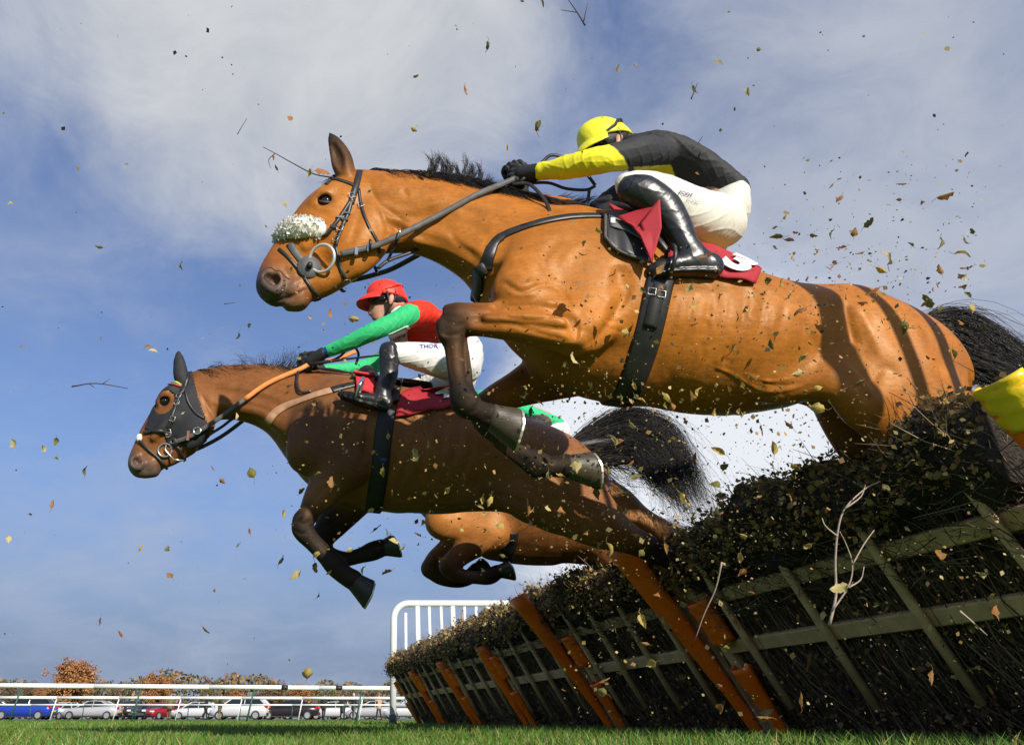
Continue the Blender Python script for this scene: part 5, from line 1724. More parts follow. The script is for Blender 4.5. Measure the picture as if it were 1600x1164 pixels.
def hoof(fr, c0, c1, r0, r1, lat, m, parent, down, shoe=True):
    """c0 coronet centre px, c1 sole centre px, radii in px, 'down' px vector toward the heel side"""
    A, ka, _ = fr.hit(*c0, lat); B, kb, _ = fr.hit(*c1, lat)
    ra, rb = r0 * ka / FPX, r1 * kb / FPX
    ax = Vector(B - A).normalized()
    x = Vector(fr.l)
    x = (x - ax * x.dot(ax)).normalized()
    y = ax.cross(x)
    hd = Vector(fr.W(c0[0] + down[0], c0[1] + down[1], lat) - A)
    if y.dot(hd) < 0: y = -y                       # y towards the heel
    L = (Vector(B) - Vector(A)).length
    K = 20
    v, f = [], []
    def ringp(t, r, sq=1.0):
        out = []
        for k in range(K):
            a = 2 * math.pi * k / K
            yy = math.sin(a)
            lean = -.32 * L * t * (1 - yy) * .5       # toe slopes forward
            heel = .30 * L * (yy > 0) * yy * t        # heel is shorter
            p = Vector(A) + ax * (L * t - heel * .5) + x * math.cos(a) * r * .96 + y * (yy * r * (1.0 if yy < 0 else .86)) + y * lean
            out.append(p)
        return out
    rings = [ringp(-.12, ra * .90), ringp(.0, ra * 1.04), ringp(.12, ra * 1.03), ringp(.5, (ra + rb) / 2), ringp(.92, rb), ringp(1.0, rb * .99)]
    for rg in rings: v += rg
    for i in range(len(rings) - 1):
        for k in range(K):
            f.append((i * K + k, i * K + (k + 1) % K, (i + 1) * K + (k + 1) % K, (i + 1) * K + k))
    f.append(tuple(range(K - 1, -1, -1)))
    # hollow sole
    sole = [Vector(A) + (p - Vector(A)) * 1.0 for p in ringp(1.0, rb * .72)]
    sole2 = [p - ax * .008 for p in ringp(.98, rb * .68)]
    b0 = len(v)
    v += sole + sole2
    e = (len(rings) - 1) * K
    for k in range(K):
        f.append((e + k, e + (k + 1) % K, b0 + (k + 1) % K, b0 + k))
        f.append((b0 + k, b0 + (k + 1) % K, b0 + K + (k + 1) % K, b0 + K + k))
    f.append(tuple(b0 + K + k for k in range(K)))
    o = mesh('hoof', v, f, m, parent, True)
    if shoe:
        s0, s1 = ringp(1.01, rb * .98), ringp(1.01, rb * .70)
        t0, t1 = [p + ax * .007 for p in s0], [p + ax * .007 for p in s1]
        sv, sf = s0 + s1 + t0 + t1, []
        ks = [k for k in range(K) if not (3 <= k <= 6)]
        for k in ks:
            q = (k + 1) % K
            sf += [(k, q, K * 2 + q, K * 2 + k), (K * 2 + k, K * 2 + q, K * 3 + q, K * 3 + k), (K + q, K + k, K * 3 + k, K * 3 + q), (q, k, K + k, K + q)]
        mesh('shoe', sv, sf, shoe_m, o, False)
    return o

def ball(name, c, r, m, parent, sc=(1, 1, 1), n=12):
    v, f = [], []
    for i in range(n + 1):
        t = math.pi * i / n
        for j in range(n * 2):
            p = math.pi * j / n
            v.append((c[0] + r * sc[0] * math.sin(t) * math.cos(p), c[1] + r * sc[1] * math.sin(t) * math.sin(p), c[2] + r * sc[2] * math.cos(t)))
    for i in range(n):
        for j in range(n * 2):
            q = (j + 1) % (n * 2)
            f.append((i * n * 2 + j, (i + 1) * n * 2 + j, (i + 1) * n * 2 + q, i * n * 2 + q))
    return mesh(name, v, f, m, parent, True)

def torus(name, c, nrm, rad, r, m, parent, sx=1.0):
    nv = Vector(nrm).normalized()
    x = nv.cross(Vector((0.1, 0.2, 1))).normalized(); y = nv.cross(x)
    pts = [Vector(c) + x * math.cos(a) * rad * sx + y * math.sin(a) * rad for a in [2 * math.pi * k / 28 for k in range(28)]]
    return MB().tube(pts, r, 8, closed=True).build(name, m, parent, True)

def buckle(body, px, py, w, h, ang, parent, off=.006):
    p, n = body.cast(px, py, off)
    if p is None: return
    t = Vector(ray(px + math.cos(R(ang)) * 4, py + math.sin(R(ang)) * 4)) - Vector(ray(px, py))
    t = (t - n * t.dot(n)).normalized(); s = n.cross(t)
    pts = [p + t * w / 2 + s * h / 2, p - t * w / 2 + s * h / 2, p - t * w / 2 - s * h / 2, p + t * w / 2 - s * h / 2]
    MB().tube(pts, .0017, 6, closed=True).build('buckle', buckle_m, parent, True)

def mirror_last(body, n=1):
    for pts, k, op in list(body.ch[-n:]):
        q = pts.copy(); q[:, 1] = -q[:, 1]
        body.ch.append((q, k, op))

def fold_warp(amp, freq, seed, dirs=3):
    g = np.random.default_rng(seed)
    D = g.normal(size=(dirs * 2, 3)); D /= np.linalg.norm(D, axis=1)[:, None]
    ph = g.uniform(0, 6.28, dirs * 2)
    def f(V, Q):
        N = vnormals(V, Q)
        bend = np.sin(V @ D[-1] * freq * .35 + 1.3) * 1.7
        h = np.zeros(len(V))
        for i in range(dirs):
            s = np.sin(V @ D[i] * freq * (1 + .45 * i) + ph[i] + bend * (1 + .4 * i))
            h += (1 - np.abs(s)) ** 3 / (1 + .5 * i) - .25
        return V + N * (h * amp)[:, None]
    return f

def helmet(fr, rim_back, rim_front, apex_h, lat, half_w, shell_m, parent, peak=.055, tilt=0.0, turn=0.0, lining=None, crease=True):
    """jockey's skull cap: dome above the rim line, soft peak in front"""
    A, B = fr.P(*rim_back, lat), fr.P(*rim_front, lat)
    f = B - A
    L = np.linalg.norm(f[[0, 2]])
    f = f / np.linalg.norm(f)
    side = np.array([0, 1.0, 0])
    up = np.cross(f, side)
    if up[2] < 0: up = -up
    # turn the head
    c, s = math.cos(R(turn)), math.sin(R(turn))
    f, side = f * c + side * s, side * c - f * s
    half = (L - peak) / 2
    C = A + (B - A) / L * half
    ang = 24
    V, F, Nr = [], [], 12
    for i in range(Nr + 1):
        t = (math.pi / 2) * i / Nr
        for k in range(ang):
            a = 2 * math.pi * k / ang
            r = math.cos(t) ** .62 if i < Nr else 0
            low = -.018 * (1 - math.cos(a)) * (1 - i / Nr)             # deeper at the back
            bump = 1 + .012 * abs(math.sin(3 * a))
            V.append(C + f * math.cos(a) * half * r * bump + side * math.sin(a) * half_w * r * bump + up * (apex_h * math.sin(t) * (1.0) + low))
    for i in range(Nr):
        for k in range(ang):
            q = (k + 1) % ang
            F.append((i * ang + k, i * ang + q, (i + 1) * ang + q, (i + 1) * ang + k))
    # inner shell to give the rim a thickness
    nb = len(V)
    for k in range(ang):
        V.append(C + (np.array(V[k]) - C) * .90)
    for k in range(ang):
        q = (k + 1) % ang
        F.append((q, k, nb + k, nb + q))
    V = [fr.wld(v) for v in V]
    o = mesh('helmet', V, F, shell_m, parent, True)
    # peak: crescent tipped down
    pv, pf = [], []
    K = 14
    for i, (ex, dz) in enumerate(((0, .004), (.35, .004), (.75, -.006), (1.0, -.016), (1.0, -.020), (.7, -.011), (.3, -.002), (0, -.002))):
        for k in range(K + 1):
            a = R(-72 + 144 * k / K)
            w = math.cos(a * .98) ** .6 if abs(a) < 1.5 else 0
            e = peak * ex * max(w, .05)
            pv.append(fr.wld(C + f * (math.cos(a) * half + e) + side * (math.sin(a) * half_w * (1 + .10 * ex)) + up * (dz * 1.6 - .012 * ex * abs(math.sin(a)))))
    for i in range(8):
        for k in range(K):
            j = (i + 1) % 8
            pf.append((i * (K + 1) + k, j * (K + 1) + k, j * (K + 1) + k + 1, i * (K + 1) + k + 1))
    mesh('peak', pv, pf, shell_m, o, True)
    return o, C, f, side, up

def fist(body, fr, c, fwd, outv, upv, col, s=1.0):
    """closed hand: palm, four bent fingers, thumb on top. local metres, c = knuckle centre"""
    c, F_, O_, U_ = (np.array(q, float) for q in (c, fwd, outv, upv))
    def row(p, r): return (*p, r * s, r * s, *col)
    body.raw([row(c - F_ * .085 * s, .026), row(c - F_ * .05 * s, .029), row(c - F_ * .012 * s, .030)], .012)
    for i in range(4):
        z = U_ * (.030 - .020 * i) * s
        ln = (.95, 1.05, 1.0, .82)[i]
        body.raw([row(c + z + O_ * .012 * s, .0105), row(c + z + F_ * .026 * ln * s + O_ * .014 * s, .0100), row(c + z + F_ * .036 * ln * s - O_ * .014 * s, .0095), row(c + z + F_ * .014 * s - O_ * .032 * s, .0085), row(c + z - F_ * .010 * s - O_ * .026 * s, .0075)], .004, sub=3)
    body.raw([row(c - F_ * .055 * s + U_ * .020 * s - O_ * .014 * s, .013), row(c - F_ * .02 * s + U_ * .044 * s - O_ * .016 * s, .0115), row(c + F_ * .018 * s + U_ * .046 * s - O_ * .014 * s, .0095)], .006, sub=3)
# ---------------------------------------------------------------- rider in black and yellow on the near horse
YEL, BLKS, CREAM, SKIN, BOOT = (.80, .72, .03), (.036, .036, .038), (.72, .69, .60), (.46, .24, .16), (.016, .016, .017)
silk = mat('racing_silk', rough=.66, spec=.22, attr='Col', bump=(32, .3, .008))
breech = mat('cream_breeches', rough=.55, spec=.3, attr='Col', bump=(20, .18, .006))
boot_m = mat('boot_leather', (.018, .018, .019), .34, spec=.5, noise=(20, .2, 4), bump=(34, .2, .006))
skin_m = mat('skin', rough=.5, spec=.35, attr='Col', noise=(30, .06, 4))
glove_m = mat('black_glove', (.014, .014, .015), .7, bump=(120, .3, .002))
sock_m = mat('white_knee_band', (.66, .66, .64), .7)
goggle_m = mat('goggle_lens', (.010, .010, .012), .08, spec=.7)
strap_m = mat('black_webbing', (.015, .015, .015), .6)

P1 = empty('person', H1.W(1075, 400), 'person in black and yellow silks and yellow cap crouched over the nearest horse', 'person')
# body under the clothes, head and neck bare
rb = Body(H1, .0055)
rb.chain([(1128, 335, 20, 0, 1.5), (1090, 278, 15, 0, 1.5), (1035, 248, 15, 0, 1.6), (1000, 240, 13, 0, 1.6), (975, 225, 20, 0, .9), (958, 220, 22, 0, .9)], k=.03, col=SKIN)
rb.chain([(954, 217, 22, 0, .9), (940, 224, 23, 0, .85), (930, 234, 20, 0, .85), (925, 245, 13, 0, .9)], k=.02, col=SKIN)
rb.chain([(909, 236, 5, 0, .8), (913, 228, 4, 0, .8)], k=.008, col=SKIN)
rb.chain([(968, 214, 6, .075, .5), (966, 222, 5, .073, .5)], k=.004, col=(.55, .26, .19))
rb.chain([(1120, 340, 26, .11, 1), (1045, 310, 17, .24, 1), (1000, 294, 10, .285, 1), (1035, 323, 12, .287, 1), (1072, 388, 9, .29, 1), (1090, 412, 8, .29, 1), (1050, 416, 7, .29, 1)], k=.02, col=SKIN)
mirror_last(rb)
rb.chain([(1005, 234, 20, .16, 1), (930, 253, 10, .225, 1), (850, 268, 7, .125, 1), (826, 272, 9, .085, 1)], k=.02, col=SKIN)
mirror_last(rb)
rb.make('body', skin_m, P1, .006)
# jacket
jk = Body(H1, .0045)
jk.chain([(1138, 310, 24, 0, 1.9, BLKS), (1104, 284, 25, 0, 1.9, BLKS), (1062, 259, 26, 0, 1.95, BLKS), (1022, 244, 25, 0, 2.0, BLKS), (996, 238, 19, 0, 2.0, BLKS), (980, 230, 15, 0, 1.3, BLKS)], k=.03, sub=6)
jk.chain([(1035, 240, 20, .10, 1, BLKS), (1008, 238, 27, .165, 1, BLKS), (974, 244, 23, .215, 1, BLKS), (930, 252, 21, .235, 1, YEL), (890, 261, 19, .19, 1, YEL), (862, 266, 15, .145, 1, YEL), (848, 268, 12.5, .122, 1, YEL)], k=.025, sub=6)
mirror_last(jk)
jk.chain([(851, 267, 14.5, .126, 1, YEL), (846, 268, 14.5, .12, 1, YEL)], k=.004)
mirror_last(jk)
def paint_j1(V, C):
    w = H1.wld(V)
    q = w - CAM
    dep = q[:, 1] * CP + q[:, 2] * SP
    px, py = PCX + FPX * q[:, 0] / dep, PCY - FPX * (-q[:, 1] * SP + q[:, 2] * CP) / dep
    C = np.tile(np.array(BLKS), (len(V), 1))
    yl = in_poly(px, py, [(830, 300), (830, 230), (900, 215), (950, 225), (962, 232), (975, 246), (982, 262), (975, 285), (900, 300)])
    b = V[:, 1]
    C[yl] = YEL
    # stripe down the spine
    top = (np.abs(b + .02) < .035) & (px > 1040) & (px < 1110) & (py < 262)
    C[top] = YEL
    # yellow underside of the chest
    C[in_poly(px, py, [(990, 262), (1048, 258), (1060, 288), (1000, 285)])] = YEL
    return C
jk.make('jacket', silk, P1, .004, paint=paint_j1, warp=fold_warp(.0027, 56, 4), smooth_it=1)
# breeches
br = Body(H1, .0048)
br.chain([(1138, 318, 27, 0, 1.8), (1130, 338, 36, 0, 1.5), (1122, 358, 30, 0, 1.5)], k=.03, col=CREAM)
br.chain([(1130, 350, 34, .09, 1), (1118, 345, 43, .12, .9), (1084, 331, 39, .2, .8), (1042, 310, 35, .25, .8), (1006, 293, 26, .275, .85), (984, 291, 22, .275, .9)], k=.03, col=CREAM)
mirror_last(br)
br.make('breeches', breech, P1, .004, warp=fold_warp(.0022, 55, 12))
# boots
for sg, nm in ((1, 'boot'), (-1, 'boot')):
    bt = Body(H1, .0045)
    bt.chain([(989, 297, 23, .29, .92), (1008, 303, 28, .292, .88), (1034, 322, 28, .288, .85), (1054, 350, 25, .288, .85), (1070, 380, 21, .29, .85), (1084, 400, 21, .29, .9)], k=.01, col=BOOT)
    bt.chain([(1110, 414, 20, .29, .8), (1086, 412, 20, .29, .8), (1060, 414, 17, .29, 1), (1032, 420, 14, .285, 1.1), (1020, 423, 11, .28, 1.1)], k=.02, col=BOOT)
    bt.chain([(1116, 428, 8, .29, 1.8), (1070, 428, 6, .29, 2.6), (1024, 432, 5, .285, 3.0)], k=.004, col=BOOT)
    if sg < 0:
        bt.ch = [(np.concatenate([p[:, :1], -p[:, 1:2], p[:, 2:]], 1), k, o) for p, k, o in bt.ch]
    bt.make(nm, boot_m, P1, .01, warp=fold_warp(.0014, 46, 30 + sg))
# gloves on the reins
for lat, px, py, sg in ((.075, 818, 273, 1), (-.075, 806, 279, -1)):
    gl = Body(H1, .0035)
    c = H1.P(px, py, lat)
    wr = H1.P(846, 268, .118) * np.array([1, sg, 1])
    gl.raw([(*wr, .031, .031, 0, 0, 0), (*(wr * .5 + c * .5), .029, .029, 0, 0, 0), (*c, .03, .03, 0, 0, 0)], .012)
    fw = c - wr; fw = fw / np.linalg.norm(fw)
    o_ = np.array([0, sg, 0.0]); o_ -= fw * (o_ @ fw); o_ /= np.linalg.norm(o_)
    u_ = np.cross(fw, o_); u_ = u_ if u_[2] > 0 else -u_
    fist(gl, H1, c + fw * .02, fw, o_, u_, (0, 0, 0), 1.15)
    gl.make('glove', glove_m, P1, .01)
# cap, goggles, chin strap
yellow_silk = mat('yellow_cap_silk', (.82, .76, .03), .38, spec=.45, noise=(12, .06, 4), bump=(30, .5, .008))
hm, hc, hf, hs, hu = helmet(H1, (984, 209), (891, 243), .112, 0.0, .088, yellow_silk, P1, peak=.058, turn=8)
liner = Body(H1, .005)
a, bq = hc - hu * .012, hc - hu * .018 + hf * .03
liner.raw([(*(hc - hf * .045 - hu * .014), .055, .078, .01, .01, .01), (*(hc + hf * .03 - hu * .02), .058, .078, .01, .01, .01)], .01)
liner.make('cap_liner', strap_m, hm)
gg = Body(H1, .004)
gc = hc + hf * .072 - hu * .030
gg.raw([(*(gc + hs * .055), .020, .022, 0, 0, 0), (*(gc + hf * .014), .022, .022, 0, 0, 0), (*(gc - hs * .055), .020, .022, 0, 0, 0)], .01)
gg.make('goggles', goggle_m, hm)
# elastic round the cap
pts = []
for k in range(25):
    a = 2 * math.pi * k / 24
    p = hc + hf * (math.cos(a) * .099 - .008) + hs * math.sin(a) * .092 + hu * (.012 - .028 * math.cos(a) + (.012 if math.cos(a) < 0 else 0))
    pts.append(p)
MB().tube([H1.wld(p) for p in pts[:-1]], .0065, 6, closed=True).build('goggle_strap', strap_m, hm, True)
MB().tube([H1.wld(hc + hs * .083 - hu * .005 - hf * .015), H1.wld(hc + hs * .076 - hu * .075 + hf * .01), H1.wld(hc + hs * .03 - hu * .125 + hf * .045), H1.wld(hc - hu * .13 + hf * .05)], .006, 6).build('chin_strap', strap_m, hm, True)
# sponsor lettering on the thigh
def on_body(bd, quad, nu=5, nv=3, off=.004):
    return patch(bd, quad[:2], quad[2:], nu, nv, off)
navy_print = mat('navy_print', (.03, .035, .22), .7)
G = on_body(br, [(1048, 293), (1104, 309), (1044, 308), (1098, 324)])
print_on(G, 'FOOT', (.42, .30), .46, 0, navy_print, 'thigh_lettering', P1, .003, .02)
print_on(G, 'ROOM', (.66, .78), .38, 0, mat('grey_print', (.25, .25, .30), .7), 'thigh_lettering', P1, .003, .0)
# ---------------------------------------------------------------- rider in red and green on the middle horse
RED, GRN, WHB = (.72, .035, .015), (.035, .48, .17), (.74, .73, .70)
P2 = empty('person', H2.W(620, 640), 'person in red and green silks with red cap riding the dark middle horse', 'person')
rb = Body(H2, .006)
rb.chain([(722, 556, 15, 0, 1.5), (690, 522, 14, 0, 1.5), (655, 500, 15, 0, 1.6), (640, 490, 12, 0, 1.5), (622, 482, 13, 0, .9), (612, 474, 15, 0, .9)], k=.03, col=SKIN)
rb.chain([(608, 466, 16.5, 0, .9), (598, 471, 17.5, 0, .85), (592, 484, 15, 0, .8), (592, 496, 9.5, 0, .9)], k=.02, col=SKIN)
rb.chain([(584, 478, 3.5, 0, .8), (578.5, 489, 3.6, 0, .9), (581, 492, 3, 0, 1.2)], k=.008, col=SKIN)
rb.chain([(583, 497, 2.5, 0, 1.6, (.42, .14, .11)), (586, 499, 2.6, 0, 2.0, (.42, .14, .11))], k=.006)
rb.chain([(612, 463, 4, .082, .5), (611, 468, 4.5, .083, .5), (610, 474, 3, .078, .5)], k=.003, col=(.58, .28, .20))
rb.chain([(611, 468, 2, .094, .6)], k=.003, op='sub')
rb.chain([(720, 565, 16, .11, 1), (655, 558, 11, .24, 1), (616, 552, 7, .28, 1), (607, 570, 7, .287, 1), (602, 605, 6, .29, 1), (598, 622, 6, .29, 1), (560, 621, 5, .29, 1)], k=.02, col=SKIN)
mirror_last(rb)
rb.chain([(645, 490, 11, .16, 1), (585, 518, 7, .21, 1), (505, 552, 5, .11, 1), (492, 562, 6, .08, 1)], k=.02, col=SKIN)
mirror_last(rb)
rb.make('body', skin_m, P2, .006)
jk = Body(H2, .005)
jk.chain([(732, 548, 19, 0, 1.8), (704, 524, 22, 0, 1.8), (678, 509, 22, 0, 1.9), (654, 500, 19, 0, 2.0), (636, 494, 14, 0, 2.0), (624, 486, 11, 0, 1.4)], k=.03, sub=6, col=RED)
jk.chain([(662, 490, 20, .11, 1), (645, 491, 20, .17, 1), (615, 505, 16, .21, 1), (582, 519, 14.5, .22, 1), (545, 536, 12.5, .175, 1), (518, 547, 10, .13, 1), (505, 552, 9, .11, 1)], k=.025, sub=6, col=GRN)
mirror_last(jk)
def paint_j2(V, C):
    w = H2.wld(V)
    q = w - CAM
    dep = q[:, 1] * CP + q[:, 2] * SP
    px, py = PCX + FPX * q[:, 0] / dep, PCY - FPX * (-q[:, 1] * SP + q[:, 2] * CP) / dep
    C = np.tile(np.array(RED), (len(V), 1))
    sl = in_poly(px, py, [(480, 600), (480, 530), (575, 500), (608, 482), (640, 474), (652, 478), (657, 488), (655, 498), (640, 512), (612, 523), (600, 560)]) & (np.abs(V[:, 1]) > .10)
    C[sl] = GRN
    cf = in_poly(px, py, [(480, 600), (480, 530), (503, 544), (510, 566)]) & (np.abs(V[:, 1]) > .03)
    C[cf] = (.05, .60, .25)
    band = in_poly(px, py, [(503, 544), (509, 541), (515, 562), (510, 566)]) & (np.abs(V[:, 1]) > .03)
    C[band] = (.02, .05, .25)
    sl2 = in_poly(px, py, [(480, 600), (480, 540), (560, 540), (618, 512), (618, 600)])
    C[sl2 & ~cf & ~band] = GRN
    return C
jk.make('jacket', silk, P2, .004, paint=paint_j2, warp=fold_warp(.0032, 56, 5))
br = Body(H2, .0052)
br.chain([(732, 550, 22, 0, 1.8), (728, 566, 26, 0, 1.6), (722, 580, 22, 0, 1.6)], k=.03, col=WHB)
br.chain([(726, 575, 26, .09, 1), (716, 568, 31, .12, .9), (684, 563, 27, .2, .8), (650, 556, 22, .25, .8), (622, 552, 16.5, .28, .85), (608, 550, 13, .285, .9)], k=.03, col=WHB)
mirror_last(br)
br.make('breeches', breech, P2, .004, warp=fold_warp(.0032, 46, 13))
for sg in (1, -1):
    bt = Body(H2, .005)
    bt.chain([(608, 549, 16.5, .292, .95), (608, 562, 16, .292, .9), (607, 585, 14.5, .288, .85), (601, 606, 13, .288, .85), (598, 618, 13, .29, .9)], k=.01, col=BOOT)
    bt.chain([(602, 630, 12, .29, .85), (584, 626, 11, .29, .9), (562, 622, 9, .29, 1.1), (540, 617, 7, .285, 1.2), (532, 615, 5, .285, 1.2)], k=.02, col=BOOT)
    bt.chain([(604, 640, 5, .29, 1.8), (570, 633, 4, .29, 2.8), (534, 621, 3.5, .285, 3.2)], k=.004, col=BOOT)
    if sg < 0:
        bt.ch = [(np.concatenate([p[:, :1], -p[:, 1:2], p[:, 2:]], 1), k, o) for p, k, o in bt.ch]
    bt.make('boot', boot_m, P2, .01, warp=fold_warp(.0028, 40, 35 + sg))
for lat, px, py, sg in ((.075, 488, 564, 1), (-.075, 482, 570, -1)):
    gl = Body(H2, .004)
    c = H2.P(px, py, lat)
    wr = H2.P(503, 553, .108) * np.array([1, sg, 1])
    gl.raw([(*wr, .028, .028, 0, 0, 0), (*(wr * .5 + c * .5), .028, .028, 0, 0, 0), (*c, .03, .03, 0, 0, 0)], .012)
    fw = c - wr; fw = fw / np.linalg.norm(fw)
    o_ = np.array([0, sg, 0.0]); o_ -= fw * (o_ @ fw); o_ /= np.linalg.norm(o_)
    u_ = np.cross(fw, o_); u_ = u_ if u_[2] > 0 else -u_
    fist(gl, H2, c + fw * .02, fw, o_, u_, (0, 0, 0), 1.15)
    gl.make('glove', glove_m, P2, .01)
red_silk = mat('red_cap_silk', (.75, .04, .02), .42, spec=.4, noise=(12, .06, 4), bump=(30, .5, .008))
hm, hc, hf, hs, hu = helmet(H2, (637, 464), (555, 470), .112, 0.0, .088, red_silk, P2, peak=.062, turn=10)
liner = Body(H2, .0055)
liner.raw([(*(hc - hf * .055 - hu * .020), .050, .080, .01, .01, .01), (*(hc - hf * .01 - hu * .008), .055, .080, .01, .01, .01), (*(hc + hf * .03 - hu * .005), .052, .074, .01, .01, .01)], .01)
liner.raw([(*(hc + hf * .01 - hu * .055), .026, .12, 0, 0, 0)], .004, op='sub')
liner.make('cap_liner', strap_m, hm)
gg = Body(H2, .0042)
gc = hc + hf * .066 - hu * .038
gg.raw([(*(gc + hs * .058 - hf * .03), .017, .02, 0, 0, 0), (*(gc + hs * .03 + hf * .008), .021, .022, 0, 0, 0), (*(gc - hs * .03 + hf * .008), .021, .022, 0, 0, 0), (*(gc - hs * .058 - hf * .03), .017, .02, 0, 0, 0)], .01)
gg.make('goggles', goggle_m, hm)
MB().tube([H2.wld(hc + hs * .084 + hf * .02), H2.wld(hc + hs * .083 - hu * .04 + hf * .018), H2.wld(hc + hs * .072 - hu * .085 + hf * .01), H2.wld(hc + hs * .035 - hu * .125 + hf * .03), H2.wld(hc - hu * .132 + hf * .035)], .007, 6).build('chin_strap', strap_m, hm, True)
MB().tube([H2.wld(hc + hs * .083 - hf * .03), H2.wld(hc + hs * .08 - hu * .05 - hf * .02), H2.wld(hc + hs * .072 - hu * .085 + hf * .01)], .006, 6).build('chin_strap', strap_m, hm, True)
pts = [hc + hf * (math.cos(a) * .098 - .004) + hs * math.sin(a) * .091 + hu * (.022 - .030 * math.cos(a) + .02 * max(0, -math.cos(a))) for a in [2 * math.pi * k / 24 for k in range(24)]]
MB().tube([H2.wld(p) for p in pts], .004, 6, closed=True).build('cap_seam', red_silk, hm, True)
# chest print, thigh print
G = patch(br, [(640, 538), (693, 537)], [(640, 552), (693, 551)], 4, 3, .004)
print_on(G, 'THOR', (.55, .36), .55, 0, navy_print, 'thigh_lettering', P2, .003, .02)
G = patch(jk, [(606, 522), (637, 508)], [(612, 540), (637, 532)], 8, 6, .004)
sheet(G, .003, 'chest_panel', white_cloth, P2)
print_on(G, 'son', (.45, .55), .55, 0, mat('red_print', (.45, .02, .04), .7), 'chest_lettering', P2, .009, .02)
# white collar
cl = Body(H2, .005)
cl.raw([(*(H2.P(628, 481, .05)), .018, .014, 0, 0, 0), (*(H2.P(621, 484, .062)), .018, .012, 0, 0, 0), (*(H2.P(614, 489, .05)), .015, .012, 0, 0, 0)], .01)
cl.make('collar', white_cloth, P2)

# ---------------------------------------------------------------- third rider, mostly hidden behind
P3 = empty('person', H3f.W(800, 760), 'person in spotted green silks, only the back showing beyond the dark rump', 'person')
GR3 = (.03, .50, .20)
rb = Body(H3f, .009)
rb.chain([(848, 662, 20, 0, 1.5), (815, 650, 20, 0, 1.6), (782, 645, 20, 0, 1.7), (765, 646, 12, 0, 1), (752, 640, 16, 0, .9)], k=.03, col=SKIN)
rb.chain([(845, 665, 18, .12, 1), (790, 668, 14, .24, 1), (770, 668, 10, .26, 1), (790, 705, 8, .27, 1), (765, 715, 7, .27, 1)], k=.02, col=BOOT)
mirror_last(rb)
rb.chain([(775, 648, 10, .16, 1), (730, 672, 8, .2, 1), (690, 690, 6, .08, 1)], k=.02, col=GR3)
mirror_last(rb)
rb.make('body', skin_m, P3)
jk = Body(H3f, .007)
jk.chain([(866, 668, 17, 0, 1.8), (838, 661, 20, 0, 1.8), (806, 650, 22, 0, 1.8), (780, 647, 18, 0, 2.0)], k=.03, col=GR3)
jk.chain([(786, 645, 16, .12, 1), (772, 652, 13, .2, 1), (732, 674, 10, .2, 1), (700, 688, 7, .1, 1)], k=.02, col=GR3)
mirror_last(jk)
def paint_j3(V, C):
    C = np.tile(np.array(GR3), (len(V), 1))
    for i, p in enumerate([(832, 657, .12), (858, 664, .10), (838, 650, .05), (812, 650, .14), (862, 660, .02), (820, 662, .16)]):
        q = H3f.P(*p)
        C[np.linalg.norm(V - q, axis=1) < .034] = (.20, .07, .03)
    return C
jk.make('jacket', silk, P3, paint=paint_j3, warp=fold_warp(.004, 40, 8))
br3 = Body(H3f, .008)
br3.chain([(872, 676, 18, 0, 1.7), (862, 684, 20, .1, 1.2), (830, 684, 17, .2, .9), (795, 680, 13, .25, .9)], k=.03, col=WHB)
br3.make('breeches', breech, P3)
helmet(H3f, (772, 632), (726, 636), .112, 0.0, .088, mat('green_cap_silk', (.03, .42, .18), .45), P3, peak=.05)
# ---------------------------------------------------------------- finish the near horse
def to_px_list(pts, o, sc):
    return [(o[0] + x / sc, o[1] + y / sc) for x, y in pts]
A1 = empty('race_horse', H1.W(1000, 900), 'bright bay horse with sheepskin noseband leaping nearest the camera', 'horse', 'horses jumping the hurdles')
b1.make('body', coat, A1, paint=paint1, warp=sculpt(H1, SC1))
for lat in (.083, -.083):
    ball('eye', H1.W(509, 315.5, lat - .006 * (1 if lat > 0 else -1)), .0225, eye_m, A1, (1.1, .9, 1))
    c = H1.P(509, 315, lat - .010 * (1 if lat > 0 else -1))
    for dz, sgn_ in ((1, 1), (-1, 1)):                # eyelids
        pts = [H1.wld(c + np.array([math.cos(a) * .027, .016 * math.sin(a) * (1 if lat > 0 else -1) + .004 * (1 if lat > 0 else -1), dz * math.sin(a) * .019])) for a in [R(x) for x in range(0, 181, 20)]]
        MB().tube(pts, [.002, .004, .0055, .006, .006, .006, .0055, .005, .004, .002], 6).build('eyelid', mat('eyelid_skin', (.05, .028, .02), .5), A1, True)
hoof(H1, (770, 652), (812, 664), 23, 29, .20, hoof_m, A1, (10, -40))
hoof(H1, (888, 728), (930, 727), 20, 25, -.17, hoof_m, A1, (0, -40))
hoof(H1, (1718, 886), (1744, 906), 21, 25, .14, hoof_m, A1, (-10, 40))
hoof(H1, (1613, 886), (1639, 906), 21, 25, -.14, hoof_m, A1, (-10, 40))

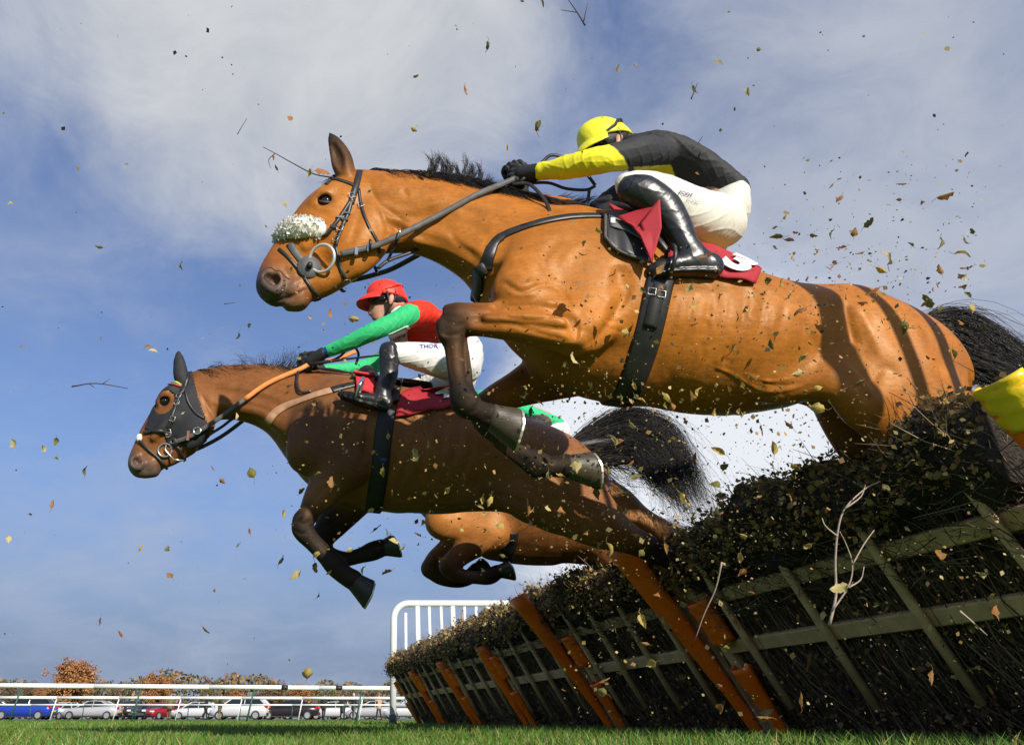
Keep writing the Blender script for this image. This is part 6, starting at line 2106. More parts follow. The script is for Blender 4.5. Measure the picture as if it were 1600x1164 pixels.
def crest(fr, l, lat=0.0):
    return [fr.W(x, y, lat) for x, y in l]
mg = []
mane_root = [(572, 272), (600, 274), (630, 275), (660, 277), (690, 281), (715, 286), (740, 292), (765, 299), (790, 306), (815, 314), (845, 322), (880, 328)]
for i, (x, y) in enumerate(mane_root):
    k = i / (len(mane_root) - 1)
    mg.append([H1.W(x, y, .0), H1.W(x + 14, y - 5, .02), H1.W(x + 38, y + 3, .055), H1.W(x + 62, y + 14 + 10 * math.sin(i * 2.1), .075)])
hair('mane', A1, mg, 2400, .009, hair_m, .0017, 8, .012, 1)
mgr = random.Random(17)
for q in range(17):
    x = 664 + q * 5.6 + mgr.uniform(-4, 4); y = 277 + (x - 664) * .17
    ht = mgr.uniform(18, 46) * (1 if q < 14 else .6); dr = mgr.uniform(-14, 16) + q * .8
    lk = [[H1.W(x + o, y), H1.W(x + o + 7, y - ht * .35, .01), H1.W(x + dr * .55 + 6, y - ht * .75, mgr.uniform(-.02, .02)), H1.W(x + dr + mgr.uniform(-4, 4), y - ht, mgr.uniform(-.03, .03))] for o in (0, 3)]
    hair('mane_lock', A1, lk, 26, .0035, hair_m, .0015, 9, .012, 200 + q)
hair('forelock', A1, [[H1.W(540, 272), H1.W(528, 272, .02), H1.W(514, 282, .03), H1.W(506, 292, .03)], [H1.W(540, 274), H1.W(526, 278), H1.W(512, 288), H1.W(503, 290)]], 90, .006, hair_m, .0012, 7, .008, 3)
hair('mane', A1, [[H1.W(870, 326), H1.W(890, 318, .01), H1.W(905, 312), H1.W(915, 308)], [H1.W(900, 326), H1.W(915, 316), H1.W(930, 312), H1.W(940, 310)], [H1.W(850, 322), H1.W(868, 312), H1.W(886, 308), H1.W(896, 304)]], 160, .010, hair_m, .0011, 7, .012, 6)
tg = []
for i in range(7):
    k = i / 6
    tg.append([H1.W(1440 + 6 * k, 504 + 14 * k, .0), H1.W(1474 + 4 * k, 490 + 60 * k), H1.W(1520, 500 + 78 * k, .03), H1.W(1566 + 10 * k, 536 + 62 * k, .05), H1.W(1625, 590 + 36 * k, .06), H1.W(1680, 650 + 20 * k, .06)])
hair('tail', A1, tg, 4200, .022, hair_m, .0017, 12, .030, 4)
hair('tail_wisps', A1, tg, 260, .060, hair_m, .0010, 12, .07, 44)
b_ = Body(H1, .01)
b_.chain([(1440, 512, 15, 0, 1, BLK), (1475, 522, 12, 0, 1), (1515, 540, 8, .02, 1), (1550, 565, 4, .03, 1)], k=.02)
b_.make('tail_dock', hair_m, A1)

# ---------------------------------------------------------------- bridle, reins, girth and saddle of the near horse
T1 = empty('bridle', H1.W(520, 360, .1), 'black racing bridle with white sheepskin noseband and big ring bit', 'bridle')
Z = lambda pts: to_px_list(pts, (400, 200), 3.88)
for nm, pts, w in (('headpiece', [(628, 262), (612, 330), (592, 400), (575, 460)], .026),
                   ('cheek_strap', [(582, 430), (560, 510), (530, 580), (505, 640), (482, 715)], .017),
                   ('noseband_strap', [(575, 440), (530, 510), (480, 580), (430, 640), (395, 650)], .016),
                   ('browband', [(425, 345), (470, 315), (530, 325), (600, 352)], .016),
                   ('throat_lash', [(622, 370), (640, 480), (680, 590), (735, 690), (748, 760)], .013),
                   ('drop_noseband', [(140, 735), (190, 780), (250, 850), (300, 920), (345, 985), (390, 1030)], .014),
                   ('curb_strap', [(480, 720), (500, 800), (515, 860), (540, 915)], .015)):
    strap_on(b1, Z(pts), w, leather, nm, T1, both=True)
for x, y, a in ((579, 415, 70), (636, 470, 70), (486, 675, 110), (510, 610, 110), (545, 925, 80)):
    q = Z([(x, y)])[0]
    buckle(b1, q[0], q[1], .020, .020, a, T1, .007)
# keepers on the cheek strap
for x, y in ((552, 520), (538, 560), (505, 545), (470, 600)):
    q = Z([(x, y)])[0]
    p, n = b1.cast(*q, .004)
    if p: MB().box(p, (.026, .008, .009), Vector(n).to_track_quat('Y', 'Z').to_matrix()).build('keeper', leather, T1)
# bit: ring and cheek plate
for sg in (1, -1):
    c, n = b1.cast(*Z([(428, 805)])[0], .034)
    cl, nl = H1.loc(np.array(c)), np.array(n) @ H1.M.T
    c2, n2 = H1.wld(cl * np.array([1, sg, 1])), (nl * np.array([1, sg, 1])) @ H1.M
    torus('bit_ring', c2, n2, .0515, .0060, mat('polished_steel', (.85, .85, .85), .25, metal=.6), T1)
    p, n = b1.cast(*Z([(322, 850)])[0], .006)
    pl, nl = H1.loc(np.array(p)), np.array(n) @ H1.M.T
    p2, n2 = Vector(H1.wld(pl * np.array([1, sg, 1]))), Vector((nl * np.array([1, sg, 1])) @ H1.M)
    MB().tube([p2 - n2 * .006, p2 + n2 * .002, p2 + n2 * .008, p2 + n2 * .012], [.044, .046, .042, .006], 20).build('bit_guard', webgrey, T1, True)
    MB().tube([p2 + n2 * .004, p2 + n2 * .03], [.013, .010], 10).build('bit_end', leather, T1, True)
strap_on(b1, Z([(205, 705), (245, 765), (290, 820)]), [.030] * 13, webgrey, 'cheeker_strap', T1, both=True)
# sheepskin roll over the nose
def sheepskin(fr, body, pxs, lat_w, rr, n, parent, name, m, seed=3):
    g = np.random.default_rng(seed)
    A, B = np.array(fr.P(*pxs[0])), np.array(fr.P(*pxs[1]))     # front top and rear bottom of the roll, on the side
    path = []
    F0 = np.array(fr.P(*pxs[2]))                                 # over the nose bridge
    path = [(B[0], lat_w, B[2]), ((A[0] * .6 + B[0] * .4), lat_w * .92, A[2] * .6 + B[2] * .4), (A[0] * .9 + F0[0] * .1, lat_w * .6, A[2] * .5 + F0[2] * .5), (F0[0], 0, F0[2])]
    path = path + [(x, -y, z) for x, y, z in path[-2::-1]]
    C = np.array(catmull(path, 10))
    core = Body(fr, .006)
    core.raw([(*c, rr * 1.0, rr * 1.0, .84, .81, .74) for c in C[::4]], .02, sub=3)
    core.make('fleece_core', m, parent)
    i = g.integers(0, len(C) - 1, n)
    P0 = C[i] + (C[i + 1] - C[i]) * g.uniform(0, 1, (n, 1))
    D = g.normal(size=(n, 3)); D /= np.linalg.norm(D, axis=1)[:, None]
    P0 = P0 + D * rr * .82
    v, f, c = leaf_batch(P0, .019, [(.84, .81, .72), (.80, .76, .66), (.86, .84, .78)], seed=seed)
    # turn the tufts outwards
    v = v.reshape(n, 6, 3)
    ax = v[:, 3] - v[:, 0]
    L = np.linalg.norm(ax, axis=1)[:, None]
    s = np.cross(D, g.normal(size=(n, 3))); s /= np.linalg.norm(s, axis=1)[:, None]
    Dj = D + g.normal(0, .45, (n, 3)); Dj /= np.linalg.norm(Dj, axis=1)[:, None]
    w = .0070 * g.uniform(.7, 1.4, (n, 1))
    V = np.stack([P0, P0 + Dj * L * .3 + s * w, P0 + Dj * L * .75 + s * w * .8, P0 + Dj * L * 1.0, P0 + Dj * L * .75 - s * w * .8, P0 + Dj * L * .3 - s * w], 1).reshape(-1, 3)
    o = np_mesh(name, fr.wld(V), f, m, parent, False, c)
    return o
fleece = mat('sheepskin', (.74, .71, .62), .9, attr=None, sheen=.3)
sk = sheepskin(H1, b1, [(455, 372), (494, 378), (447, 374)], .080, .043, 3600, T1, 'sheepskin_noseband', mat('sheepskin_tuft', rough=.9, attr='Col', sheen=.3))
tag(sk, kind='stuff')
_p = MATS['sheepskin_tuft'].node_tree.nodes['Principled BSDF']
_p.inputs['Subsurface Weight'].default_value = .7
_p.inputs['Subsurface Scale'].default_value = .03
_p.inputs['Subsurface Radius'].default_value = (1, .9, .8)

R1 = empty('reins', H1.W(620, 370, .1), 'black rubber reins from the near horse bit to its rider gloves', 'reins')
def out1(x, y, l, gap=.014):
    p, n = b1.cast(x, y, gap)
    if p is not None:
        q = H1.loc(np.array(p))
        if q[1] > l: return H1.wld(q)
    return H1.W(x, y, l)
def lerp_lat(pts):
    return [H1.W(x, y, l) for x, y, l in pts]
face1 = Vector(-H1.l) * -1
for sg in (1, -1):
    pts = [(533, 399, .095), (556, 393, .10), (590, 383, .105), (625, 367, .115), (690, 337, .11), (745, 309, .10), (784, 288, .085), (806, 279, .078)]
    W = [H1.loc(out1(*p)) * np.array([1, sg, 1]) for p in pts]
    free_strap([H1.wld(w) for w in W], .024, webgrey, 'rein', R1, .005, Vector(H1.l) * sg + Vector((0, 0, -.25)))
for x, y in ((557, 393), (576, 387)):
    p = Vector(H1.W(x, y, .11))
    MB().box(p, (.012, .010, .03)).build('buckle', steel, R1)
p = Vector(H1.W(578, 384, .11)); torus('rein_stop', p, H1.h, .020, .005, leather, R1)
p = Vector(H1.W(624, 367, .122)); torus('martingale_ring', p, H1.h, .022, .003, steel, R1)
for pts, w in (([(812, 285, .09), (846, 255, .11), (862, 243, .12), (888, 250, .12), (914, 270, .11), (930, 290, .10)], .014),
               ([(812, 288, .07), (855, 286, .09), (884, 295, .10), (915, 297, .10), (930, 291, .10)], .013),
               ([(921, 297, .10), (919, 312, .11), (921, 328, .14), (930, 337, .17)], .013),
               ([(800, 288, .08), (826, 288, .10), (846, 306, .13), (857, 324, .16), (860, 340, .18)], .016),
               ([(858, 338, .185), (850, 340, .175), (842, 339, .16)], .014)):
    free_strap(lerp_lat(pts), w, leather, 'rein_end', R1, .004, Vector(H1.l) + Vector((0, 0, -.2)))
# martingale
M1 = empty('martingale', H1.W(630, 400, .03), 'black martingale strap under the near horse throat', 'strap')
free_strap(lerp_lat([(590, 420, .05), (606, 408, .05), (636, 397, .03), (672, 384, .02), (720, 395, 0), (765, 440, 0)]), .014, leather, 'strap', M1, .005, Vector(H1.l))
free_strap(lerp_lat([(622, 370, .10), (612, 394, .07), (604, 410, .05)]), .011, leather, 'strap', M1, .004, Vector(H1.l))

G1 = empty('breast_girth', H1.W(830, 380, .2), 'black breast strap across the near horse shoulder', 'strap')
Y = lambda pts: to_px_list(pts, (700, 280), 2.91)
strap_on(b1, Y([(172, 412), (180, 370), (205, 300), (250, 258), (320, 228), (400, 203), (470, 186), (560, 172), (660, 168), (740, 172)]), [.050] * 6 + [.046] * 6 + [.040] * 6 + [.034] * 50, leather, 'breast_strap', G1, .006, both=True)

def front_band(body, fr, px, py, w, m, parent, drop=.13):
    p, n = body.cast(px, py, .002)
    a = fr.loc(np.array(p))
    P_, N_ = [], []
    for k in range(17):
        t = k / 16
        q = a.copy(); q[1] = a[1] * (1 - 2 * t); q[0] += .16 * math.sin(math.pi * t) ** .7; q[2] -= drop * math.sin(math.pi * t) ** .7
        loc_, nn_, i_, d_ = body.bvh.find_nearest(Vector(fr.wld(q)))
        o_ = Vector(fr.wld(q)) - loc_
        if nn_.dot(o_) < 0: nn_ = -nn_
        P_.append(loc_ + nn_ * .003); N_.append(nn_)
    mb = MB(); ribbon(mb, P_, N_, w, .006)
    mb.build('breast_strap_front', m, parent, True)
front_band(b1, H1, 759, 418, .050, leather, G1)

S1 = empty('racing_saddle', H1.W(1000, 380, .2), 'small black racing saddle with padded flap on the nearest horse', 'saddle')
sd = Body(H1, .006)
sd.chain([(938, 332, 13, 0, 2.2), (960, 352, 12, 0, 4.5), (1010, 378, 12, 0, 5.5), (1060, 396, 12, 0, 5.0), (1090, 400, 14, 0, 3.0)], k=.02, col=BOOT)
sd.chain([(930, 322, 9, .03, 1), (945, 330, 12, .08, .8), (952, 345, 14, .14, .5)], k=.02, col=BOOT)
mirror_last(sd)
sd.make('seat', leather, S1)
X4 = lambda pts: to_px_list(pts, (840, 170), 4.157)
G = patch(b1, X4([(432, 720), (520, 705), (620, 735)]), X4([(432, 860), (520, 950), (725, 1022)]), 14, 10, .010, .28)
sheet(G, .012, 'flap', leather, S1, lambda s: .004 * np.sin(np.linspace(0, 14, s[1]))[None, :] * np.linspace(0, 1, s[0])[:, None])
rim_pts = [Vector(p) for p in np.concatenate([G[:, 0], G[-1, 1:], G[::-1, -1][1:]])]
nn = grid_normals(G)
MB().tube([p + Vector(nn[5, 5]) * .010 for p in rim_pts], .006, 6).build('flap_edge', webgrey, S1, True)
G2 = patch(b1, X4([(450, 715), (540, 700), (630, 740)]), X4([(462, 800), (560, 830), (660, 885)]), 10, 6, .024, .29)
sheet(G2, .003, 'grey_panel', mat('grey_panel', (.12, .12, .12), .6), S1)
G3 = patch(b1, X4([(460, 755), (490, 755)]), X4([(460, 785), (490, 787)]), 2, 2, .029, .3)
sheet(G3, .002, 'white_label', white_cloth, S1)
strap_on(b1, [(1036, 425), (1030, 445), (1022, 480), (1010, 530), (995, 578), (984, 606), (978, 622)], .098, leather, 'girth', S1, .010, both=True)
strap_on(b1, [(1030, 446), (1022, 478), (1014, 512)], .055, strap_m, 'girth_strap', S1, .018, both=False)
for x, y in ((1016, 459), (1031, 463)):
    buckle(b1, x, y, .024, .026, 100, S1, .022)
torus('stirrup_iron', H1.W(1046, 408, .305), Vector(H1.h) + Vector((0, 0, .2)), .062, .0075, leather, S1, .8)
free_strap([H1.W(1010, 350, .26), H1.W(1030, 375, .30), H1.W(1043, 392, .305)], .022, leather, 'stirrup_leather', S1, .005, Vector(H1.l))

C1 = empty('number_cloth', H1.W(1100, 400, .2), 'red number cloth marked 3 under the nearest rider', 'number cloth', 'red number cloths')
Gc = patch(b1, [(1040, 372), (1102, 381), (1142, 395), (1190, 420)], [(1040, 425), (1090, 430), (1140, 440), (1177, 447)], 22, 8, .018, .2)
sheet(Gc, .005, 'cloth', maroon, C1, lambda s: .006 * np.sin(np.linspace(0, 17, s[1]))[None, :] * np.linspace(.2, 1, s[0])[:, None])
print_on(Gc, '3', (.755, .48), .98, -20, white_cloth, 'number', C1, .016, .045, 1.1)
# the front corner blown up by the wind
Gf = patch(H1, [(964, 340, .25), (1000, 328, .29), (1031, 311, .33)], [(994, 358, .31), (1010, 392, .33), (1018, 414, .32)], 10, 12, 0)
Gf2 = patch(H1, [(964, 340, .26), (1000, 326, .31), (1031, 310, .34)], [(1018, 414, .315), (1026, 388, .325), (1033, 356, .335)], 10, 12, 0)
sheet(Gf, .005, 'flying_corner', maroon, C1)
sheet(patch(H1, [(1000, 348, .31), (1031, 311, .335)], [(1018, 414, .32), (1034, 356, .335)], 8, 8, 0), .005, 'flying_corner', maroon, C1)
sheet(patch(b1, [(950, 318), (975, 330)], [(962, 336), (984, 350)], 6, 4, .016, .12), .004, 'cloth_front', maroon, C1)

# ---------------------------------------------------------------- the dark middle horse
A2 = empty('race_horse', H2.W(700, 900), 'dark bay horse in a black hood jumping in the middle', 'horse', 'horses jumping the hurdles')
_ep = eye_paint(H2, (257, 627, .08), (214, 721, .062))
b2.make('body', dark_coat, A2, paint=_ep, warp=sculpt(H2, SC2))
for lat in (.082, -.082):
    ball('eye', H2.W(257, 627, lat - .012 * (1 if lat > 0 else -1)), .021, eye_m, A2, (1.1, .9, 1))
hoof(H2, (552, 906), (583, 924), 15, 18, .19, hoof_dark, A2, (18, -20))
hoof(H2, (597, 856), (618, 848), 13, 17, -.15, hoof_dark, A2, (-6, -20))
hoof(H2, (1105, 909), (1122, 924), 15, 19, .135, hoof_dark, A2, (-10, 30))
hoof(H2, (1123, 894), (1140, 909), 15, 19, -.135, hoof_dark, A2, (-10, 30))
mg = []
for i, (x, y) in enumerate([(304, 584), (325, 579), (350, 577), (375, 577), (400, 576), (425, 577), (450, 580), (480, 585), (510, 592)]):
    mg.append([H2.W(x, y), H2.W(x + 8, y - 4, .02), H2.W(x + 24, y + 1, .05), H2.W(x + 38, y + 6 + 4 * math.sin(i * 2.3), .07)])
hair('mane', A2, mg, 650, .010, hair_m, .0014, 8, .012, 11)
mg2 = []
for x, y, dx, dy in [(375, 577, -20, -22), (390, 577, -10, -20), (405, 577, 0, -26), (418, 577, 10, -28), (432, 578, 14, -34), (446, 579, 18, -36), (458, 580, 22, -26), (340, 578, -18, -10)]:
    mg2.append([H2.W(x, y), H2.W(x + dx * .1 + 9, y + dy * .35, .01), H2.W(x + dx * .5 + 8, y + dy * .75), H2.W(x + dx, y + dy, -.02)])
hair('mane_tufts', A2, mg2, 200, .010, hair_m, .0012, 9, .03, 12)
tg = []
for i in range(9):
    k = i / 8
    tg.append([H2.W(896 + 6 * k, 690 + 16 * k), H2.W(930, 666 + 56 * k), H2.W(985 + 8 * k, 644 + 72 * k, .03), H2.W(1046 - 30 * k, 668 + 76 * k, .05), H2.W(1084 - 34 * k, 735 + 40 * k, .05), H2.W(1112 - 44 * k, 800 + 14 * k, .06)])
hair('tail', A2, tg, 3200, .020, hair_m, .0017, 12, .045, 14, .5)
hair('tail_wisps', A2, tg, 420, .060, hair_m, .0011, 12, .10, 45, .3)
hair('tail_wisps', A2, [[H2.W(950, 720), H2.W(985, 742, .03), H2.W(1015, 745, .03), H2.W(1040, 735, .03)], [H2.W(940, 728), H2.W(960, 752, .03), H2.W(985, 762, .03), H2.W(1005, 756, .03)]], 70, .020, hair_m, .0011, 9, .04, 46)
b_ = Body(H2, .012)
b_.chain([(896, 700, 12, 0, 1, BLK), (930, 694, 12, 0, 1), (975, 690, 10, 0, 1), (1010, 708, 5, .02, 1)], k=.02)
b_.make('tail_dock', hair_m, A2)

# hood: black cloth over the head, cut out round the eye
hood_m = mat('black_hood', (.014, .014, .018), .75, noise=(30, .2, 4), bump=(140, .25, .002))
HD = empty('hood', H2.W(290, 640, .1), 'black cloth hood over the dark horse face and ears', 'hood')
V, Q = b2.V, b2.Q
q = V - CAM
dep = q[:, 1] * CP + q[:, 2] * SP
hx, hy = PCX + FPX * q[:, 0] / dep, PCY - FPX * (-q[:, 1] * SP + q[:, 2] * CP) / dep
lo = H2.loc(V)
inside = in_poly(hx, hy, [(225, 672), (240, 635), (255, 598), (270, 545), (288, 545), (300, 580), (303, 590), (310, 620), (322, 652), (328, 672), (320, 695), (296, 702), (268, 690), (250, 678)])
e0 = H2.P(257, 629, .08)
for sg in (1, -1):
    dd = np.linalg.norm((lo - e0 * np.array([1, sg, 1])) * np.array([1, .6, .85]), axis=1)
    inside &= dd > .052
keep = inside[Q].all(1)
Qk = Q[keep]
us, inv = np.unique(Qk, return_inverse=True)
N2 = vnormals(V, Q)
Vo = V + N2 * .005
Vh = np.concatenate([Vo[us], V[us] + N2[us] * .001])
inv = inv.reshape(-1, 4)
from collections import Counter
ed = Counter()
for f in inv:
    for a, b in zip(f, np.roll(f, -1)):
        ed[(int(a), int(b))] += 1
side_f = [(a, b, b + len(us), a + len(us)) for (a, b) in ed if (b, a) not in ed]
np_mesh('cloth', Vh, np.concatenate([inv, inv[:, ::-1] + len(us), np.array(side_f).reshape(-1, 4)[:, ::-1]]), hood_m, HD)

T2 = empty('bridle', H2.W(270, 660, .1), 'black bridle with tricolour browband on the hooded dark horse', 'bridle')
X5 = lambda pts: to_px_list(pts, (190, 420), 3.3256)
for nm, pts, w, m in (('headpiece', [(345, 560), (330, 610), (312, 650)], .022, leather), ('cheek_strap', [(318, 630), (292, 690), (262, 770), (238, 840), (245, 900)], .018, leather),
                   ('noseband', [(118, 855), (170, 845), (225, 845), (250, 860)], .018, leather), ('drop_noseband', [(95, 895), (140, 940), (190, 985), (225, 1020)], .014, leather),
                   ('throat_lash', [(330, 620), (345, 690), (385, 750), (430, 780)], .013, leather), ('bit_strap', [(250, 860), (245, 900), (300, 935), (325, 1000)], .014, leather)):
    strap_on(b2, X5(pts), w, m, nm, T2, .005, .007, both=True)
for k, (m, nm) in enumerate(((mat('browband_yellow', (.75, .55, .03), .5), 'browband'), (mat('browband_green', (.03, .28, .08), .5), 'browband'), (mat('browband_red', (.55, .03, .03), .5), 'browband'))):
    strap_on(b2, X5([(238, 600 + k * 5), (270, 594 + k * 6), (312, 606 + k * 6)]), .008, m, nm, T2, .006, .008)
for x, y, a in ((300, 665, 110), (290, 700, 110), (265, 780, 110), (247, 860, 0), (275, 895, 0), (243, 845, 90)):
    qx = X5([(x, y)])[0]
    buckle(b2, qx[0], qx[1], .024, .022, a, T2, .014)
c, n = b2.cast(*X5([(228, 945)])[0], .012)
torus('bit_ring', c, n, .034, .005, steel, T2)
MB().tube([Vector(c) + Vector((.0, 0, .05)), Vector(c), Vector(c) + Vector((.05, 0, -.05)), Vector(c) + Vector((.10, 0, -.055))], .005, 6).build('bit_shank', steel, T2, True)
qx = X5([(95, 880)])[0]
p, n = b2.cast(*qx, .004)
if p: ball('white_pad', p, .015, fleece, T2, (1, 1, 1.5))

R2 = empty('reins', H2.W(400, 620, .1), 'reins with orange grips on the dark middle horse', 'reins')
orange_grip = mat('orange_rein_grip', (.70, .24, .05), .6, noise=(30, .15, 4), bump=(150, .4, .001))
for sg in (1, -1):
    def mm(pts): return [H2.wld(H2.loc(H2.W(*p)) * np.array([1, sg, 1])) for p in pts]
    fd = Vector(H2.l) * sg + Vector((0, 0, -.25))
    free_strap(mm([(272, 691, .09), (300, 680, .105), (340, 655, .12), (382, 624, .12)]), .024, webgrey, 'rein', R2, .005, fd)
    free_strap(mm([(382, 624, .12), (420, 598, .11), (468, 577, .09), (486, 567, .08)]), .026, orange_grip, 'rein_grip', R2, .006, fd)
p = Vector(H2.W(308, 673, .115)); torus('martingale_ring', p, H2.l, .018, .003, steel, R2)
p = Vector(H2.W(294, 681, .112)); MB().box(p, (.012, .012, .05)).build('rein_stop', mat('tan_leather', (.22, .10, .05), .6), R2)
for pts in ([(498, 570, .07), (530, 558, .08), (548, 540, .10), (560, 552, .10), (556, 570, .10)], [(466, 580, .10), (464, 598, .14), (470, 612, .17), (488, 612, .19)]):
    free_strap([H2.W(*p) for p in pts], .014, leather, 'rein_end', R2, .004, Vector(H2.l))
free_strap([H2.W(505, 566, .03), H2.W(530, 560, .02), H2.W(556, 549, .02)], .024, orange_grip, 'rein_grip', R2, .006, Vector(H2.l))
M2 = empty('martingale', H2.W(350, 660, .02), 'thin black martingale strap under the dark horse throat', 'strap')
free_strap([H2.W(320, 684, .05), H2.W(345, 668, .04), H2.W(376, 650, .02), H2.W(420, 665, 0)], .016, leather, 'strap', M2, .005, Vector(H2.l))
W2 = empty('whip', H2.W(540, 560, .1), 'slim black whip held by the rider in red and green', 'whip')
MB().tube([H2.W(484, 570, .11), H2.W(505, 566, .12), H2.W(550, 560, .15), H2.W(594, 555, .18), H2.W(602, 554, .185)], [.010, .009, .006, .005, .011], 8).build('shaft', strap_m, W2, True)
G2e = empty('breast_girth', H2.W(480, 640, .2), 'tan breast strap on the dark horse shoulder', 'strap')
tanl = mat('tan_web', (.40, .22, .12), .7, noise=(30, .2, 4), bump=(120, .3, .001))
strap_on(b2, X5([(760, 800), (790, 755), (850, 715), (930, 685), (1000, 658), (1095, 630)]), [.052] * 12 + [.045] * 60, tanl, 'breast_strap', G2e, .006, both=True)
strap_on(b2, X5([(1090, 632), (1150, 615), (1215, 600)]), .045, leather, 'breast_strap_end', G2e, .007, both=True)
S2 = empty('racing_saddle', H2.W(600, 620, .2), 'racing saddle with dark girth on the dark middle horse', 'saddle')
sd = Body(H2, .008)
sd.chain([(556, 600, 8, 0, 2.2), (580, 606, 9, 0, 4.5), (630, 612, 9, 0, 5.5), (668, 612, 9, 0, 4.0)], k=.02, col=BOOT)
sd.chain([(562, 588, 9, .03, 1), (575, 580, 10, .05, .8), (585, 596, 11, .12, .6)], k=.02, col=BOOT)
sd.make('seat', leather, S2)
X6 = lambda pts: to_px_list(pts, (430, 420), 4.157)
sheet(patch(b2, X6([(510, 660), (640, 680)]), X6([(530, 800), (650, 840)]), 8, 6, .016, .2), .012, 'red_pad', mat('red_pad', (.55, .03, .04), .7), S2)
sheet(patch(b2, X6([(770, 700), (830, 720)]), X6([(740, 880), (800, 880)]), 4, 8, .020, .25), .008, 'flap', leather, S2)
strap_on(b2, [(606, 640), (602, 660), (598, 690), (594, 730), (588, 770), (584, 795)], .088, strap_m, 'girth', S2, .012, both=True)
strap_on(b2, [(594, 718), (604, 719)], .022, mat('blue_band', (.02, .04, .30), .6), 'blue_band', S2, .016)
torus('stirrup_iron', H2.W(562, 608, .31), Vector(H2.h) + Vector((0, 0, .3)), .06, .009, steel, S2, .9)
C2 = empty('number_cloth', H2.W(660, 640, .2), 'red number cloth marked 4 under the second rider', 'number cloth', 'red number cloths')
Gc = patch(b2, X6([(800, 840), (870, 795), (1000, 775), (1140, 755), (1190, 752)]), X6([(780, 975), (880, 950), (1000, 930), (1110, 915), (1180, 905)]), 18, 8, .014, .25)
sheet(Gc, .005, 'cloth', maroon, C2, lambda s: .006 * np.sin(np.linspace(0, 15, s[1]))[None, :] * np.linspace(.2, 1, s[0])[:, None])
print_on(Gc, '4', (.765, .40), .80, -4, white_cloth, 'number', C2, .014, .04, 1.1)

# ---------------------------------------------------------------- third horse
A3 = empty('race_horse', H3f.W(800, 900), 'light bay horse half hidden behind, forelegs folded under', 'horse', 'horses jumping the hurdles')
b3.make('body', coat, A3, smooth_it=1)
hoof(H3f, (780, 892), (798, 887), 11, 14, .19, hoof_dark, A3, (0, -20))
hoof(H3f, (745, 889), (758, 880), 11, 13, -.16, hoof_dark, A3, (0, -20))
for lat, x in ((.15, 1097), (-.15, 1111)):
    hoof(H3f, (x, 966), (x + 12, 976), 11, 14, lat, hoof_dark, A3, (-10, 20))
for lat in (.08, -.08):
    ball('eye', H3f.W(520, 750, lat - .015 * (1 if lat > 0 else -1)), .022, eye_m, A3)
hair('tail', A3, [[H3f.W(1005, 820 + 8 * i), H3f.W(1030, 815 + 14 * i), H3f.W(1075, 830 + 18 * i), H3f.W(1120, 870 + 12 * i)] for i in range(4)], 300, .02, hair_m, .002, 8, .03, 21)
G3e = empty('girth', H3f.W(800, 850, .2), 'black girth strap round the hidden light bay horse', 'girth')
strap_on(b3, [(803, 832), (800, 846), (795, 860), (790, 876)], .085, strap_m, 'strap', G3e, .008)
S3 = empty('racing_saddle', H3f.W(790, 720), 'dark racing saddle of the hidden light bay horse', 'saddle')
sd = Body(H3f, .012)
sd.chain([(775, 706, 7, 0, 2.2), (800, 712, 8, 0, 4.5), (840, 722, 8, 0, 4.5)], k=.02, col=BOOT)
sd.make('seat', leather, S3)
# ---------------------------------------------------------------- near wing panel, right of the nearest hurdle (its bars shade the rump)
def wing_near():
    A, B = Vector((2.10, 1.02, 0)), Vector((3.70, 1.90, 0))
    d = (B - A).normalized()
    e = empty('wing_panel', A, 'white wing panel at the near end of the hurdles, past the right edge', 'wing panel', 'white wing panels beside the hurdles')
    up = Vector((0, 0, 1))
    def foot(p):
        # where the sunward line through p crosses the panel's plane
        n = Vector((-d.y, d.x, 0)); s_ = Vector(S)
        k = (A - p).dot(n) / s_.dot(n)
        q = p + s_ * k
        return (q - A).dot(d), q.z
    H = 2.75
    for (x, y, r) in ((1304, 530, .052), (1424, 560, .022), (1492, 590, .026)):
        p, n_ = b1.cast(x, y)
        s_, z = foot(p)
        MB().tube([A + d * (s_ + .10) + up * .05, A + d * s_ + up * z, A + d * (s_ - .02) + up * H], r, 10).build('bar', white_pvc, e, True)
        last = s_
    MB().tube([A + d * foot(b1.cast(1306, 530)[0])[0] + up * H, A + d * 1.9 + up * H], .045, 10).build('top_rail', white_pvc, e, True)
    MB().tube([A + d * (foot(b1.cast(1306, 530)[0])[0] + .1) + up * .3, A + d * 1.9 + up * .3], .045, 10).build('bottom_rail', white_pvc, e, True)
    MB().tube([A + d * 1.9 + up * 0, A + d * 1.9 + up * H], .05, 10).build('end_post', white_pvc, e, True)
wing_near()

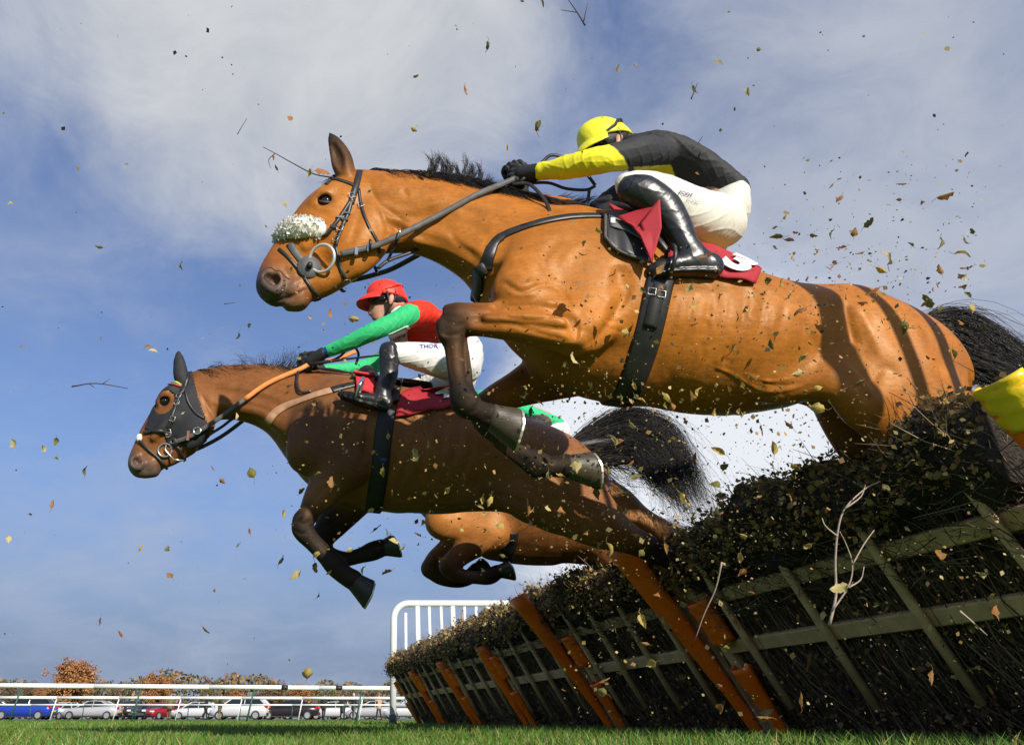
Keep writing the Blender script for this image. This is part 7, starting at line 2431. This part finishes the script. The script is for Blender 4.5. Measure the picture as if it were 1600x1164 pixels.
# ---------------------------------------------------------------- leaves and twigs thrown into the air
LM = []
_lg = random.Random(21)
pal = [((.52, .38, .10), 'yellow'), ((.34, .18, .055), 'brown'), ((.20, .18, .045), 'olive'), ((.62, .50, .22), 'pale'), ((.42, .18, .06), 'russet')]
LMATS = [(leaf_shader(mat('flying_leaf_' + n, c, .6, spec=.3, noise=(60, .5, 4), bump=(120, .4, .002)), .3), n) for c, n in pal]
def leaf_mesh(seed, m, kind):
    g = random.Random(seed)
    n = 7
    v, f = [], []
    curl, fold = g.uniform(-.9, 1.3), g.uniform(.2, 1.0)
    prof = {0: [.10, .62, .92, .86, .58, .30, .02], 1: [.06, .40, .52, .50, .40, .22, .02], 2: [.3, .8, .7, .95, .55, .5, .05]}[kind]
    for i in range(n):
        t = i / (n - 1)
        x = (t - .5)
        w = prof[i] * .40 * g.uniform(.85, 1.15)
        z0 = curl * (t - .4) ** 2
        for s, k in ((-1, 1), (-.5, .5), (0, 0), (.5, .5), (1, 1)):
            v.append((x + g.uniform(-.05, .05), s * w * g.uniform(.8, 1.15), z0 + k * w * fold + g.uniform(-.06, .06)))
    for i in range(n - 1):
        for j in range(4):
            f.append((i * 5 + j, i * 5 + j + 1, i * 5 + 6 + j, i * 5 + 5 + j))
    # stalk
    b = len(v)
    z0 = curl * .16
    st = [(-.5, 0, z0), (-.72, g.uniform(-.08, .08), z0 + g.uniform(-.1, .1)), (-.92, g.uniform(-.15, .15), z0 + g.uniform(-.2, .2))]
    for p in st:
        for a in (0, 2.09, 4.19):
            v.append((p[0], p[1] + math.cos(a) * .018, p[2] + math.sin(a) * .018))
    for i in range(2):
        for j in range(3):
            f.append((b + i * 3 + j, b + i * 3 + (j + 1) % 3, b + i * 3 + 3 + (j + 1) % 3, b + i * 3 + 3 + j))
    me = bpy.data.meshes.new('leaf')
    me.from_pydata(v, [], f)
    me.materials.append(m)
    me.polygons.foreach_set('use_smooth', [True] * len(me.polygons))
    return me
for q, (m, n) in enumerate(LMATS):
    for kd in range(3):
        LM.append((leaf_mesh(q * 10 + kd, m, kd), n))
def face_depth(px, py):
    """distance along the ray to the hurdle face"""
    d = Vector(ray(px, py))
    k = (HB + HN * .12 - Vector(CAM)).dot(HN) / d.dot(HN) if abs(d.dot(HN)) > 1e-6 else 9
    return k if k > 0 else 9
MARKS = [((530, 240), 'the bay ear'), ((430, 440), 'the bay nostril'), ((510, 407), 'the big bit ring'), ((700, 330), 'the bay neck'), ((935, 210), 'the yellow cap'), ((1090, 240), 'the black and yellow back'), ((1150, 410), 'the number 3 cloth'),
         ((1010, 520), 'the black girth'), ((880, 500), 'the raised bay elbow'), ((710, 500), 'the raised bay knee'), ((800, 660), 'the near front hoof'), ((920, 725), 'the far front hoof'), ((1100, 620), 'the bay belly'), ((1300, 560), 'the wide shadow on the flank'), ((1430, 560), 'the bay thigh'),
         ((1530, 540), 'the bay tail'), ((1550, 640), 'the yellow capped guard'), ((1000, 690), 'the dark tail'), ((880, 700), 'the dark rump'), ((600, 460), 'the red cap'), ((560, 530), 'the green sleeve'), ((280, 570), 'the hooded ear'), ((225, 720), 'the dark muzzle'), ((400, 640), 'the orange rein grip'),
         ((595, 720), 'the blue banded girth'), ((500, 780), 'the dark forearm'), ((580, 910), 'the lowest dark hoof'), ((700, 740), 'the dark ribs'), ((740, 850), 'the folded light bay legs'), ((690, 960), 'the white wing'), ((900, 1010), 'the second orange guard'), ((1110, 990), 'the longest orange guard'), ((1320, 870), 'the pale forked twig'),
         ((1500, 830), 'the upper hurdle rail'), ((1480, 970), 'the lower hurdle rail'), ((1450, 1090), 'the foot of the nearest hurdle'), ((1200, 780), 'the brush of the nearest hurdle'), ((100, 1040), 'the tall orange oak'), ((150, 600), 'the forked twig'), ((300, 1070), 'the running rail'), ((650, 90), 'the pale cloud'), ((1400, 350), 'the open sky over the rump'), ((1250, 150), 'the upper right sky'), ((200, 250), 'the upper left sky'), ((150, 850), 'the lower left sky'), ((400, 800), 'the sky under the dark chest')]
FLOWN = []
def fly(px, py, size_px, t, label, group, g):
    me, cn = LM[g.randrange(len(LM))]
    o = bpy.data.objects.new('leaf', me)
    COL.objects.link(o)
    o.location = at_depth(px, py, t)
    s = size_px * t / FPX
    o.scale = (s, s * g.uniform(.7, 1.2), s)
    o.rotation_euler = (g.uniform(0, 6.28), g.uniform(0, 6.28), g.uniform(0, 6.28))
    mk = min(MARKS, key=lambda m: (m[0][0] - px) ** 2 + (m[0][1] - py) ** 2)[1]
    sz = 'large' if size_px > 14.5 else 'small'
    tag(o, '%s %s leaf by %s' % (sz, cn, mk), 'leaf', group)
    FLOWN.append((o, px))
def part_leaves():
    by = {}
    for o, px in FLOWN: by.setdefault(o['label'], []).append((px, o))
    nth = ['first', 'second', 'third', 'fourth', 'fifth', 'sixth', 'seventh', 'eighth', 'ninth', 'tenth', 'eleventh', 'twelfth']
    for lab, l in by.items():
        if len(l) > 1:
            for k, (px, o) in enumerate(sorted(l, key=lambda q: q[0])):
                o['label'] = lab + ', %s from the left of %d' % (nth[min(k, 11)], len(l))
g = random.Random(8)
def front_depth(px, py):
    """stay in front of whatever stands behind this spot"""
    best = 4.6
    for bd in (b1, b2, b3):
        p, n = bd.cast(px, py)
        if p is not None:
            best = min(best, to_px(np.array(p))[2] - .10)
    k = face_depth(px, py)
    pz = CAM + ray(px, py) * k
    if k < 9 and -.1 < pz[2] < 1.25:
        best = min(best, k - .08)
    return best
# leaves one can make out singly in the sky (traced), x y size
TR = [(765, 73, 15), (650, 118, 10), (726, 143, 15), (836, 193, 24), (847, 4, 14), (966, 108, 12), (993, 100, 8), (1123, 99, 14), (1123, 205, 12), (1168, 143, 13), (1186, 76, 8), (1140, 18, 8), (1082, 142, 14),
      (453, 187, 12), (446, 317, 11), (646, 204, 10), (792, 230, 12), (505, 267, 20), (487, 271, 12), (426, 247, 10), (432, 262, 10), (283, 415, 15), (156, 388, 11), (7, 178, 10), (16, 315, 10),
      (22, 692, 14), (68, 700, 11), (88, 690, 12), (88, 716, 10), (130, 735, 14), (82, 788, 14), (265, 900, 14), (393, 735, 20), (390, 830, 10), (264, 857, 11), (371, 850, 8), (188, 990, 14), (155, 971, 12), (322, 984, 14),
      (480, 1058, 20), (460, 898, 20), (332, 730, 12), (348, 752, 10), (262, 545, 14), (240, 548, 12), (231, 543, 12), (372, 525, 12), (390, 508, 10), (370, 650, 12), (515, 490, 13), (548, 497, 18), (484, 496, 8),
      (1477, 304, 20), (1360, 349, 18), (1408, 287, 12), (1310, 310, 15), (1298, 291, 10), (1228, 337, 14), (1213, 370, 18), (1243, 365, 12), (1272, 368, 12), (1299, 366, 14), (1390, 402, 26), (1376, 420, 18), (1344, 395, 12),
      (1276, 395, 12), (1238, 405, 14), (1505, 396, 20), (1520, 362, 9), (1506, 378, 13), (1510, 420, 15), (1470, 420, 16), (1508, 436, 13), (1506, 450, 14), (1512, 460, 12), (1452, 472, 22), (1362, 454, 20), (1524, 481, 18),
      (1502, 504, 18), (1466, 446, 8), (1295, 420, 10), (1303, 414, 10), (1262, 437, 12), (1222, 442, 14), (1405, 312, 8), (1440, 316, 10), (14, 842, 12), (220, 856, 10), (497, 930, 10), (630, 858, 10), (545, 860, 12), (700, 765, 14), (660, 815, 14), (640, 780, 8)]
for x, y, s in TR:
    t = min(g.uniform(2.1, 3.4), front_depth(x, y))
    lab = 'leaf tumbling against the sky on the left of the picture' if x < 620 else ('leaf tumbling in the sky above the riders' if y < 260 and x < 1200 else ('leaf flying in the sky above the bay rump' if x > 1190 else 'leaf in the air under the horses'))
    fly(x, y, s * 1.1, max(t, 1.2), lab, 'leaves in the sky', g)
ZONES = [((830, 360, 1500, 640), 46, (8, 18), 'leaf flying past the flank of the nearest bay horse', 'leaves in front of the bay horse'),
         ((820, 610, 1250, 860), 54, (7, 18), 'leaf flying in the gap under the bay belly', 'leaves under the bay horse'),
         ((440, 640, 900, 900), 44, (7, 16), 'leaf flying past the flank of the dark horse', 'leaves in front of the dark horse'),
         ((880, 850, 1600, 1125), 50, (8, 20), 'leaf falling in front of the birch hurdles', 'leaves in front of the hurdles')]
for (x0, y0, x1, y1), n, (s0, s1), lab, grp in ZONES:
    for _ in range(n):
        x, y = g.uniform(x0, x1), g.uniform(y0, y1)
        t = max(min(front_depth(x, y), g.uniform(2.0, 4.2)) - g.uniform(.0, .25), 1.1)
        fly(x, y, g.uniform(s0, s1) * 1.3, t, lab, grp, g)
part_leaves()
# the fine chaff: one mass
gn = np.random.default_rng(4)
P, SZ = [], []
for (x0, y0, x1, y1), n in (((440, 380, 1520, 860), 1300), ((820, 600, 1260, 860), 800), ((880, 840, 1600, 1130), 1100), ((0, 0, 1600, 1050), 340), ((1180, 240, 1540, 520), 280), ((850, 420, 1480, 700), 500), ((640, 560, 1000, 900), 300)):
    for _ in range(n):
        x, y = gn.uniform(x0, x1), gn.uniform(y0, y1)
        t = max(min(front_depth(x, y), gn.uniform(1.9, 4.0)) - gn.uniform(0, .3), 1.0)
        P.append(at_depth(x, y, t)); SZ.append(gn.choice([2.2, 3.2, 4.5, 6.5, 9.0], p=[.26, .28, .22, .14, .10]) * t / FPX)
v, f, c = leaf_batch(np.array(P), np.array(SZ), [(.45, .33, .10), (.14, .11, .04), (.06, .05, .025), (.60, .48, .20), (.28, .22, .07), (.50, .28, .12)], seed=6)
tag(np_mesh('leaf_chaff', v, f, leaf_m, None, False, c), 'fine chaff of leaf bits filling the air round the horses', 'leaf bits', kind='stuff')

twig_dark = mat('flying_twig', (.06, .045, .035), .8)
twig_pale = mat('bare_twig', (.42, .32, .26), .7, noise=(40, .25, 4))
def twig(lines, t, r, label, m=twig_dark, grp=None):
    e = empty('twig', at_depth(*lines[0][0], t), label, 'twig', grp)
    for k, ln in enumerate(lines):
        pts = catmull([at_depth(x, y, t + .01 * i) for i, (x, y) in enumerate(ln)], 4)
        rr = r if k == 0 else r * .6
        n = len(pts)
        MB().tube(pts, [rr * (1 - .65 * i / n) for i in range(n)], 6).build('stem' if k == 0 else 'branch', m, e, True)
    return e
twig([[(522, 278), (490, 272), (455, 254), (430, 240), (411, 230)], [(430, 240), (420, 250), (423, 264)]], 2.6, .0026, 'long thin twig flying just in front of the bay ear')
twig([[(112, 604), (150, 599), (200, 607)], [(160, 600), (172, 592)], [(140, 600), (148, 606)]], 3.0, .0030, 'forked twig drifting alone at the left')
twig([[(371, 210), (378, 198), (386, 185)]], 3.0, .0018, 'short straight twig high at the left of the bay ear')
twig([[(914, 40), (902, 20), (888, 0)], [(902, 20), (876, 16)], [(912, 34), (918, 6)]], 2.4, .0030, 'dark twig hanging in at the top edge')
twig([[(1080, 155), (1086, 140), (1090, 130)]], 2.6, .0024, 'short twig in the sky right of the yellow cap')
twig([[(1082, 232), (1092, 222), (1098, 213)]], 2.6, .0022, 'short twig just behind the black and yellow back')
twig([[(350, 475), (368, 473)]], 3.0, .0018, 'thin straight twig left of the rider in red')
twig([[(1296, 976), (1306, 930), (1305, 880), (1309, 830), (1320, 795), (1350, 765), (1375, 752)], [(1309, 838), (1290, 822), (1284, 808)], [(1300, 955), (1326, 915), (1332, 882), (1322, 850), (1312, 830)], [(1332, 882), (1350, 850), (1366, 828)], [(1326, 918), (1345, 905), (1350, 885)], [(1320, 795), (1345, 776), (1352, 758)]], 2.35, .0045, 'pale bare forked twig in front of the nearest hurdle', twig_pale)
twig([[(1128, 878), (1118, 920), (1100, 960), (1086, 1000)]], 2.8, .0035, 'curved pale twig against the long orange guard', twig_pale)
twig([[(1500, 955), (1520, 972), (1542, 992)]], 2.0, .0035, 'short pale splinter by the lower rail of the nearest hurdle', twig_pale)
